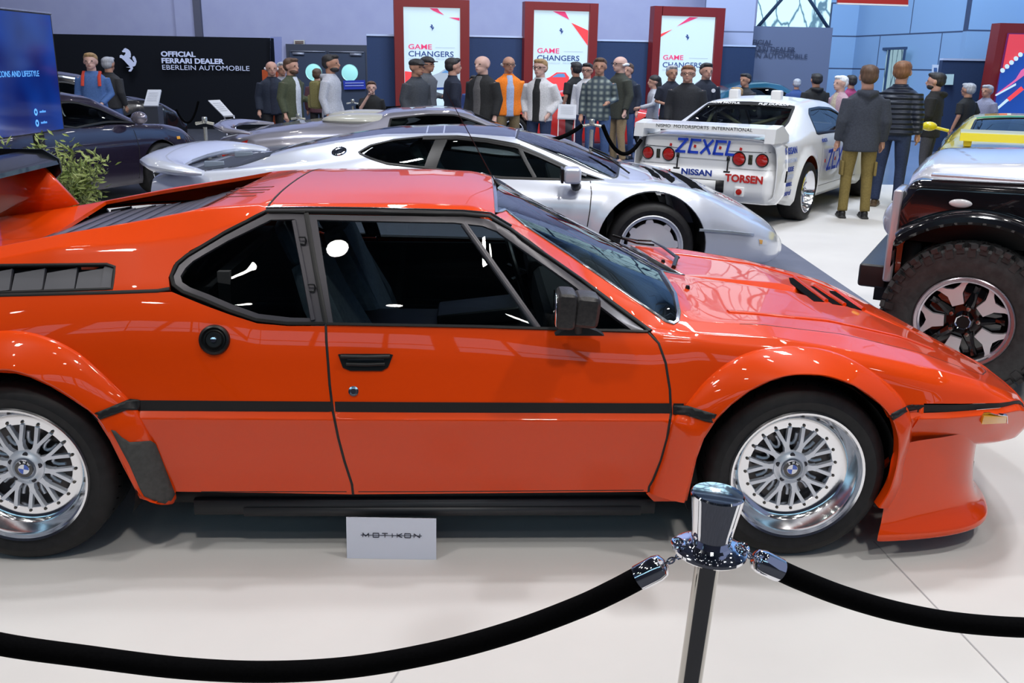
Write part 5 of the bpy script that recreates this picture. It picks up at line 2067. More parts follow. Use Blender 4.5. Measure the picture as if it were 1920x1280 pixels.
# ------------------------------------------------------------------ the long silver coupe behind
SILVER = mat('silver_paint', (.66, .70, .80), .32, .35, 1.0)
XJ = empty('sports_car', 'long low silver coupe with black glass canopy, teardrop side window and wraparound tail spoiler', 'car', (1.043, 7.947, 0), 0)
xj_lines = [
    [(-4.12, 0, .78), (-3.9, 0, .81), (-3.6, 0, .82), (-3.3, 0, .87), (-2.9, 0, .98), (-2.55, 0, 1.055), (-2.2, 0, 1.115), (-1.9, 0, 1.15), (-1.55, 0, 1.168), (-1.2, 0, 1.158), (-.9, 0, 1.12), (-.6, 0, 1.035), (-.1, 0, .855), (.1, 0, .80), (.46, 0, .725), (.84, 0, .565), (1.03, 0, .45), (1.12, 0, .36), (1.17, 0, .28)],
    [(-4.12, .5, .78), (-3.9, .52, .81), (-3.6, .54, .82), (-3.3, .55, .86), (-3.02, .55, .935), (-2.73, .55, .995), (-2.4, .55, 1.055), (-2.06, .55, 1.105), (-1.48, .55, 1.125), (-1.07, .55, 1.103), (-.65, .58, .985), (-.27, .66, .82), (0, .62, .80), (.46, .58, .715), (.84, .50, .55), (1.03, .40, .44), (1.12, .30, .355), (1.17, .15, .28)],
    [(-4.12, .7, .77), (-3.6, .74, .82), (-3.3, .74, .84), (-2.6, .69, .94), (-2.24, .67, 1.01), (-1.72, .65, 1.09), (-1.477, .645, 1.10), (-1.07, .65, 1.06), (-.65, .67, .925), (-.36, .73, .805), (0, .80, .80), (.3, .82, .755), (.5, .81, .67), (.85, .74, .49), (1.0, .64, .42), (1.1, .46, .345), (1.17, .22, .27)],
    [(-4.12, .80, .74), (-3.6, .84, .83), (-2.9, .85, .875), (-2.2, .86, .90), (-1.87, .86, .88), (-1.14, .855, .815), (-.38, .86, .79), (0, .89, .765), (.4, .90, .68), (.75, .85, .50), (.95, .73, .41), (1.1, .50, .32), (1.17, .26, .25)],
    [(-4.12, .86, .62), (-3.6, .93, .66), (-2.6, .97, .66), (-1.5, .955, .60), (-.4, .955, .58), (0, .975, .57), (.4, .965, .50), (.75, .89, .42), (.95, .77, .34), (1.1, .53, .27), (1.17, .29, .22)],
    [(-4.12, .84, .38), (-3.6, .90, .30), (-2.6, .95, .22), (-1.5, .94, .20), (-.4, .94, .20), (0, .95, .21), (.4, .93, .22), (.75, .86, .21), (.95, .74, .19), (1.1, .50, .18), (1.17, .27, .18)],
    [(-4.12, .78, .33), (-3.6, .84, .22), (-2.6, .88, .16), (-1.5, .87, .15), (-.4, .87, .15), (0, .88, .16), (.4, .86, .16), (.75, .80, .16), (.95, .68, .15), (1.1, .44, .15), (1.17, .22, .15)],
]


xj_lines = [[((-2.7 + (p[0] + 2.7) * .83) if p[0] < -2.7 else p[0], p[1], p[2]) for p in l] for l in xj_lines]


def xj_disp(u, a, lat, z):
    for (xc, ro, amp) in ((0., .50, .02), (-2.70, .52, .02)):
        r = np.hypot(u - xc, z - .33)
        t = np.clip((ro - r) / .12, 0, 1)
        up = np.clip((a - 2.5) / 1., 0, 1)
        lat = lat + amp * t * t * (3 - 2 * t) * up
    return lat, z


xj = Car(Surf(xj_lines, [.5, .3, .5, .5, .5, .4, 0], .06, xj_disp), XJ, nu=200)
XW = [(673, 285), (695, 272), (738, 262), (793, 256.5), (859, 256), (913, 261.5), (968, 271.5), (1012, 289), (1060, 311), (1100, 326), (1131, 337), (1040, 336), (940, 333), (860, 323), (793, 314), (727, 307), (695, 297), (676, 288.5)]
xw = xj.path(XW)
XS = [(968, 259), (1000, 272), (1060, 297), (1110, 319), (1151, 334)]
xs = xj.path(XS, False)
canopy = [(-3.05, .0)] + [p for p in xj.path([(492, 287), (560, 275), (640, 262), (720, 251), (860, 249), (966, 257)], False)]
can = [(p[0], p[1]) for p in canopy[1:]]
can_full = [(-3.12, 0.)] + can + [(can[-1][0] + .01, 0.)] + [(p[0], -p[1]) for p in can[::-1]]
ws = xs + [(xs[-1][0] + .05, .8), (xs[-1][0] + .12, 0.)]
ws = [(can[-1][0] + .03, 0.)] + ws
ws_f = ws[1:] + [(p[0], -p[1]) for p in ws[1:-1][::-1]] + [ws[0]]
body_panel(xj, 'body', SILVER, -3.80, 1.165, 6, [(0, .33, .415), (-2.70, .33, .43)], [xw, [(p[0], -p[1]) for p in xw], can_full, ws_f], h=.032)
xj.panel('roof', {'uv': can_full}, mat('black_canopy', (.005, .005, .007), .12, 0, .25, spec=.3), off=-.004, depth=0)
xj.panel('windscreen', {'uv': ws_f}, CARGLASS_C, off=-.006, depth=0)
xj.panel('side_window', {'uv': xw}, CARGLASS, off=-.008, depth=0, mirror=True)
xj.ribbon('window_seal', [('s', *p) for p in xw], BLACK, .022, .003, .01, closed=True, mirror=True)
xj.ribbon('window_surround', [(793, 258), (859, 257.5), (913, 263), (968, 273), (1012, 291), (1060, 313), (1100, 328)], BLACK, .05, .001, .014, mirror=True)
xj.ribbon('door_pillar', [(971, 270), (985, 300), (1003, 333)], BLACK, .03, .001, .014, mirror=True)
xj.ribbon('door_pillar', [(828, 260), (815, 290), (806, 316)], BLACK, .09, .001, .014, mirror=True)
xj.ribbon('door_seam', [(1107, 339), (1109, 362), (1106, 395), (1101, 425)], SEAMM, .008, .001, .004, mirror=True)
xj.ribbon('windscreen_seal', [('s', *p) for p in ws_f], BLACK, .018, .002, .01, closed=True)
xj.ribbon('roof_crease', [(803, 236), (800, 249)], SILVER, .012, .003)
xj.ribbon('roof_crease', [(834, 236), (832, 249)], SILVER, .012, .003)
for q in ([(1209, 312), (1224, 319), (1238, 331), (1233, 334), (1222, 329)], [(1222, 314), (1245, 322), (1266, 334), (1262, 338), (1244, 333)], [(1249, 317), (1275, 326), (1298, 338), (1294, 342), (1274, 336)]):
    xj.panel('bonnet_vent', q, mat('slot_black', (.004, .003, .003), .9), off=.0015, depth=.003, h=.03, mirror=True)
xj.ribbon('front_strip', [(1311, 431), (1360, 434), (1412, 440)], mat('pale_strip', (.55, .62, .72), .2, .6, 1.), .022, .012, .004, mirror=True)
xj.panel('indicator', [(1422, 448), (1436, 450), (1437, 458), (1424, 460)], mat('clear_lens', (.75, .78, .82), .1, 0, 1), off=.004, depth=.006, h=.02, mirror=True)
xj.panel('indicator_bulb', [(1423, 449), (1429, 450), (1428, 457), (1424, 457)], mat('amber_lens'), off=.007, depth=.003, h=.02, mirror=True)
# round filler
uu, vv = xj.hit(636, 284)
b = MB()
b.lathe([(0, -.004), (.02, -.006), (.035, -.004), (.045, -.006), (.058, -.003), (.062, .004)], 36)
o = b.build('filler_cap', CHROME, XJ)
for k in range(8):
    a = 2 * PI * k / 8
    b = MB()
    b.ball((math.cos(a) * .05, -.006, math.sin(a) * .05), .006, 8, 5)
    b.build('cap_screw', BLACK, o)
o.location = xj.pos(uu, vv, .002)
q = xj.pos(uu, vv, 1) - xj.pos(uu, vv)
o.rotation_euler = (-q).to_track_quat('Y', 'Z').to_euler()
xj.ribbon('spoiler_seam', [(286, 324), (330, 325), (372, 323), (396, 318), (402, 312)], BLACK, .018, .002, .004, mirror=True)
# spoiler
b = MB()
pts, rs = [], []
half = [(-3.36, .945, .830), (-3.42, .95, .838), (-3.52, .94, .848), (-3.66, .86, .862), (-3.75, .70, .872), (-3.78, .42, .885), (-3.79, 0, .89)]
path_ = half + [(p[0], -p[1], p[2]) for p in half[::-1][1:]]
rr = [.05, .085, .115, .145, .165, .17, .17]
b.tube(path_, rr + rr[::-1][1:], 18, flat=(.36, 1.))
b.build('tail_spoiler', SILVER, XJ)
xj.panel('spoiler_gap_shade', [('s', -3.56, 1.5), ('s', -3.2, 1.7), ('s', -2.95, 1.2), ('s', -3.0, 0), ('s', -2.95, -1.2), ('s', -3.2, -1.7), ('s', -3.56, -1.5)], mat('gap_shade_blue_black', (.015, .022, .035), .5), off=.003, depth=.004, h=.05)  # dark sheet on the deck, the shade inside the spoiler hoop put into colour
b = MB()
b.box((-3.44, -.42, .825), (.16, .02, .08), None, .01)
b.box((-3.44, .42, .825), (.16, .02, .08), None, .01)
b.build('spoiler_strut', mat('grey_blue_strut', (.25, .30, .38), .4), XJ)
b = MB()
b.box((-3.80, 0, .55), (.10, 1.5, .40), None, .03)
b.box((-1.6, 0, .22), (4.9, 1.5, .05))
b.box((-2.25, 0, .55), (.04, 1.55, .55))
b.box((-.30, 0, .50), (.05, 1.55, .50))
b.box((-.55, 0, .72), (.45, 1.35, .14), None, .04)
b.build('cabin_tub', DARKIN, XJ)
for sg in (-1, 1):
    b = MB()
    b.box((-.62, sg * 1.0, .865), (.13, .20, .115), None, .035)
    o = b.build('door_mirror', SILVER, XJ)
    b = MB()
    b.tube([(-.60, sg * .98, .82), (-.58, sg * .90, .77)], [.03, .04], 10)
    b.build('mirror_stalk', BLACK, o)
    b = MB()
    b.box((-.695, sg * 1.0, .865), (.02, .19, .105), None, .008)
    b.build('mirror_glass', BLACK, o)
car_seat(XJ, -1.35, -.35, .2, .5, m=noise_mat('grey_leather', (.10, .13, .14), (.14, .17, .18), 30., .5))
car_seat(XJ, -1.35, .35, .2, .5, m=_M['grey_leather'])
b = MB()
for s_ in (-1, 1):
    b.tube([xj.pos(-.15, .9 * s_, .02), xj.pos(-.28, .35 * s_, .03), xj.pos(-.42, .2 * s_, .03)], .008, 6)
b.build('wiper', BLACK, XJ)
make_wheel('front_wheel', XJ, (0, -.84, .33), R=.325, rim=.238, W=.26, style='aero', tread=False)
make_wheel('front_wheel', XJ, (0, .84, .33), R=.325, rim=.238, W=.26, style='aero', rotz=PI, tread=False)
make_wheel('rear_wheel', XJ, (-2.70, -.84, .345), R=.345, rim=.245, W=.32, style='aero', tread=False)
make_wheel('rear_wheel', XJ, (-2.70, .84, .345), R=.345, rim=.245, W=.32, style='aero', rotz=PI, tread=False)
b = MB()
for xc, R0 in ((0, .41), (-2.7, .43)):
    for sg in (-1, 1):
        vs, fs = [], []
        n = 30
        for k in range(n + 1):
            a = -.35 + (PI + .7) * k / n
            vs += [(xc + R0 * math.cos(a), sg * .93, .33 + R0 * math.sin(a)), (xc + R0 * math.cos(a), sg * .5, .33 + R0 * math.sin(a))]
        for k in range(n):
            fs.append((2 * k, 2 * k + 1, 2 * k + 3, 2 * k + 2))
        b.add(vs, fs)
b.build('wheel_arch_liner', DARKIN, XJ)
# ------------------------------------------------------------------ the white racing saloon seen from behind
WHITE = mat('white_race_paint', (.80, .80, .80), .35, 0, .7)
GT = empty('race_car', 'white racing coupe seen from behind with round red tail lights and large blue tail lettering', 'car', (2.55, 11.0, 0), math.radians(56))
gt_lines = [
    [(-.93, 0, .93), (-.6, 0, .955), (-.28, 0, .975), (.0, 0, 1.09), (.40, 0, 1.275), (.55, 0, 1.30), (1.0, 0, 1.33), (1.45, 0, 1.30), (1.60, 0, 1.27), (2.2, 0, .98), (2.6, 0, .92), (3.2, 0, .78), (3.42, 0, .68)],
    [(-.93, .55, .93), (-.6, .55, .955), (-.28, .58, .970), (.0, .58, 1.07), (.40, .53, 1.245), (.55, .52, 1.265), (1.0, .52, 1.29), (1.45, .52, 1.265), (1.60, .54, 1.235), (2.2, .64, .955), (2.6, .62, .90), (3.2, .60, .77), (3.42, .55, .67)],
    [(-.93, .74, .90), (-.6, .75, .93), (-.28, .74, .94), (.0, .70, 1.03), (.40, .62, 1.19), (.6, .60, 1.215), (1.0, .595, 1.23), (1.45, .60, 1.21), (1.65, .62, 1.17), (2.2, .74, .93), (2.6, .74, .87), (3.2, .72, .74), (3.42, .64, .64)],
    [(-.93, .80, .84), (-.28, .82, .885), (.3, .82, .90), (2.1, .82, .88), (2.6, .83, .82), (3.2, .80, .70), (3.42, .70, .60)],
    [(-.93, .83, .66), (-.4, .855, .68), (.3, .85, .66), (1.5, .84, .62), (2.6, .86, .62), (3.2, .83, .55), (3.42, .73, .52)],
    [(-.93, .82, .34), (-.4, .83, .26), (.3, .83, .25), (1.5, .83, .25), (2.6, .84, .25), (3.2, .82, .25), (3.42, .72, .25)],
    [(-.93, .76, .30), (-.4, .78, .20), (.3, .78, .20), (2.6, .78, .20), (3.42, .66, .2)],
]


def gt_disp(u, a, lat, z):
    for xc in (0., 2.615):
        r = np.hypot(u - xc, z - .32)
        t = np.clip((.50 - r) / .12, 0, 1)
        up = np.clip((a - 2.8) / .6, 0, 1)
        lat = lat + .045 * t * t * (3 - 2 * t) * up
    return lat, z


gt = Car(Surf(gt_lines, [.5, .35, .3, .3, .5, .3, 0], .05, gt_disp), GT, nu=200)
gw = gt.path([(1485, 207), (1504, 208), (1518, 214), (1530, 226), (1542, 245), (1546, 258), (1495, 265), (1490, 240)], True)
gw = [gt.side(x, z) for x, z in ((.42, .93), (.50, 1.13), (.62, 1.185), (1.0, 1.195), (1.4, 1.175), (1.62, 1.13), (1.9, 1.02), (2.02, .93), (1.3, .92))]
gw2 = [gt.side(x, z) for x, z in ((.02, .98), (.10, 1.02), (.3, 1.10), (.35, 1.12), (.33, 1.0), (.30, .97))]
rw = [(-.24, 1.12), (-.24, 0), (-.24, -1.12), (.0, -1.14), (.36, -1.08), (.37, 0), (.36, 1.08), (.0, 1.14)]
fw = [(1.63, 1.15), (1.63, 0), (1.63, -1.15), (1.9, -1.25), (2.2, -1.25), (2.24, 0), (2.2, 1.25), (1.9, 1.25)]
def mir(q):
    return [(p[0], -p[1]) for p in q]
body_panel(gt, 'body', WHITE, -.925, 3.41, 6, [(0, .32, .40), (2.615, .32, .39)], [gw, mir(gw), rw, fw], h=.035)
gt.panel('side_window', {'uv': gw}, glass_mat('race_glass', (.22, .24, .26)), off=-.008, depth=0, mirror=True)
gt.panel('rear_window', {'uv': rw}, CARGLASS, off=-.006, depth=0)
gt.panel('windscreen', {'uv': fw}, CARGLASS_C, off=-.006, depth=0)
gt.ribbon('window_seal', [('s', *p) for p in gw], BLACK, .035, .003, .01, closed=True, mirror=True)
gt.ribbon('rear_window_seal', [('s', *p) for p in rw], BLACK, .03, .003, .01, closed=True)
gt.ribbon('sun_strip', [('s', .33, 1.05), ('s', .335, 0), ('s', .33, -1.05)], BLACK, .07, .002, .006)
gt.ribbon('boot_seam', [('s', -.28, 1.3), ('s', -.6, 1.45), ('s', -.92, 1.5)], SEAMM, .008, .001, .004, mirror=True)


def tail_fn(u, z):
    # u is to the right, z the height
    x = -.93 - .055 * np.clip((.60 - z) / .06, 0, 1) + .03 * np.clip((z - .8) / .1, 0, 1) + .10 * np.clip((.40 - z) / .15, 0, 1) ** 2
    w_ = .80 + .05 * np.clip((.7 - z) / .1, 0, 1)
    x = x + .22 * np.clip((np.abs(u) - w_ + .16) / .16, 0, 1.2) ** 2.2
    return x, -u, z


gtail = Car(FnSurf(tail_fn, -.86, .86, .26, .935), GT)
def tp(u, z):
    return ('s', u, z)
gtail.panel('tail_panel', [tp(-.80, .27), tp(.80, .27), tp(.85, .36), tp(.85, .60), tp(.81, .85), tp(.76, .925), tp(-.76, .925), tp(-.81, .85), tp(-.85, .60), tp(-.85, .36)], WHITE, h=.03, off=0, depth=.02)
def tpos(u, z, off=0.):
    p = gtail.S.ev(np.array([u]), np.array([z]))[0]
    n = gtail.S.normal(np.array([u]), np.array([z]))[0]
    return Vector(p + n * off), Vector(n)
_, nn = tpos(0, .7)
sgn = 1 if nn.x < 0 else -1
for (u, r) in ((-.655, .062), (-.405, .066), (.405, .066), (.655, .062)):
    p, n = tpos(u, .715, .006 * sgn)
    b = MB()
    b.lathe([(0, -.012), (r * .6, -.010), (r * .95, -.003), (r, .004)], 28, 'x')
    o = b.build('tail_light', mat('red_lens', (.45, .012, .004), .12, 0, 1), GT)
    o.location = p
    b = MB()
    b.lathe([(r * .98, -.002), (r * 1.10, -.006), (r * 1.16, .004)], 28, 'x')
    b.build('light_ring', BLACK, o)
for sg in (-1, 1):
    p, n = tpos(sg * .53, .715, .004)
    b = MB()
    b.box((p.x - .004, p.y, p.z), (.012, .045, .10), None, .004)
    b.build('reflector', mat('olive_black', (.03, .03, .01), .2, 0, 1), GT)
    p, n = tpos(sg * .29, .66, .01)
    b = MB()
    b.tube([(p.x - .02, p.y, p.z + .08), (p.x - .028, p.y, p.z - .08)], .008, 8)
    b.box((p.x - .02, p.y, p.z + .05), (.02, .03, .04))
    b.box((p.x - .03, p.y, p.z - .085), (.03, .07, .015))
    b.build('boot_pin', BLACK, GT)
BLUE = mat('decal_blue', (.015, .06, .55), .4)
REDD = mat('decal_red', (.55, .02, .015), .4)
NAVY = mat('decal_navy', (.02, .05, .30), .4)
LX, LZ = Vector((0, -1, 0)), Vector((0, 0, 1))


def tail_text(name, s, u, z, size, m, **k):
    p, n = tpos(u, z, 0)
    x = min(tpos(u + d, z, 0)[0].x for d in (-.2, 0, .2))
    return lettering(name, s, size, m, GT, (x - .006, p.y, p.z), LX, LZ, depth=.003, **k)


# ZEXEL in block letters with red squares
ZX = MB()
def stroke(b, pts, w, x):
    for (a, c) in zip(pts[:-1], pts[1:]):
        a, c = Vector((x, -a[0], a[1])), Vector((x, -c[0], c[1]))
        d = (c - a).normalized()
        nrm = Vector((0, -d.z, d.y)) * w / 2
        a2, c2 = a - d * w / 2, c + d * w / 2
        b.add([a2 - nrm, a2 + nrm, c2 + nrm, c2 - nrm, a2 - nrm + Vector((-.003, 0, 0)), a2 + nrm + Vector((-.003, 0, 0)), c2 + nrm + Vector((-.003, 0, 0)), c2 - nrm + Vector((-.003, 0, 0))],
              [(0, 1, 2, 3), (7, 6, 5, 4), (0, 4, 5, 1), (1, 5, 6, 2), (2, 6, 7, 3), (3, 7, 4, 0)])
def zexel(b, rb, u0, z0, h, x, s=1.):
    L = .105 * s
    sh = .03 * s
    def T(u, z):
        return (u0 + u + sh * (z / h), z0 + z)
    w_ = .030 * s
    stroke(b, [T(0, h), T(L, h)], w_, x)
    stroke(b, [T(L - .005, h), T(.005, 0)], w_, x)
    stroke(b, [T(0, 0), T(L, 0)], w_, x)
    for o_ in (.165 * s, .485 * s):
        stroke(b, [T(o_ + L, h), T(o_, h), T(o_, 0), T(o_ + L, 0)], w_, x)
    o_ = .325 * s
    stroke(b, [T(o_, h), T(o_ + L, 0)], w_, x)
    stroke(b, [T(o_ + L, h), T(o_, 0)], w_, x)
    o_ = .64 * s
    stroke(b, [T(o_, h), T(o_, 0), T(o_ + L * .9, 0)], w_, x)
    for (uu_, zz_) in ((-.09 * s, h / 2), (.165 * s + .06 * s, h / 2), (.485 * s + .06 * s, h / 2), (.80 * s, h / 2)):
        stroke(rb, [T(uu_, zz_ - .001), T(uu_, zz_ + .001)], w_ * 1.0, x)


ZR = MB()
zexel(ZX, ZR, -.315, .755, .13, tpos(0, .8)[0].x - .006, .90)
ZX.build('tail_lettering', BLUE, GT, False, angle=None)['label'] = 'large blue lettering on the tail'
ZR.build('tail_lettering_squares', REDD, GT, False, angle=None)
tail_text('bumper_lettering', 'NISSAN', -.04, .545, .085, NAVY, align='CENTER', bold=.003, sx=1.25)
tail_text('bumper_lettering', 'TORSEN', .50, .515, .105, REDD, align='CENTER', bold=.004, sx=1.05)
tail_text('bumper_lettering', 'TORSEN', -.55, .515, .105, REDD, align='CENTER', bold=.004, sx=1.05)
b = MB()
xx = tpos(0, .5)[0].x
b.box((xx - .004, -.02, .42), (.012, .52, .13))
b.build('plate_recess', BLACK, GT)
b = MB()
b.box((xx - .014, -.0, .425), (.01, .38, .105))
b.build('plate', mat('plate_white', (.7, .7, .7), .5), GT)
p, n = tpos(.46, .38, .004)
b = MB()
b.box((p.x - .01, p.y, p.z), (.03, .10, .10), None, .01)
b.build('tow_recess', mat('pale_grey', (.5, .5, .52), .5), GT)
b = MB()
b.lathe([(0, -.02), (.03, -.018), (.034, 0)], 20, 'x')
o = b.build('fog_light', _M['red_lens'], GT)
o.location = (p.x - .02, p.y, p.z)
# seams on the tail
def tline(pts, w=.006):
    return gtail.ribbon('tail_seam', [tp(*q) for q in pts], mat('grey_gap', (.15, .15, .15), .6), w, .001, .003)
tline([(-.80, .80), (-.28, .79)])
tline([(.28, .79), (.80, .80)])
tline([(-.28, .69), (.28, .69)])
tline([(-.83, .615), (-.3, .615)])
tline([(.3, .615), (.83, .615)])
# wing
b = MB()
b.prism([(-.20, .0), (-.19, .055), (.0, .085), (.06, .06), (.06, .035), (-.06, .02)], (0, 1.46, 0), (-.80, -.73, .985))
b.build('rear_wing', WHITE, GT)
for sg in (-1, 1):
    b = MB()
    b.prism([(-.22, -.09), (-.20, .055), (.0, .088), (.10, .04), (.22, -.02), (.24, -.09)], (0, sg * -.11, 0), (-.80, sg * .80, .985))
    b.build('wing_support', WHITE, GT)
lettering('wing_lettering', 'NISMO  MOTORSPORTS  INTERNATIONAL', .05, mat('decal_black', (.03, .03, .03), .4), GT, (-.995, .0, 1.02), LX, (.1, 0, 1), align='CENTER', sx=1.15)
for i_, s in enumerate(('FUJI DUNLOP', 'KOM MOTUL')):
    p = gt.pos(.335, .55 - i_ * 1.1, .008)
    n = gt.pos(.335, 0, 1) - gt.pos(.335, 0, 0)
    lettering('sun_strip_lettering', s, .062, mat('decal_white', (.85, .85, .85), .4), GT, p + Vector((0, 0, .002)), LX, n.cross(LX).normalized() if n.cross(LX).z > 0 else -n.cross(LX).normalized(), align='CENTER', sx=1.0, bold=.002)
# roof pods
for (x, y) in ((.62, .30), (.62, -.22)):
    b = MB()
    z = gt.pos(x, 0).z
    b.box((x, y, z + .03), (.12, .12, .13), None, .03)
    b.build('roof_pod', WHITE, GT)
# side decals
def side_text(s, x, z, size, m, **k):
    u_, v_ = gt.side(x, z, 2.9)
    P = gt.pos(u_, v_, .006)
    e = gt.pos(gt.side(x + .15, z, 2.9)[0], gt.side(x + .15, z, 2.9)[1], .006) - P
    up = gt.pos(*gt.side(x, z + .05, 2.9), .006) - P
    return lettering('side_lettering', s, size, m, GT, P + Vector((0, -.004, 0)), e, up, align='CENTER', depth=.003, **k)
for s, x, z, sz, m in (('NISSAN', -.56, .80, .10, NAVY), ('YOKOHAMA', -.57, .70, .06, mat('decal_pale', (.45, .5, .65), .4)), ('ADDE', -.58, .61, .07, NAVY), ('CUSCO', -.58, .53, .06, _M['decal_pale']), ('GABRIEL', -.60, .45, .055, NAVY), ('Castrol', -.62, .36, .08, NAVY)):
    side_text(s, x, z, sz, m, shear=.2, bold=.002)
side_text('BOSCH', .62, .845, .06, NAVY, bold=.001)
zb, zr = MB(), MB()
zexel(zb, zr, 0, 0, .20, 0, 1.25)
for mb, m_, nme in ((zb, BLUE, 'side_lettering'), (zr, REDD, 'side_lettering_squares')):
    u_, v_ = gt.side(.62, .55, 2.9)
    y = gt.pos(u_, v_).y - .035
    mesh(nme, [(.66 - (v[1]) * 1.0, y + v[0], .52 + v[2]) for v in mb.v], mb.f, m_, GT, False)
gt.ribbon('door_seam', [('z', .58, .88), ('z', .55, .60), ('z', .50, .30)], mat('grey_gap'), .007, .001, .004, mirror=True)
gt.ribbon('door_seam', [('z', 2.0, .88), ('z', 2.02, .60), ('z', 1.98, .30)], mat('grey_gap'), .007, .001, .004, mirror=True)
gt.ribbon('sill_line', [('z', .45, .33), ('z', 2.1, .33)], mat('grey_gap'), .007, .001, .004, mirror=True)
# cage and interior
b = MB()
for sg in (-1, 1):
    b.tube([(.55, sg * .50, .40), (.55, sg * .50, 1.18), (.0, sg * .42, .90)], .022, 8)
    b.tube([(.55, sg * .50, 1.18), (1.5, sg * .50, 1.18), (2.1, sg * .6, .85)], .022, 8)
b.tube([(.55, -.5, 1.18), (.55, .5, 1.18)], .022, 8)
b.tube([(.55, -.5, 1.15), (.05, .3, .86)], .022, 8)
b.tube([(.55, .5, 1.15), (.05, -.3, .86)], .022, 8)
b.build('roll_cage', mat('cage_tan', (.32, .27, .15), .4), GT)
b = MB()
b.box((1.3, 0, .28), (4.1, 1.4, .08))
b.box((-.35, 0, .80), (.75, 1.3, .06))
b.box((2.2, 0, .7), (.3, 1.4, .3), None, .05)
b.box((.0, 0, .55), (.05, 1.4, .6))
b.build('cabin_tub', DARKIN, GT)
car_seat(GT, 1.25, -.36, .40, .3, m=mat('orange_seat', (.75, .10, .02), .7))
for i_, xc in enumerate((0, 2.615)):
    nm = ('rear_wheel', 'front_wheel')[i_]
    make_wheel(nm, GT, (xc, -.76, .325), R=.325, rim=.235, W=.26, style='race', tread=False)
    make_wheel(nm, GT, (xc, .76, .325), R=.325, rim=.235, W=.26, style='race', rotz=PI, tread=False)
# ------------------------------------------------------------------ the black off-roader on the right (nose to the left)
BLACKP = mat('gloss_black_paint', (.006, .006, .008), .12, 0, 1.)
PALE = mat('pale_silver_paint', (.55, .56, .62), .3, .3, 1.)
DF = empty('off_road_car', 'black off-road vehicle with pale silver bonnet and knobbly tyres, cut off at the right edge', 'car', (2.754, 5.462, 0), math.radians(152))
# local frame: x forward (to the left in view), the visible side is +y
def df_side(x, z):      # pixel helper on the wing plane
    return (x, .84, z)
Y = .80
b = MB()
# front wing box with rounded front and top edges
def rbox(b, x0, x1, y0, y1, z0, z1, bev):
    b.box(((x0 + x1) / 2, (y0 + y1) / 2, (z0 + z1) / 2), (x1 - x0, y1 - y0, z1 - z0), None, bev)


def wing(sg):
    """side wing with a wheel arch cut, 2D profile extruded and rounded over at the top"""
    ZT = 1.10
    out = [(.37, .60), (.38, .92)] + [(.38 - .09 + .09 * math.cos(math.radians(a)), ZT - .09 + .09 * math.sin(math.radians(a))) for a in range(0, 91, 15)] + [(-1.25, ZT + .02), (-1.25, .42), (-.62, .42), (-.60, .55)]
    arch = [(.52 * math.cos(math.radians(a)), .40 + .50 * math.sin(math.radians(a))) for a in range(160, 49, -10)] + [(.345, .76), (.345, .60)]
    poly = out + [p for p in arch if p[1] > .55]
    bm = bmesh.new()
    vs = [bm.verts.new((p[0], sg * (Y - .22), p[1])) for p in poly]
    f = bm.faces.new(vs)
    r = bmesh.ops.extrude_face_region(bm, geom=[f])
    for v in r['geom']:
        if isinstance(v, bmesh.types.BMVert):
            v.co.y = sg * Y
    edges = [e for e in bm.edges if all(abs(v.co.y - sg * Y) < 1e-5 for v in e.verts) and min(v.co.z for v in e.verts) > .9 and not any(abs(v.co.x) < .53 and v.co.z < .93 for v in e.verts)]
    bmesh.ops.bevel(bm, geom=edges, offset=.055, segments=5, profile=.5, affect='EDGES')
    bmesh.ops.recalc_face_normals(bm, faces=bm.faces)
    for e in bm.edges:
        if len(e.link_faces) == 2 and e.calc_face_angle(0) > .6:
            e.smooth = False
    me = bpy.data.meshes.new('front_wing')
    bm.to_mesh(me)
    bm.free()
    me.polygons.foreach_set('use_smooth', [True] * len(me.polygons))
    o = link('front_wing', me, BLACKP, DF)
    return o


for sg in (-1, 1):
    w_ = wing(sg)
    # flared arch
    b = MB()
    vs, fs = [], []
    rows = [(.50, Y - .005), (.555, Y - .003), (.565, Y + .02), (.555, Y + .075), (.535, Y + .105), (.51, Y + .11), (.495, Y + .10), (.485, Y - .05)]
    n = 36
    for k in range(n + 1):
        a = math.radians(28 + 140 * k / n)
        for (r, y) in rows:
            xx_ = r * math.cos(a) * 1.04
            zz_ = .42 + r * math.sin(a) * .98
            vs.append((max(min(xx_, .385), -.62), sg * y, zz_))
    L = len(rows)
    for k in range(n):
        for j in range(L - 1):
            fs.append((k * L + j, k * L + j + 1, (k + 1) * L + j + 1, (k + 1) * L + j))
    b.add(vs, fs)
    b.build('arch_flare', BLACKP, DF)
    b = MB()
    b.ball((.10, sg * (Y + .004), .995), (.055, .010, .022), 16, 8)
    b.build('side_repeater', mat('clear_lens', (.75, .78, .82), .1, 0, 1), DF)
    b = MB()
    b.ball((.385, sg * .60, .86), (.10, .115, .115), 20, 12)
    o = b.build('headlight', mat('headlight_glass', (.55, .60, .68), .1, .2, 1), DF)
    b = MB()
    b.lathe([(.115, .0), (.128, .012), (.128, -.02)], 28, 'x', (.39, sg * .60, .86))
    b.build('headlight_ring', BLACK, o)
# pale headlamp surround panel
b = MB()
for sg in (-1, 1):
    b.box((.405, sg * .63, .79), (.05, .31, .50), None, .02)
b.build('headlight_panel', PALE, DF)
b = MB()
b.box((.38, 0, .80), (.06, .95, .42), None, .01)
b.build('grille', BLACK, DF)
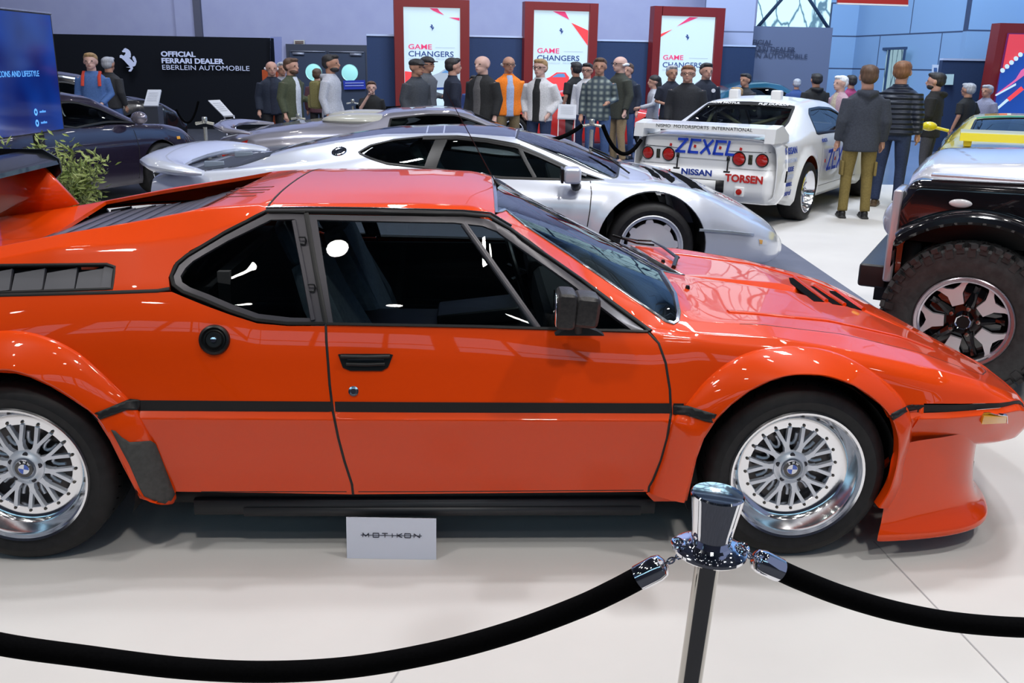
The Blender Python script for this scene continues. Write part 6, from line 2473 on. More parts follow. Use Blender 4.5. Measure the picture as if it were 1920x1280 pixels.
# bonnet: pale crowned lid with a black gap along the wing
BS = FnSurf(lambda u, v: (u, v, 1.135 + .07 * (1 - (v / .62) ** 2) ** 1 + .055 * np.clip((.27 - u) / .9, -.2, 1) - .10 * np.clip((u - .25) / .14, 0, 1.3) ** 2 - .06 * np.clip((np.abs(v) - .50) / .12, 0, 1) ** 2), -1.2, .42, -.66, .66, -1)
bon = Car(BS, DF)
bon.panel('bonnet', [('s', .38, -.55), ('s', .40, 0), ('s', .38, .55), ('s', .31, .62), ('s', -1.15, .62), ('s', -1.15, -.62), ('s', .31, -.62)], PALE, h=.04, depth=.05)
b = MB()
for sg in (-1, 1):
    b.box((-.45, sg * .69, 1.125), (1.42, .16, .012), None, .004)
b.build('wing_top', PALE, DF)
b = MB()
for k in range(4):
    x = -.42 - k * .075
    b.lathe([(0, .022), (.016, .020), (.020, 0)], 14, 'z', (x, .70, 1.13))
b.build('wing_top_bolt', BLACK, DF)
b = MB()
b.box((-.2, 0, .62), (1.15, 1.3, .60))
b.box((-1.5, 0, .62), (1.6, 1.4, .70))
b.box((0, 0, .42), (1.0, .9, .12))
b.box((.30, .62, .66), (.08, .28, .22))
b.box((.30, -.62, .66), (.08, .28, .22))
b.box((0, .60, .88), (.72, .38, .20))
b.box((0, -.60, .88), (.72, .38, .20))
b.build('chassis', DARKIN, DF)
# bumper with end caps
b = MB()
b.box((.49, 0, .55), (.15, 1.42, .13), None, .022)
b.box((.39, .52, .55), (.20, .10, .12))
b.box((.39, -.52, .55), (.20, .10, .12))
b.build('front_bumper', mat('bumper_black', (.014, .015, .018), .35), DF)
for sg in (-1, 1):
    b = MB()
    b.box((.30, sg * .62, .52), (.14, .3, .09), None, .01)
    b.build('bumper_bracket', BLACK, DF)
# body behind the wing (outside the frame to the right but part of the car)
b = MB()
b.box((-1.95, 0, .78), (1.4, 1.60, .68), None, .04)
b.build('door_body', BLACKP, DF)
b = MB()
for sg in (-1, 1):
    b.box((-1.33, sg * .70, 1.40), (.06, .07, .62), Matrix.Rotation(.28, 3, 'Y'))
b.box((-2.1, 0, 1.80), (1.7, 1.45, .10), None, .04)
for sg in (-1, 1):
    b.box((-2.6, sg * .74, 1.45), (.08, .05, .70))
b.build('roof', BLACKP, DF)
b = MB()
b.add([(-1.24, -.66, 1.16), (-1.24, .66, 1.16), (-1.42, .64, 1.74), (-1.42, -.64, 1.74)], [(0, 1, 2, 3)])
b.build('windscreen', CARGLASS_C, DF)


def offroad_wheel(name, loc, rotz):
    root = bpy.data.objects.new(name, None)
    root.location = loc
    root.rotation_euler = (0, .55, rotz)
    COL.objects.link(root)
    root.parent = DF
    R, rim, W = .405, .238, .27
    h = W / 2
    t = MB()
    t.lathe([(rim - .01, -h + .03), (rim + .004, -h + .004), (rim + .03, -h - .008), (rim + .09, -h - .010), (R - .030, -h + .002), (R - .018, -h + .02), (R - .012, 0), (R - .018, h - .02), (R - .03, h), (rim, h)], 72)
    random.seed(4)
    for k in range(44):
        q = 2 * PI * k / 44
        for (yy, off_, wd, ln) in ((-h + .012, 0, .034, .062), (-.045, .5, .036, .05), (.0, .15, .034, .04), (.045, .6, .036, .05), (h - .012, .3, .034, .062)):
            a = q + off_ * 2 * PI / 44
            t.box((math.cos(a) * (R - .006), yy, math.sin(a) * (R - .006)), (.022, ln, wd), Matrix.Rotation(-a, 3, 'Y') @ Matrix.Rotation(.3 if (k % 2) else -.25, 3, 'X'))
        # shoulder blocks down the sidewall
        L_ = .050 if k % 2 else .030
        t.box((math.cos(q) * (R - .012 - L_ / 2), -h + .000, math.sin(q) * (R - .012 - L_ / 2)), (L_, .020, .036), Matrix.Rotation(-q, 3, 'Y'))
    t.build('tyre', noise_mat('offroad_rubber', (.012, .012, .013), (.03, .03, .032), 25., .55, .3), root, angle=30)
    wl = MB()
    wl.lathe([(rim - .006, -h + .02), (rim + .002, -h + .0), (rim - .004, -h - .006), (rim - .018, -h - .003), (rim - .022, -h + .010), (rim - .030, -h + .016), (rim - .034, h - .03), (rim, h - .01)], 64)
    wl.build('rim', mat('machined_rim', (.62, .56, .62), .22, .9), root)
    bk = MB()
    bk.lathe([(0, -h + .075), (.10, -h + .07), (rim - .06, -h + .085), (rim - .034, -h + .12)], 56)
    for k in range(5):
        q = 2 * PI * (k + .5) / 5
        bk.tube([(.07 * math.cos(q), -h + .07, .07 * math.sin(q)), (.15 * math.cos(q), -h + .085, .15 * math.sin(q)), ((rim - .04) * math.cos(q), -h + .06, (rim - .04) * math.sin(q))], [.03, .018, .02], 8)
    bk.build('wheel_disc', mat('wheel_gloss_black', (.006, .006, .007), .08, .2, 1.), root)
    sp = MB()
    for k in range(5):
        q = 2 * PI * k / 5
        def P(r, a, q=q):
            return (r * math.cos(q + a), r * math.sin(q + a))
        f0 = -h + .028
        sp.prism([P(.095, -.30), P(.15, -.24), P(.195, -.34), P(rim - .02, -.42), P(rim - .02, -.28), P(.190, -.16), P(.176, 0), P(.190, .16), P(rim - .02, .28), P(rim - .02, .42), P(.195, .34), P(.15, .24), P(.095, .30)], (0, .03, 0), (0, f0, 0))
    sp.build('wheel_spokes', mat('machined_spoke', (.72, .70, .74), .38, .5), root, angle=40)
    nt_ = MB()
    for k in range(5):
        q = 2 * PI * (k + .5) / 5
        nt_.lathe([(0, -h + .020), (.010, -h + .021), (.014, -h + .030), (.014, -h + .07)], 12, c=(math.cos(q) * .070, 0, math.sin(q) * .070))
    nt_.build('lug_nut', mat('brass_nut', (.45, .40, .36), .2, 1.), root)
    cp = MB()
    cp.lathe([(.034, -h + .015), (.040, -h + .010), (.044, -h + .03), (.05, -h + .07)], 8)
    cp.build('hub_ring', CHROME, root)
    cp = MB()
    cp.lathe([(0, -h + .02), (.034, -h + .018), (.036, -h + .03)], 24)
    cp.build('hub_cap', BLACK, root)
    return root


offroad_wheel('front_wheel', (0, .80, .405), PI)
offroad_wheel('front_wheel', (0, -.80, .405), 0)
offroad_wheel('rear_wheel', (-2.36, .80, .405), PI)
offroad_wheel('rear_wheel', (-2.36, -.80, .405), 0)
# ------------------------------------------------------------------ cars further back
def arch_liners(root, specs, y=.80):
    for xc, zc, R0 in specs:
        b = MB()
        for sg in (-1, 1):
            vs, fs = [], []
            n = 24
            for k in range(n + 1):
                a = -.35 + (PI + .7) * k / n
                vs += [(xc + R0 * math.cos(a), sg * y, zc + R0 * math.sin(a)), (xc + R0 * math.cos(a), sg * .45, zc + R0 * math.sin(a))]
            for k in range(n):
                fs.append((2 * k, 2 * k + 1, 2 * k + 3, 2 * k + 2))
            b.add(vs, fs)
        b.build('wheel_arch_liner', DARKIN, root)


def coupe(name, label, loc, yaw, lines, paint, wins, arches, wheels, R=.32, W=.24, style='five', xa=None, xb=None, glass=None, disp=None, tub=(), seats=(), rho=(.5, .4, .35, .5, .5, .4, 0)):
    root = empty(name, label, 'car', loc, math.radians(yaw))
    c = Car(Surf(lines, list(rho), .06, disp), root, nu=150)
    xa = lines[0][0][0] + .01 if xa is None else xa
    xb = lines[0][-1][0] - .01 if xb is None else xb
    holes, panes = [], []
    for nm, kind, pts in wins:
        uv = [p if kind == 'uv' else c.side(*p) for p in pts]
        if kind == 'uv':
            uv = uv + [(p[0], -p[1]) for p in uv[::-1] if abs(p[1]) > 1e-6]
            holes.append(uv)
            panes.append((nm, uv, False))
        else:
            holes.append(uv)
            holes.append([(p[0], -p[1]) for p in uv])
            panes.append((nm, uv, True))
    body_panel(c, 'body', paint, xa, xb, c.S.n, arches, holes, h=.045)
    for nm, uv, mr in panes:
        c.panel(nm, {'uv': uv}, glass or CARGLASS, off=-.006, depth=0, mirror=mr, h=.06)
        c.ribbon('window_seal', [('s', *p) for p in uv], BLACK, .025, .002, .01, closed=True, mirror=mr)
    arch_liners(root, arches)
    for xc, nm in zip(wheels, ('front_wheel', 'rear_wheel')):
        make_wheel(nm, root, (xc, -.76, R), R=R, rim=R * .70, W=W, style=style, tread=False)
        make_wheel(nm, root, (xc, .76, R), R=R, rim=R * .70, W=W, style=style, rotz=PI, tread=False)
    b = MB()
    x0, x1 = min(wheels), max(wheels)
    b.box(((x0 + x1) / 2, 0, .28), (x1 - x0 + 1.2, 1.1, .08))
    b.box(((x0 + x1) / 2, 0, .26), (x1 - x0 - .8, 1.55, .08))
    for q in tub:
        b.box(*q)
    b.build('cabin_tub', DARKIN, root)
    for q in seats:
        car_seat(root, *q)
    return root, c


# dark purple rounded coupe on the left
PURPLE = mat('dark_purple_paint', (.022, .016, .035), .25, .3, 1.)
pl = [
    [(-3.25, 0, .62), (-3.1, 0, .72), (-2.6, 0, .90), (-2.0, 0, 1.15), (-1.5, 0, 1.28), (-1.1, 0, 1.30), (-.75, 0, 1.25), (-.1, 0, .90), (.3, 0, .80), (.7, 0, .68), (.88, 0, .55), (.93, 0, .45)],
    [(-3.25, .5, .60), (-2.6, .55, .87), (-2.0, .54, 1.10), (-1.5, .52, 1.22), (-1.1, .52, 1.245), (-.75, .53, 1.20), (-.15, .60, .89), (.3, .45, .76), (.7, .42, .64), (.88, .38, .53), (.93, .3, .45)],
    [(-3.25, .66, .58), (-2.6, .72, .84), (-2.0, .66, 1.0), (-1.5, .60, 1.15), (-1.1, .59, 1.18), (-.75, .61, 1.13), (-.15, .72, .87), (.2, .68, .86), (.5, .66, .80), (.8, .60, .62), (.93, .45, .47)],
    [(-3.25, .74, .56), (-2.6, .84, .80), (-2.0, .83, .86), (-1.2, .80, .86), (-.3, .80, .85), (.1, .80, .84), (.45, .79, .76), (.75, .73, .60), (.93, .55, .45)],
    [(-3.25, .78, .5), (-2.4, .88, .60), (-1.2, .85, .58), (0, .86, .58), (.5, .83, .52), (.93, .6, .40)],
    [(-3.25, .76, .38), (-2.3, .86, .30), (-1.2, .84, .24), (0, .85, .26), (.5, .82, .28), (.93, .58, .30)],
    [(-3.25, .70, .33), (-2.3, .80, .22), (-1.2, .80, .17), (0, .80, .19), (.93, .52, .25)],
]
PC, pc = coupe('sports_car', 'dark purple rounded sports coupe partly hidden by the blue screen', (-5.12, 12.05, 0), 66, pl, PURPLE,
               [('windscreen', 'uv', [(-.70, 0), (-.70, 1.0), (-.20, 1.05), (-.12, 0)]), ('rear_window', 'uv', [(-2.35, 0), (-2.3, .95), (-1.62, .95), (-1.6, 0)]),
                ('side_window', 'xz', [(-2.1, .93), (-1.75, 1.08), (-1.4, 1.145), (-1.0, 1.14), (-.72, 1.06), (-.32, .89), (-1.2, .88)])],
               [(0, .32, .36), (-2.27, .32, .37)], (0, -2.27), seats=((-1.3, -.35, .25, .3), (-1.3, .35, .25, .3)))
for sg in (-1, 1):
    b = MB()
    b.ball((-.42, sg * .93, .96), (.075, .11, .075), 14, 10)
    b.build('door_mirror', mat('dusk_silver', (.25, .23, .28), .2, .6, 1), PC)
pc.panel('side_indicator', [('z', .28, .70), ('z', .34, .70), ('z', .34, .665), ('z', .28, .665)], mat('amber_lens'), off=.004, depth=.004, h=.02, mirror=True)
pc.ribbon('door_seam', [('z', -.40, .85), ('z', -.38, .6), ('z', -.42, .25)], SEAMM, .01, .001, .004, mirror=True)

# grey open sports car behind the silver one
TITAN = mat('titanium_paint', (.33, .32, .37), .3, .6, 1.)
cl = [
    [(-3.75, 0, .78), (-3.3, 0, .88), (-2.9, 0, .94), (-2.3, 0, 1.02), (-2.0, 0, 1.05), (-1.85, 0, 1.11), (-1.4, 0, 1.145), (-1.1, 0, 1.14), (-.9, 0, 1.10), (-.2, 0, .82), (.2, 0, .70), (.7, 0, .55), (.95, 0, .42)],
    [(-3.75, .5, .78), (-3.3, .5, .88), (-2.9, .5, .94), (-2.3, .5, 1.01), (-2.0, .5, 1.03), (-1.85, .48, 1.09), (-1.4, .47, 1.125), (-1.1, .48, 1.12), (-.9, .5, 1.08), (-.2, .62, .80), (.2, .5, .68), (.7, .48, .53), (.95, .3, .42)],
    [(-3.75, .72, .75), (-3.3, .74, .84), (-2.8, .75, .90), (-2.2, .72, .93), (-1.9, .60, 1.04), (-1.4, .565, 1.085), (-1.1, .565, 1.08), (-.8, .60, 1.0), (-.2, .74, .78), (.2, .76, .78), (.5, .72, .70), (.8, .6, .55), (.95, .45, .42)],
    [(-3.75, .82, .70), (-3.0, .90, .80), (-2.2, .90, .82), (-1.2, .84, .80), (-.3, .86, .76), (.1, .90, .72), (.5, .86, .62), (.8, .7, .5), (.95, .5, .4)],
    [(-3.75, .84, .6), (-2.6, .96, .60), (-1.2, .92, .55), (0, .95, .52), (.6, .88, .45), (.95, .55, .35)],
    [(-3.75, .82, .4), (-2.6, .94, .22), (-1.2, .93, .2), (0, .94, .2), (.6, .86, .2), (.95, .52, .25)],
    [(-3.75, .76, .3), (-2.6, .88, .16), (0, .88, .15), (.95, .45, .2)],
]
CG, cg = coupe('sports_car', 'titanium grey roadster with double humps behind the seats, behind the silver coupe', (.32, 11.75, 0), 6, cl, TITAN,
               [('windscreen', 'uv', [(-.86, 0), (-.86, 1.05), (-.24, 1.15), (-.16, 0)]), ('side_window', 'xz', [(-1.86, .86), (-1.82, 1.02), (-1.4, 1.065), (-1.05, 1.055), (-.78, .97), (-.42, .83), (-1.2, .82)])],
               [(0, .33, .38), (-2.73, .34, .39)], (0, -2.73), R=.33, W=.28, seats=((-1.3, -.35, .22, .35), (-1.3, .35, .22, .35)))
cg.panel('tail_light', [('z', -3.70, .68), ('z', -3.40, .78), ('z', -3.42, .70), ('z', -3.68, .60)], mat('red_lens', (.45, .012, .004), .12, 0, 1), off=.006, depth=.01, h=.03, mirror=True)
for sg in (-1, 1):
    b = MB()
    b.ball((-2.12, sg * .42, .985), (.50, .24, .085), 20, 12)
    b.build('hump', mat('cream_cover', (.45, .44, .38), .35, 0, .6), CG)
b = MB()
b.tube([(-3.35, -.86, .86), (-3.60, -.78, .88), (-3.72, -.5, .90), (-3.75, 0, .91), (-3.72, .5, .90), (-3.60, .78, .88), (-3.35, .86, .86)], [.04, .09, .11, .12, .11, .09, .04], 14, flat=(.35, 1))
b.build('tail_spoiler', TITAN, CG)

# yellow racing car on the right, seen from behind
YEL = mat('yellow_paint', (.80, .66, .005), .3, 0, 1.)
yl = [
    [(-1.0, 0, .86), (-.8, 0, .89), (-.3, 0, .93), (.05, 0, .97), (.50, 0, 1.10), (.75, 0, 1.16), (1.2, 0, 1.17), (1.6, 0, 1.12), (2.2, 0, .85), (2.8, 0, .72), (3.3, 0, .6)],
    [(-1.0, .5, .86), (-.8, .5, .89), (-.3, .5, .93), (.05, .55, .96), (.50, .52, 1.08), (.75, .5, 1.13), (1.2, .5, 1.14), (1.6, .5, 1.09), (2.2, .6, .84), (2.8, .55, .70), (3.3, .5, .58)],
    [(-1.0, .72, .83), (-.8, .74, .86), (-.3, .76, .89), (.05, .72, .92), (.50, .63, 1.02), (.75, .60, 1.07), (1.2, .59, 1.08), (1.6, .60, 1.03), (2.2, .72, .82), (2.8, .7, .68), (3.3, .6, .56)],
    [(-1.0, .80, .76), (-.3, .86, .82), (.5, .84, .82), (2.0, .84, .78), (2.8, .82, .62), (3.3, .7, .52)],
    [(-1.0, .84, .60), (-.3, .90, .60), (.5, .87, .55), (2.0, .86, .55), (3.3, .74, .45)],
    [(-1.0, .82, .35), (-.3, .88, .25), (.5, .86, .22), (2.0, .86, .22), (3.3, .72, .25)],
    [(-1.0, .76, .30), (-.3, .82, .2), (2.0, .80, .17), (3.3, .66, .2)],
]
YC, yc = coupe('race_car', 'bright yellow sports car with green windscreen band, seen from behind at the right edge', (5.65, 10.56, 0), 66, yl, YEL,
               [('rear_window', 'uv', [(.08, 0), (.08, 1.2), (.62, 1.15), (.66, 0)]), ('windscreen', 'uv', [(1.62, 0), (1.62, 1.15), (2.15, 1.2), (2.2, 0)]),
                ('side_window', 'xz', [(.55, .85), (.75, 1.0), (1.2, 1.03), (1.6, .99), (2.0, .84)])],
               [(0, .32, .37), (2.45, .31, .36)], (2.45, 0), xa=-.99)
YS = Car(FnSurf(lambda u, z: (-1.0 - .03 * np.clip((.7 - z) / .1, 0, 1) + .20 * np.clip((np.abs(u) - .70) / .16, 0, 1.2) ** 2.2, -u, z), -.86, .86, .28, .87), YC)
YS.panel('tail_panel', [('s', -.80, .29), ('s', .80, .29), ('s', .85, .6), ('s', .80, .78), ('s', .74, .86), ('s', -.74, .86), ('s', -.80, .78), ('s', -.85, .6)], YEL, h=.04, depth=.02)
for sg in (-1, 1):
    for r_, u_ in ((.06, .66), (.06, .48)):
        b = MB()
        b.lathe([(0, -.02), (r_, -.015), (r_ + .01, .0)], 24, 'x', (-1.01 + (.03 if u_ > .6 else 0), sg * u_, .68))
        b.build('tail_light', mat('red_lens'), YC)
    b = MB()
    b.tube([(1.55, sg * .78, .90), (1.52, sg * 1.0, .95)], .02, 8)
    b.ball((1.52, sg * 1.02, .95), (.06, .10, .06), 12, 8)
    b.build('door_mirror', YEL, YC)
b = MB()
b.prism([(-.18, -.03), (-.16, .05), (.0, .08), (.14, .03), (.14, -.01)], (0, 1.36, 0), (-.80, -.68, .975))
b.build('rear_spoiler', YEL, YC)
for sg in (-1, 1):
    b = MB()
    b.box((-.82, sg * .60, .93), (.22, .08, .09), None, .02)
    b.build('spoiler_support', YEL, YC)
yc.ribbon('green_band', [('s', .69, 1.15), ('s', .70, 0), ('s', .69, -1.15)], mat('green_band', (.02, .22, .08), .4), .07, .003, .005)

# trophy on the yellow car's roof
TP = empty('trophy', 'gold trophy cup on a black base standing on the roof of the yellow car', 'trophy', (6.33, 11.38, 1.17))
b = MB()
b.box((0, 0, .05), (.14, .14, .10), None, .005)
b.build('base', BLACK, TP)
b = MB()
b.lathe([(0, .10), (.05, .10), (.02, .14), (.015, .20), (.03, .24), (.075, .30), (.085, .40), (.09, .45), (.08, .45), (.07, .36), (0, .30)], 28, 'z')
b.tube([(.08, 0, .42), (.13, 0, .40), (.12, 0, .32), (.07, 0, .30)], .008, 6)
b.tube([(-.08, 0, .42), (-.13, 0, .40), (-.12, 0, .32), (-.07, 0, .30)], .008, 6)
b.build('cup', mat('gold', (.75, .60, .15), .15, 1.), TP)

# red wedge car in the background
RED = mat('red_paint', (.60, .018, .012), .3, 0, 1.)
RC, rc = coupe('sports_car', 'red wedge-shaped sports car behind the visitors, between the second and third red frames', (2.75, 19.5, 0), -6, [[(p[0], p[1], p[2] * 1.03) for p in l] for l in cl], RED,
               [('windscreen', 'uv', [(-.86, 0), (-.86, 1.05), (-.24, 1.15), (-.16, 0)]), ('side_window', 'xz', [(-1.86, .86), (-1.82, 1.02), (-1.4, 1.065), (-1.05, 1.055), (-.78, .97), (-.42, .83), (-1.2, .82)])],
               [(0, .33, .38), (-2.73, .34, .39)], (0, -2.73), R=.33, W=.28)
# dark car behind the purple one, far left
DC, dc = coupe('sports_car', 'black coupe behind the dark purple one, far left', (-7.2, 17.8, 0), 30, [[(p[0], p[1], p[2] * 1.08) for p in l] for l in pl], mat('black_car_paint', (.012, .012, .016), .2, .2, 1.),
               [('windscreen', 'uv', [(-.70, 0), (-.70, 1.0), (-.20, 1.05), (-.12, 0)]), ('side_window', 'xz', [(-2.1, .98), (-1.75, 1.14), (-1.4, 1.21), (-1.0, 1.20), (-.72, 1.12), (-.32, .93), (-1.2, .92)])],
               [(0, .32, .36), (-2.27, .32, .37)], (0, -2.27))
# blue car behind the white race car's roof
BCR, bcr = coupe('sports_car', 'dark teal car far behind the white race car roof', (6.7, 22.6, 0), 8, [[(p[0], p[1], p[2] * 1.06) for p in l] for l in pl], mat('teal_paint', (.02, .10, .16), .2, .3, 1.),
                 [('windscreen', 'uv', [(-.70, 0), (-.70, 1.0), (-.20, 1.05), (-.12, 0)]), ('side_window', 'xz', [(-2.1, .96), (-1.75, 1.12), (-1.4, 1.19), (-1.0, 1.18), (-.72, 1.10), (-.32, .91), (-1.2, .90)])],
                 [(0, .32, .36), (-2.27, .32, .37)], (0, -2.27))
# ------------------------------------------------------------------ people
def horizon(px):
    return 640 - F_PX * math.tan(PITCH) + (px - 960) * .016


def remeshed(name, mb, m, parent, voxel, smooth=2):
    me = bpy.data.meshes.new(name)
    me.from_pydata(mb.v, [], mb.f)
    me.update()
    o = bpy.data.objects.new(name, me)
    COL.objects.link(o)
    r = o.modifiers.new('r', 'REMESH')
    r.mode = 'VOXEL'
    r.voxel_size = voxel
    if smooth:
        sm_ = o.modifiers.new('s', 'SMOOTH')
        sm_.iterations = smooth
        sm_.factor = .6
    dg = bpy.context.evaluated_depsgraph_get()
    dg.update()
    out = bpy.data.meshes.new_from_object(o.evaluated_get(dg))
    bpy.data.objects.remove(o)
    bpy.data.meshes.remove(me)
    out.name = name
    out.materials.clear()
    out.polygons.foreach_set('use_smooth', [True] * len(out.polygons))
    ob = link(name, out, m, parent)
    return ob


def stack(b, rings, n=20):
    """rings: (z, rx, ry, cx, cy)"""
    vs, fs = [], []
    for (z, rx, ry, cx, cy) in rings:
        for k in range(n):
            q = 2 * PI * k / n
            c, s_ = math.cos(q), math.sin(q)
            e = .85
            vs.append((cx + rx * math.copysign(abs(c) ** e, c), cy + ry * math.copysign(abs(s_) ** e, s_), z))
    for i in range(len(rings) - 1):
        for k in range(n):
            fs.append((i * n + k, i * n + (k + 1) % n, (i + 1) * n + (k + 1) % n, (i + 1) * n + k))
    fs.append(tuple(range(n))[::-1])
    fs.append(tuple((len(rings) - 1) * n + k for k in range(n)))
    b.add(vs, fs)


SKIN = [mat('skin_fair', (.55, .30, .22), .5), mat('skin_tan', (.45, .23, .15), .5), mat('skin_pale', (.62, .38, .31), .5)]
HAIRS = {'brown': (.07, .035, .018), 'dark': (.012, .010, .010), 'grey': (.28, .28, .30), 'white': (.6, .6, .62), 'blond': (.28, .17, .07), 'ginger': (.16, .07, .03)}


def cloth(name, c, sc_=60.):
    c2 = tuple(min(1, x * 1.25 + .004) for x in c)
    return noise_mat('cloth_' + name, c, c2, sc_, .85, .1)


ARMS = {      # elbow, wrist for the +x side (mirrored for the other); front is -y
    'down': ((.225, .03, 1.15), (.235, -.05, .91)),
    'bent': ((.23, .05, 1.16), (.15, -.22, 1.12)),
    'pocket': ((.26, .07, 1.16), (.18, -.08, .97)),
    'face': ((.22, -.14, 1.22), (.06, -.20, 1.50)),
    'low': ((.235, .0, 1.15), (.13, -.22, 1.00)),
    'out': ((.28, -.10, 1.20), (.26, -.38, 1.14)),
    'back': ((.27, .10, 1.16), (.12, .18, .98)),
}


def person(label, px, top, depth, yaw, shirt, legs, hair='brown', skin=0, arms=('down', 'down'), wf=1.08, hem=.86, style='jacket', shoes=(.01, .01, .012), hairkind='short', extra=(), group=None, height=None, walk=0., lean=0., tilt=0., hood=False, collar=True, inner=None, slim=1., sleeve=1.):
    hz = CAM_H + (horizon(px) - top) / F_PX * depth * 1.0
    x = (px - 960) / F_PX * (depth + .12)
    s = (height or hz) / 1.785
    root = bpy.data.objects.new('person', None)
    root.empty_display_size = .3
    root.location = (x, depth, 0)
    root.rotation_euler = (0, 0, math.radians(yaw))
    wf = 1 + (wf - 1) * .8
    root.scale = (s * wf ** .55, s * wf ** .55, s)
    COL.objects.link(root)
    tag(root, label, 'person', group)
    sk = SKIN[skin]
    HY = -.02 - lean          # head offset forwards
    # joints
    J = []
    for sg, key in zip((-1, 1), arms):
        e, w_ = ARMS[key]
        J.append((Vector((sg * .170, .0 - lean * .8, 1.405)), Vector((sg * e[0], e[1] - lean * .6, e[2])), Vector((sg * w_[0], w_[1] - lean * .6, w_[2]))))
    hips = [Vector((sg * .095, 0, .93)) for sg in (-1, 1)]
    knees = [Vector((sg * .11, -.02 - sg * walk * .5, .50)) for sg in (-1, 1)]
    ank = [Vector((sg * .12, .03 - sg * walk, .085)) for sg in (-1, 1)]
    # body: one continuous surface of head, neck, trunk, arms, hands and legs
    b = MB()
    stack(b, [(.90, .13, .09, 0, 0), (1.05, .12, .085, 0, 0), (1.30, .15, .095, 0, -lean * .4), (1.44, .15, .07, 0, -lean * .8), (1.50, .06, .055, 0, -lean * .9), (1.58, .052, .055, 0, HY + .02), (1.61, .050, .055, 0, HY + .02)])
    hc = Vector((0, HY, 1.675))
    b.ball((0, HY + .012, 1.695), (.077, .099, .090), 20, 14)
    b.ball((0, HY - .012, 1.625), (.055, .070, .060), 16, 12)
    b.ball((0, HY - .058, 1.592), (.028, .022, .022), 12, 8)
    b.tube([(0, HY - .082, 1.68), (0, HY - .100, 1.650), (0, HY - .090, 1.638)], [.009, .014, .012], 8)
    b.ball((0, HY - .080, 1.617), (.024, .010, .007), 10, 6)
    for sg in (-1, 1):
        b.ball((sg * .075, HY + .012, 1.665), (.010, .020, .032), 10, 8)
    for (sh, el, wr) in J:
        b.tube([sh, el, wr], [.045, .038, .027], 10)
        d = (wr - el).normalized()
        side = d.orthogonal().normalized()
        fwd = Vector((0, -1, 0))
        t_ = (fwd - d * fwd.dot(d))
        t_ = t_.normalized() if t_.length > .1 else Vector((0, 0, 1))
        a_ = d.cross(t_).normalized()
        pc = wr + d * .05
        b.tube([wr - d * .01, wr + d * .045, wr + d * .085], [.027, .036, .034], 10, flat=(1.0, .6))
        for k, (o_, L_) in enumerate(((-.028, .062), (-.010, .072), (.010, .068), (.027, .052))):
            p0 = wr + d * .075 + t_ * o_
            p1 = p0 + d * L_ * .5 - a_ * .004
            p2 = p0 + d * L_ * .85 - a_ * .022
            b.tube([p0, p1, p2], [.0105, .0098, .0085], 7)
        b.tube([wr + d * .03 - t_ * .022, wr + d * .06 - t_ * .046, wr + d * .088 - t_ * .048], [.012, .0105, .009], 7)
    for h_, k_, a_ in zip(hips, knees, ank):
        b.tube([h_, k_, a_], [.07, .045, .032], 10)
        b.tube([a_, a_ + Vector((0, -.10, -.035))], [.034, .03], 8)
    body = remeshed('body', b, sk, root, .0105 if depth < 15 else .012, 1)
    # eyes and mouth
    for sg in (-1, 1):
        e = MB()
        e.ball((sg * .031, HY - .074, 1.683), (.013, .008, .007), 10, 6)
        e.build('eye', mat('eye', (.02, .015, .012), .2), body)
    e = MB()
    e.ball((0, HY - .088, 1.615), (.020, .004, .004), 10, 6)
    e.build('mouth', mat('lip', (.35, .10, .09), .5), body)
    # hair
    if hairkind != 'bald':
        hm = noise_mat('hair_' + hair, HAIRS[hair], tuple(min(1, c * 1.6 + .01) for c in HAIRS[hair]), 50., .6, .3, stretch=(1, 1, .2))
        b = MB()
        if hairkind == 'short':
            b.ball((0, HY + .026, 1.724), (.083, .098, .075), 18, 12)
            b.ball((0, HY + .050, 1.680), (.080, .072, .080), 16, 10)
            b.ball((0, HY - .045, 1.765), (.062, .045, .030), 12, 8)
        elif hairkind == 'long':
            b.ball((0, HY + .022, 1.722), (.086, .103, .080), 18, 12)
            b.tube([(0, HY + .05, 1.74), (0, HY + .075, 1.62), (0, HY + .08, 1.40)], [.085, .085, .055], 12, flat=(.7, 1))
        elif hairkind == 'fringe':      # ring of hair round a bald crown
            b.tube([(-.074, HY - .01, 1.66), (-.078, HY + .05, 1.675), (-.04, HY + .102, 1.67), (.04, HY + .102, 1.67), (.078, HY + .05, 1.675), (.074, HY - .01, 1.66)], [.014, .024, .026, .026, .024, .014], 8)
        elif hairkind == 'cap':
            b.ball((0, HY + .012, 1.735), (.086, .108, .066), 18, 12)
            b.prism([(-.065, 0), (-.05, -.05), (0, -.075), (.05, -.05), (.065, 0)], (0, 0, .014), (0, HY - .085, 1.716), (1, 0, 0), (0, 1, 0))
        ho = remeshed('cap' if hairkind == 'cap' else 'hair', b, hm, root, .011, 1)
    if 'beard' in extra:
        b = MB()
        b.ball((0, HY - .028, 1.605), (.060, .062, .045), 14, 8)
        remeshed('beard', b, _M['hair_' + hair], root, .010, 1)
    if 'glasses' in extra:
        b = MB()
        for sg in (-1, 1):
            b.tube([(sg * .031 + .024 * math.cos(q), HY - .092, 1.683 + .017 * math.sin(q)) for q in [2 * PI * k / 14 for k in range(15)]], .0028, 5, False)
            b.tube([(sg * .056, HY - .09, 1.688), (sg * .078, HY + .01, 1.685)], .003, 5)
        b.tube([(-.008, HY - .094, 1.686), (.008, HY - .094, 1.686)], .003, 5)
        b.build('glasses', BLACK, root)
    # upper garment
    tm = cloth(shirt[0], shirt[1])
    th = .016 if style == 'jacket' else .006
    b = MB()
    L = lean
    w0 = slim
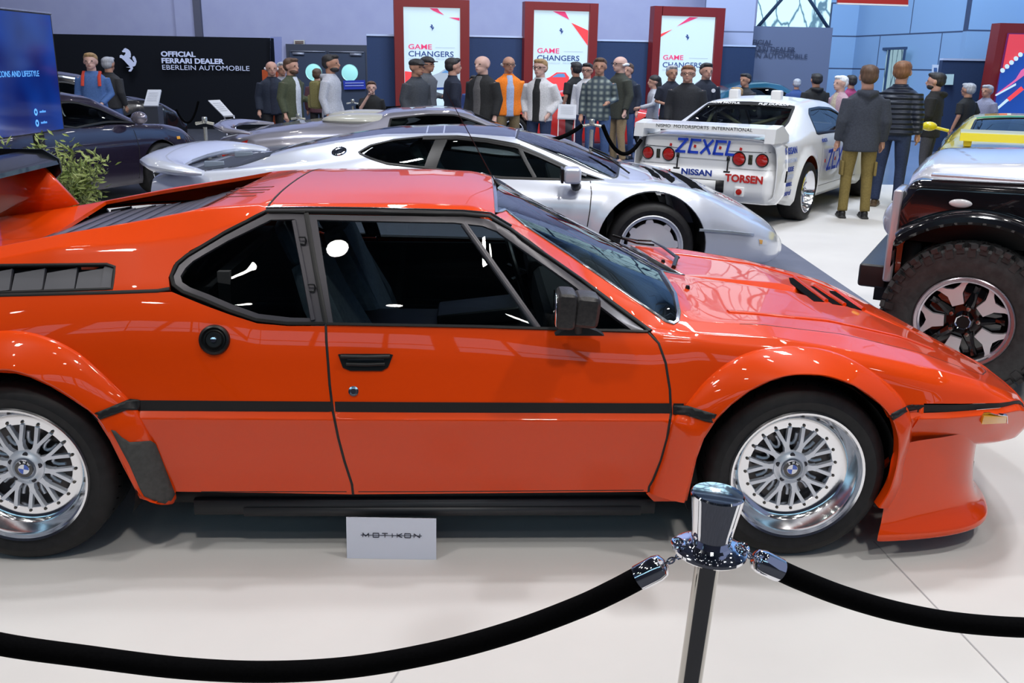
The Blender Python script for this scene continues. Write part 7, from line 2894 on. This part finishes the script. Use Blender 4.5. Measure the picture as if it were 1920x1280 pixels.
    stack(b, [(hem, (.175 + th) * w0, .120 + th, 0, 0), (hem + .10, (.170 + th) * w0, .118 + th, 0, 0), (1.10, (.158 + th) * w0, .108 + th, 0, -L * .2), (1.28, .172 + th, .118 + th, 0, -L * .5), (1.37, .180 + th, .110 + th, 0, -L * .7), (1.43, .165 + th, .094 + th, 0, -L * .85), (1.47, .125, .078, 0, -L * .9), (1.50, .084, .068, 0, -L * .9), (1.53, .066, .064, 0, HY + .02)])
    for (sh, el, wr) in J:
        end = wr if sleeve >= 1 else el.lerp(wr, 0) * 1.0 if sleeve == .5 else sh.lerp(el, .75)
        pts = [sh + Vector((0, 0, -.005)), el, wr.lerp(el, .05)] if sleeve >= 1 else [sh, sh.lerp(el, .5), sh.lerp(el, .85)] if sleeve < .5 else [sh, el, el.lerp(wr, .15)]
        rs = [.066 + th, .052 + th, .040 + th * .6] if sleeve >= 1 else [.064 + th, .060 + th, .058 + th]
        b.tube(pts, rs, 12)
    if hood:
        b.tube([(-.085, .0 - L, 1.50), (-.075, .085 - L, 1.485), (0, .125 - L, 1.46), (.075, .085 - L, 1.485), (.085, .0 - L, 1.50)], [.025, .042, .052, .042, .025], 10)
    elif collar:
        b.tube([(.068 * math.cos(q), HY + .02 + .064 * math.sin(q), 1.53) for q in [2 * PI * k / 14 for k in range(15)]], .012, 6, False)
    nm = {'jacket': 'jacket', 'shirt': 'shirt', 'hoodie': 'hoodie', 'polo': 'polo_shirt', 'coat': 'coat'}.get(style, 'jacket')
    gar = remeshed(nm, b, tm, root, .0145, 3)
    if inner:      # open front showing what is underneath
        b = MB()
        im = cloth(inner[0], inner[1])
        stack(b, [(hem - .01, .070, .04, 0, -.105), (1.10, .070, .045, 0, -.092 - L * .2), (1.30, .072, .05, 0, -.098 - L * .5), (1.42, .055, .05, 0, -.075 - L * .8), (1.50, .045, .045, 0, -.045 - L * .9)])
        remeshed('undershirt', b, im, root, .014, 2)
    # trousers
    b = MB()
    stack(b, [(.84, .150 * w0, .112, 0, 0), (.94, .158 * w0, .112, 0, 0), (1.03, .150 * w0, .105, 0, 0)])
    for h_, k_, a_ in zip(hips, knees, ank):
        b.tube([h_ + Vector((0, 0, -.02)), h_.lerp(k_, .5), k_, k_.lerp(a_, .6), a_ + Vector((0, 0, .0))], [.092, .082, .064, .056, .056], 12)
    remeshed('trousers', b, cloth(legs[0], legs[1]), root, .0145, 3)
    # shoes
    for a_ in ank:
        b = MB()
        c = a_ + Vector((0, -.055, 0))
        b.ball((c.x, c.y + .045, .055), (.042, .060, .055), 12, 8)
        b.ball((c.x, c.y - .045, .038), (.046, .095, .038), 14, 8)
        b.box((c.x, c.y - .01, .012), (.086, .27, .024), None, .010)
        remeshed('shoe', b, mat('shoe_%d_%d_%d' % tuple(int(q * 99) for q in shoes), shoes, .5), root, .012, 1)
    if 'backpack' in extra:
        b = MB()
        b.box((0, .20, 1.20), (.30, .17, .42), None, .07)
        b.box((0, .29, 1.10), (.22, .07, .20), None, .03)
        bp = b.build('backpack', cloth('olive', (.16, .14, .05)), root)
    if 'straps' in extra:
        for sg in (-1, 1):
            b = MB()
            b.tube([(sg * .105, .10, 1.46), (sg * .11, .0, 1.505), (sg * .112, -.10, 1.43), (sg * .118, -.155, 1.28)], .018, 8, flat=(.5, 1.3))
            b.build('backpack_strap', cloth('strap_red', (.45, .04, .02)), root)
        b = MB()
        b.box((0, .21, 1.22), (.28, .14, .40), None, .06)
        b.build('backpack', _M['cloth_strap_red'], root)
    if 'badge' in extra:
        b = MB()
        b.lathe([(0, 0), (.032, 0), (.034, .004)], 20, 'y', (.085, -.142, 1.34))
        b.build('badge', mat('badge_white', (.7, .7, .75), .5), root)
    if 'puffer' in extra:
        gar.data.materials[0] = puffer_mat()
    if 'check' in extra:
        gar.data.materials[0] = check_mat()
    if 'pockets' in extra:
        for sg in (-1, 1):
            b = MB()
            b.box((sg * .175, 0, .60), (.03, .13, .17), None, .012)
            b.build('cargo_pocket', cloth(legs[0], legs[1]), root)
    head_warp(root, HY)
    return root


def head_warp(root, HY):
    """life-size head on a shorter neck"""
    C = np.array([0, HY + .012, 1.57])
    todo = [c for c in root.children if not c.name.startswith('backpack')]
    for c in list(todo):
        todo += list(c.children)
    for o in todo:
        n = len(o.data.vertices)
        a = np.empty(n * 3)
        o.data.vertices.foreach_get('co', a)
        a = a.reshape(-1, 3)
        near = (np.abs(a[:, 0]) < .125)
        t = np.clip((a[:, 2] - 1.49) / .09, 0, 1)
        t = (t * t * (3 - 2 * t) * near)[:, None]
        a = a + t * ((a - C) * np.array([.20, .20, .15]) - np.array([0, 0, .032]))
        o.data.vertices.foreach_set('co', a.ravel())
        o.data.update()


def puffer_mat():
    if 'puffer' in _M:
        return _M['puffer']
    m = mat('puffer', (.014, .022, .045), .45)
    nt = m.node_tree
    tc = nt.nodes.new('ShaderNodeTexCoord')
    w_ = nt.nodes.new('ShaderNodeTexWave')
    w_.bands_direction = 'Z'
    w_.inputs['Scale'].default_value = 5.2
    w_.inputs['Distortion'].default_value = .6
    bp = nt.nodes.new('ShaderNodeBump')
    bp.inputs['Strength'].default_value = 1.
    bp.inputs['Distance'].default_value = .03
    nt.links.new(tc.outputs['Object'], w_.inputs[0])
    nt.links.new(w_.outputs['Fac'], bp.inputs['Height'])
    nt.links.new(bp.outputs[0], nt.nodes['Principled BSDF'].inputs['Normal'])
    return m


def check_mat():
    if 'check' in _M:
        return _M['check']
    m = mat('check', (.12, .15, .15), .85)
    nt = m.node_tree
    tc = nt.nodes.new('ShaderNodeTexCoord')
    ws = []
    for d in ('X', 'Z'):
        w_ = nt.nodes.new('ShaderNodeTexWave')
        w_.bands_direction = d
        w_.inputs['Scale'].default_value = 3.6
        nt.links.new(tc.outputs['Object'], w_.inputs[0])
        ws.append(w_)
    ad = nt.nodes.new('ShaderNodeMath')
    ad.operation = 'MULTIPLY'
    nt.links.new(ws[0].outputs['Fac'], ad.inputs[0])
    nt.links.new(ws[1].outputs['Fac'], ad.inputs[1])
    r = nt.nodes.new('ShaderNodeValToRGB')
    r.color_ramp.elements[0].color = (.045, .065, .085, 1)
    r.color_ramp.elements[1].color = (.30, .34, .30, 1)
    nt.links.new(ad.outputs[0], r.inputs[0])
    nt.links.new(r.outputs[0], nt.nodes['Principled BSDF'].inputs['Base Color'])
    return m


NV = ('navy', (.012, .018, .035))
BK = ('black', (.010, .010, .011))
JEANS = ('jeans', (.045, .085, .20))
DJEANS = ('dark_jeans', (.015, .028, .075))
DK = ('dark_trousers', (.012, .012, .014))
person('young man in a blue hooded sweatshirt with red backpack straps, beside the dark purple coupe', 200, 101, 14.9, 12, ('denim_blue', (.055, .12, .30)), DJEANS, 'blond', 2, ('down', 'low'), style='hoodie', hood=True, extra=('straps',), wf=1.25)
person('grey-haired man in dark leather jacket turned away, behind the blue sweatshirt man', 230, 108, 16.6, 165, ('leather', (.022, .022, .025)), JEANS, 'grey', 1, style='jacket', wf=1.2)
person('elderly man with bald crown in open navy jacket, left end of the visitor row', 522, 115, 16.0, 20, NV, DK, 'white', 0, ('down', 'down'), inner=('navy_tee', (.01, .014, .03)), hairkind='fringe', wf=1.3)
person('grey-haired visitor half hidden between navy jacket man and green parka man', 540, 117, 17.2, 30, ('grey_shirt', (.25, .25, .28)), DK, 'grey', 1, wf=1.1)
person('bearded man in olive green parka over white shirt, looking right', 557, 110, 14.9, 62, ('olive_parka', (.055, .065, .035)), JEANS, 'brown', 0, ('down', 'bent'), inner=('white_shirt', (.55, .58, .65)), extra=('beard',), hem=.80, wf=1.2)
person('brown-haired visitor mostly hidden behind the olive backpack', 603, 128, 17.6, 180, ('plum', (.08, .03, .04)), DK, 'brown', 0, wf=1.1)
person('dark-haired man in pale grey hoodie carrying an olive backpack', 628, 104, 14.2, 75, ('light_grey_hoodie', (.42, .43, .48)), JEANS, 'dark', 1, ('down', 'down'), style='hoodie', hood=True, extra=('backpack', 'beard'), wf=1.2)
person('small boy in black football jersey raising his hand to his mouth', 700, 150, 15.6, 10, BK, DK, 'brown', 2, ('face', 'bent'), style='shirt', sleeve=.4, wf=1.3, collar=False)
person('man in black cap and charcoal jacket in front of the first red frame', 781, 112, 14.8, 50, ('charcoal', (.040, .045, .055)), DK, 'dark', 1, ('down', 'down'), hairkind='cap', wf=1.35)
person('man in dark cap and grey jacket just behind the charcoal jacket man', 800, 108, 16.4, 60, ('grey_jacket', (.085, .09, .10)), DK, 'dark', 1, ('down', 'bent'), hairkind='cap', wf=1.2)
person('dark-haired teenager in navy jacket seen against the first bright poster', 846, 110, 15.2, 110, ('deep_navy', (.008, .012, .028)), DK, 'dark', 0, wf=1.15)
person('bald man in grey polo shirt under an open black jacket', 900, 106, 14.3, -35, BK, DK, 'white', 2, ('down', 'down'), inner=('grey_brown', (.085, .08, .082)), hairkind='bald', wf=1.45)
person('visitor in blue sweater mostly hidden behind the bald man', 884, 140, 16.5, 0, ('royal_blue', (.03, .06, .20)), DK, 'dark', 1, wf=1.0)
person('man in bright orange jacket over pale blue shirt', 946, 107, 15.4, 15, ('orange', (.85, .20, .01)), ('khaki', (.22, .16, .08)), 'grey', 1, ('down', 'down'), inner=('pale_blue', (.35, .42, .6)), hairkind='fringe', extra=('glasses',), wf=1.2)
person('fair-haired man in dark vest over white sleeves, hands in pockets', 1003, 112, 14.4, -25, ('white_grey', (.55, .54, .55)), DJEANS, 'blond', 2, ('pocket', 'pocket'), inner=BK, extra=('glasses',), wf=1.25)
person('man in black polo shirt facing away before the second bright poster', 1067, 117, 17.6, 210, BK, DK, 'dark', 1, style='polo', sleeve=.4, wf=1.15)
person('man with glasses in white pullover carrying a dark bag', 1087, 119, 16.6, -20, ('white_pullover', (.58, .58, .60)), DJEANS, 'dark', 0, ('down', 'bent'), style='shirt', extra=('glasses',), wf=1.2)
person('man in green and blue checked shirt and jeans looking down', 1109, 110, 14.9, -10, ('check_base', (.12, .15, .15)), JEANS, 'brown', 1, ('down', 'bent'), style='shirt', extra=('check',), hem=.84, wf=1.3)
person('bald man with black glasses in dark olive field jacket and beige trousers', 1146, 107, 16.4, -60, ('dark_olive', (.035, .038, .028)), ('beige', (.30, .21, .11)), 'white', 2, ('down', 'down'), hairkind='fringe', extra=('glasses',), hem=.76, wf=1.25, shoes=(.3, .3, .32))
person('visitor in blue jeans mostly hidden behind the dark olive jacket', 1160, 119, 17.4, -30, NV, JEANS, 'brown', 0, wf=1.05)
person('woman with long black hair in pale grey coat reaching out her arm', 1208, 140, 16.8, -80, ('pale_coat', (.38, .38, .42)), BK, 'dark', 0, ('down', 'out'), style='coat', hairkind='long', hem=.52, wf=1.0)
person('grey-haired man in dark blue polo shirt beside the long-haired woman', 1238, 123, 16.2, 10, ('midnight', (.012, .016, .03)), DK, 'grey', 1, ('bent', 'down'), style='polo', sleeve=.4, wf=1.15)
person('visitor with glasses in wide black cardigan behind the white race car', 1267, 123, 14.6, -15, ('black_cardigan', (.013, .014, .018)), DK, 'ginger', 0, ('down', 'down'), extra=('glasses',), hem=.70, wf=1.6)
person('dark-haired man in navy pullover with round chest badge', 1299, 119, 15.8, 10, ('badge_navy', (.008, .012, .026)), DK, 'dark', 0, style='shirt', extra=('badge',), wf=1.3)
person('fair-haired boy in grey top just behind the roof of the white race car', 1357, 161, 15.8, -80, ('boy_grey', (.2, .2, .24)), DK, 'blond', 0, wf=1.25)
person('man in dark leather jacket standing behind the fair-haired boy', 1371, 137, 17.2, -50, ('leather', (.022, .022, .025)), DK, 'dark', 1, ('down', 'bent'), wf=1.2)
person('man in blue jacket stooping far behind, before the grey banner', 1464, 146, 20.4, 170, ('blue_far', (.02, .05, .17)), DK, 'grey', 1, wf=1.1)
person('man in black hooded jacket with his back turned, before the grey banner', 1498, 137, 17.5, 185, BK, DK, 'dark', 1, hood=True, wf=1.45)
person('white-haired man in pink shirt under beige waistcoat', 1542, 141, 15.0, -70, ('pink', (.42, .28, .32)), DK, 'white', 2, ('down', 'down'), style='shirt', inner=('beige_vest', (.42, .36, .28)), wf=1.2)
person('visitor peering out behind the white-haired man', 1561, 140, 17.6, 200, ('rose', (.25, .03, .10)), DK, 'dark', 1, wf=1.0)
person('man in slate hooded jacket and khaki trousers with black trainers, back turned', 1588, 123, 10.75, 172, ('slate_hood', (.030, .036, .052)), ('khaki_green', (.17, .125, .035)), 'brown', 0, ('down', 'down'), hood=True, hem=.80, wf=1.22, extra=('pockets',))
person('man in quilted navy puffer jacket and dark jeans, back turned', 1647, 116, 11.7, 150, ('puffer_base', (.014, .022, .045)), DJEANS, 'ginger', 0, ('down', 'bent'), extra=('puffer',), hem=.90, wf=1.3, shoes=(.10, .06, .03))
person('bearded dark-haired man in black hooded jacket holding a magazine', 1712, 136, 13.7, -125, ('black_hood', (.008, .008, .009)), ('grey_trousers', (.045, .045, .055)), 'dark', 0, ('bent', 'low'), hood=True, extra=('beard',), hem=.80, wf=1.25)
person('man in black t-shirt with his hand at his hip, near the yellow car', 1772, 154, 15.6, -150, BK, DJEANS, 'grey', 1, ('pocket', 'down'), style='shirt', sleeve=.4, wf=1.3)
person('grey-haired man in grey polo shirt behind the yellow car', 1806, 157, 17.0, -60, ('grey_polo', (.20, .20, .27)), DJEANS, 'grey', 1, style='polo', sleeve=.4, wf=1.35)
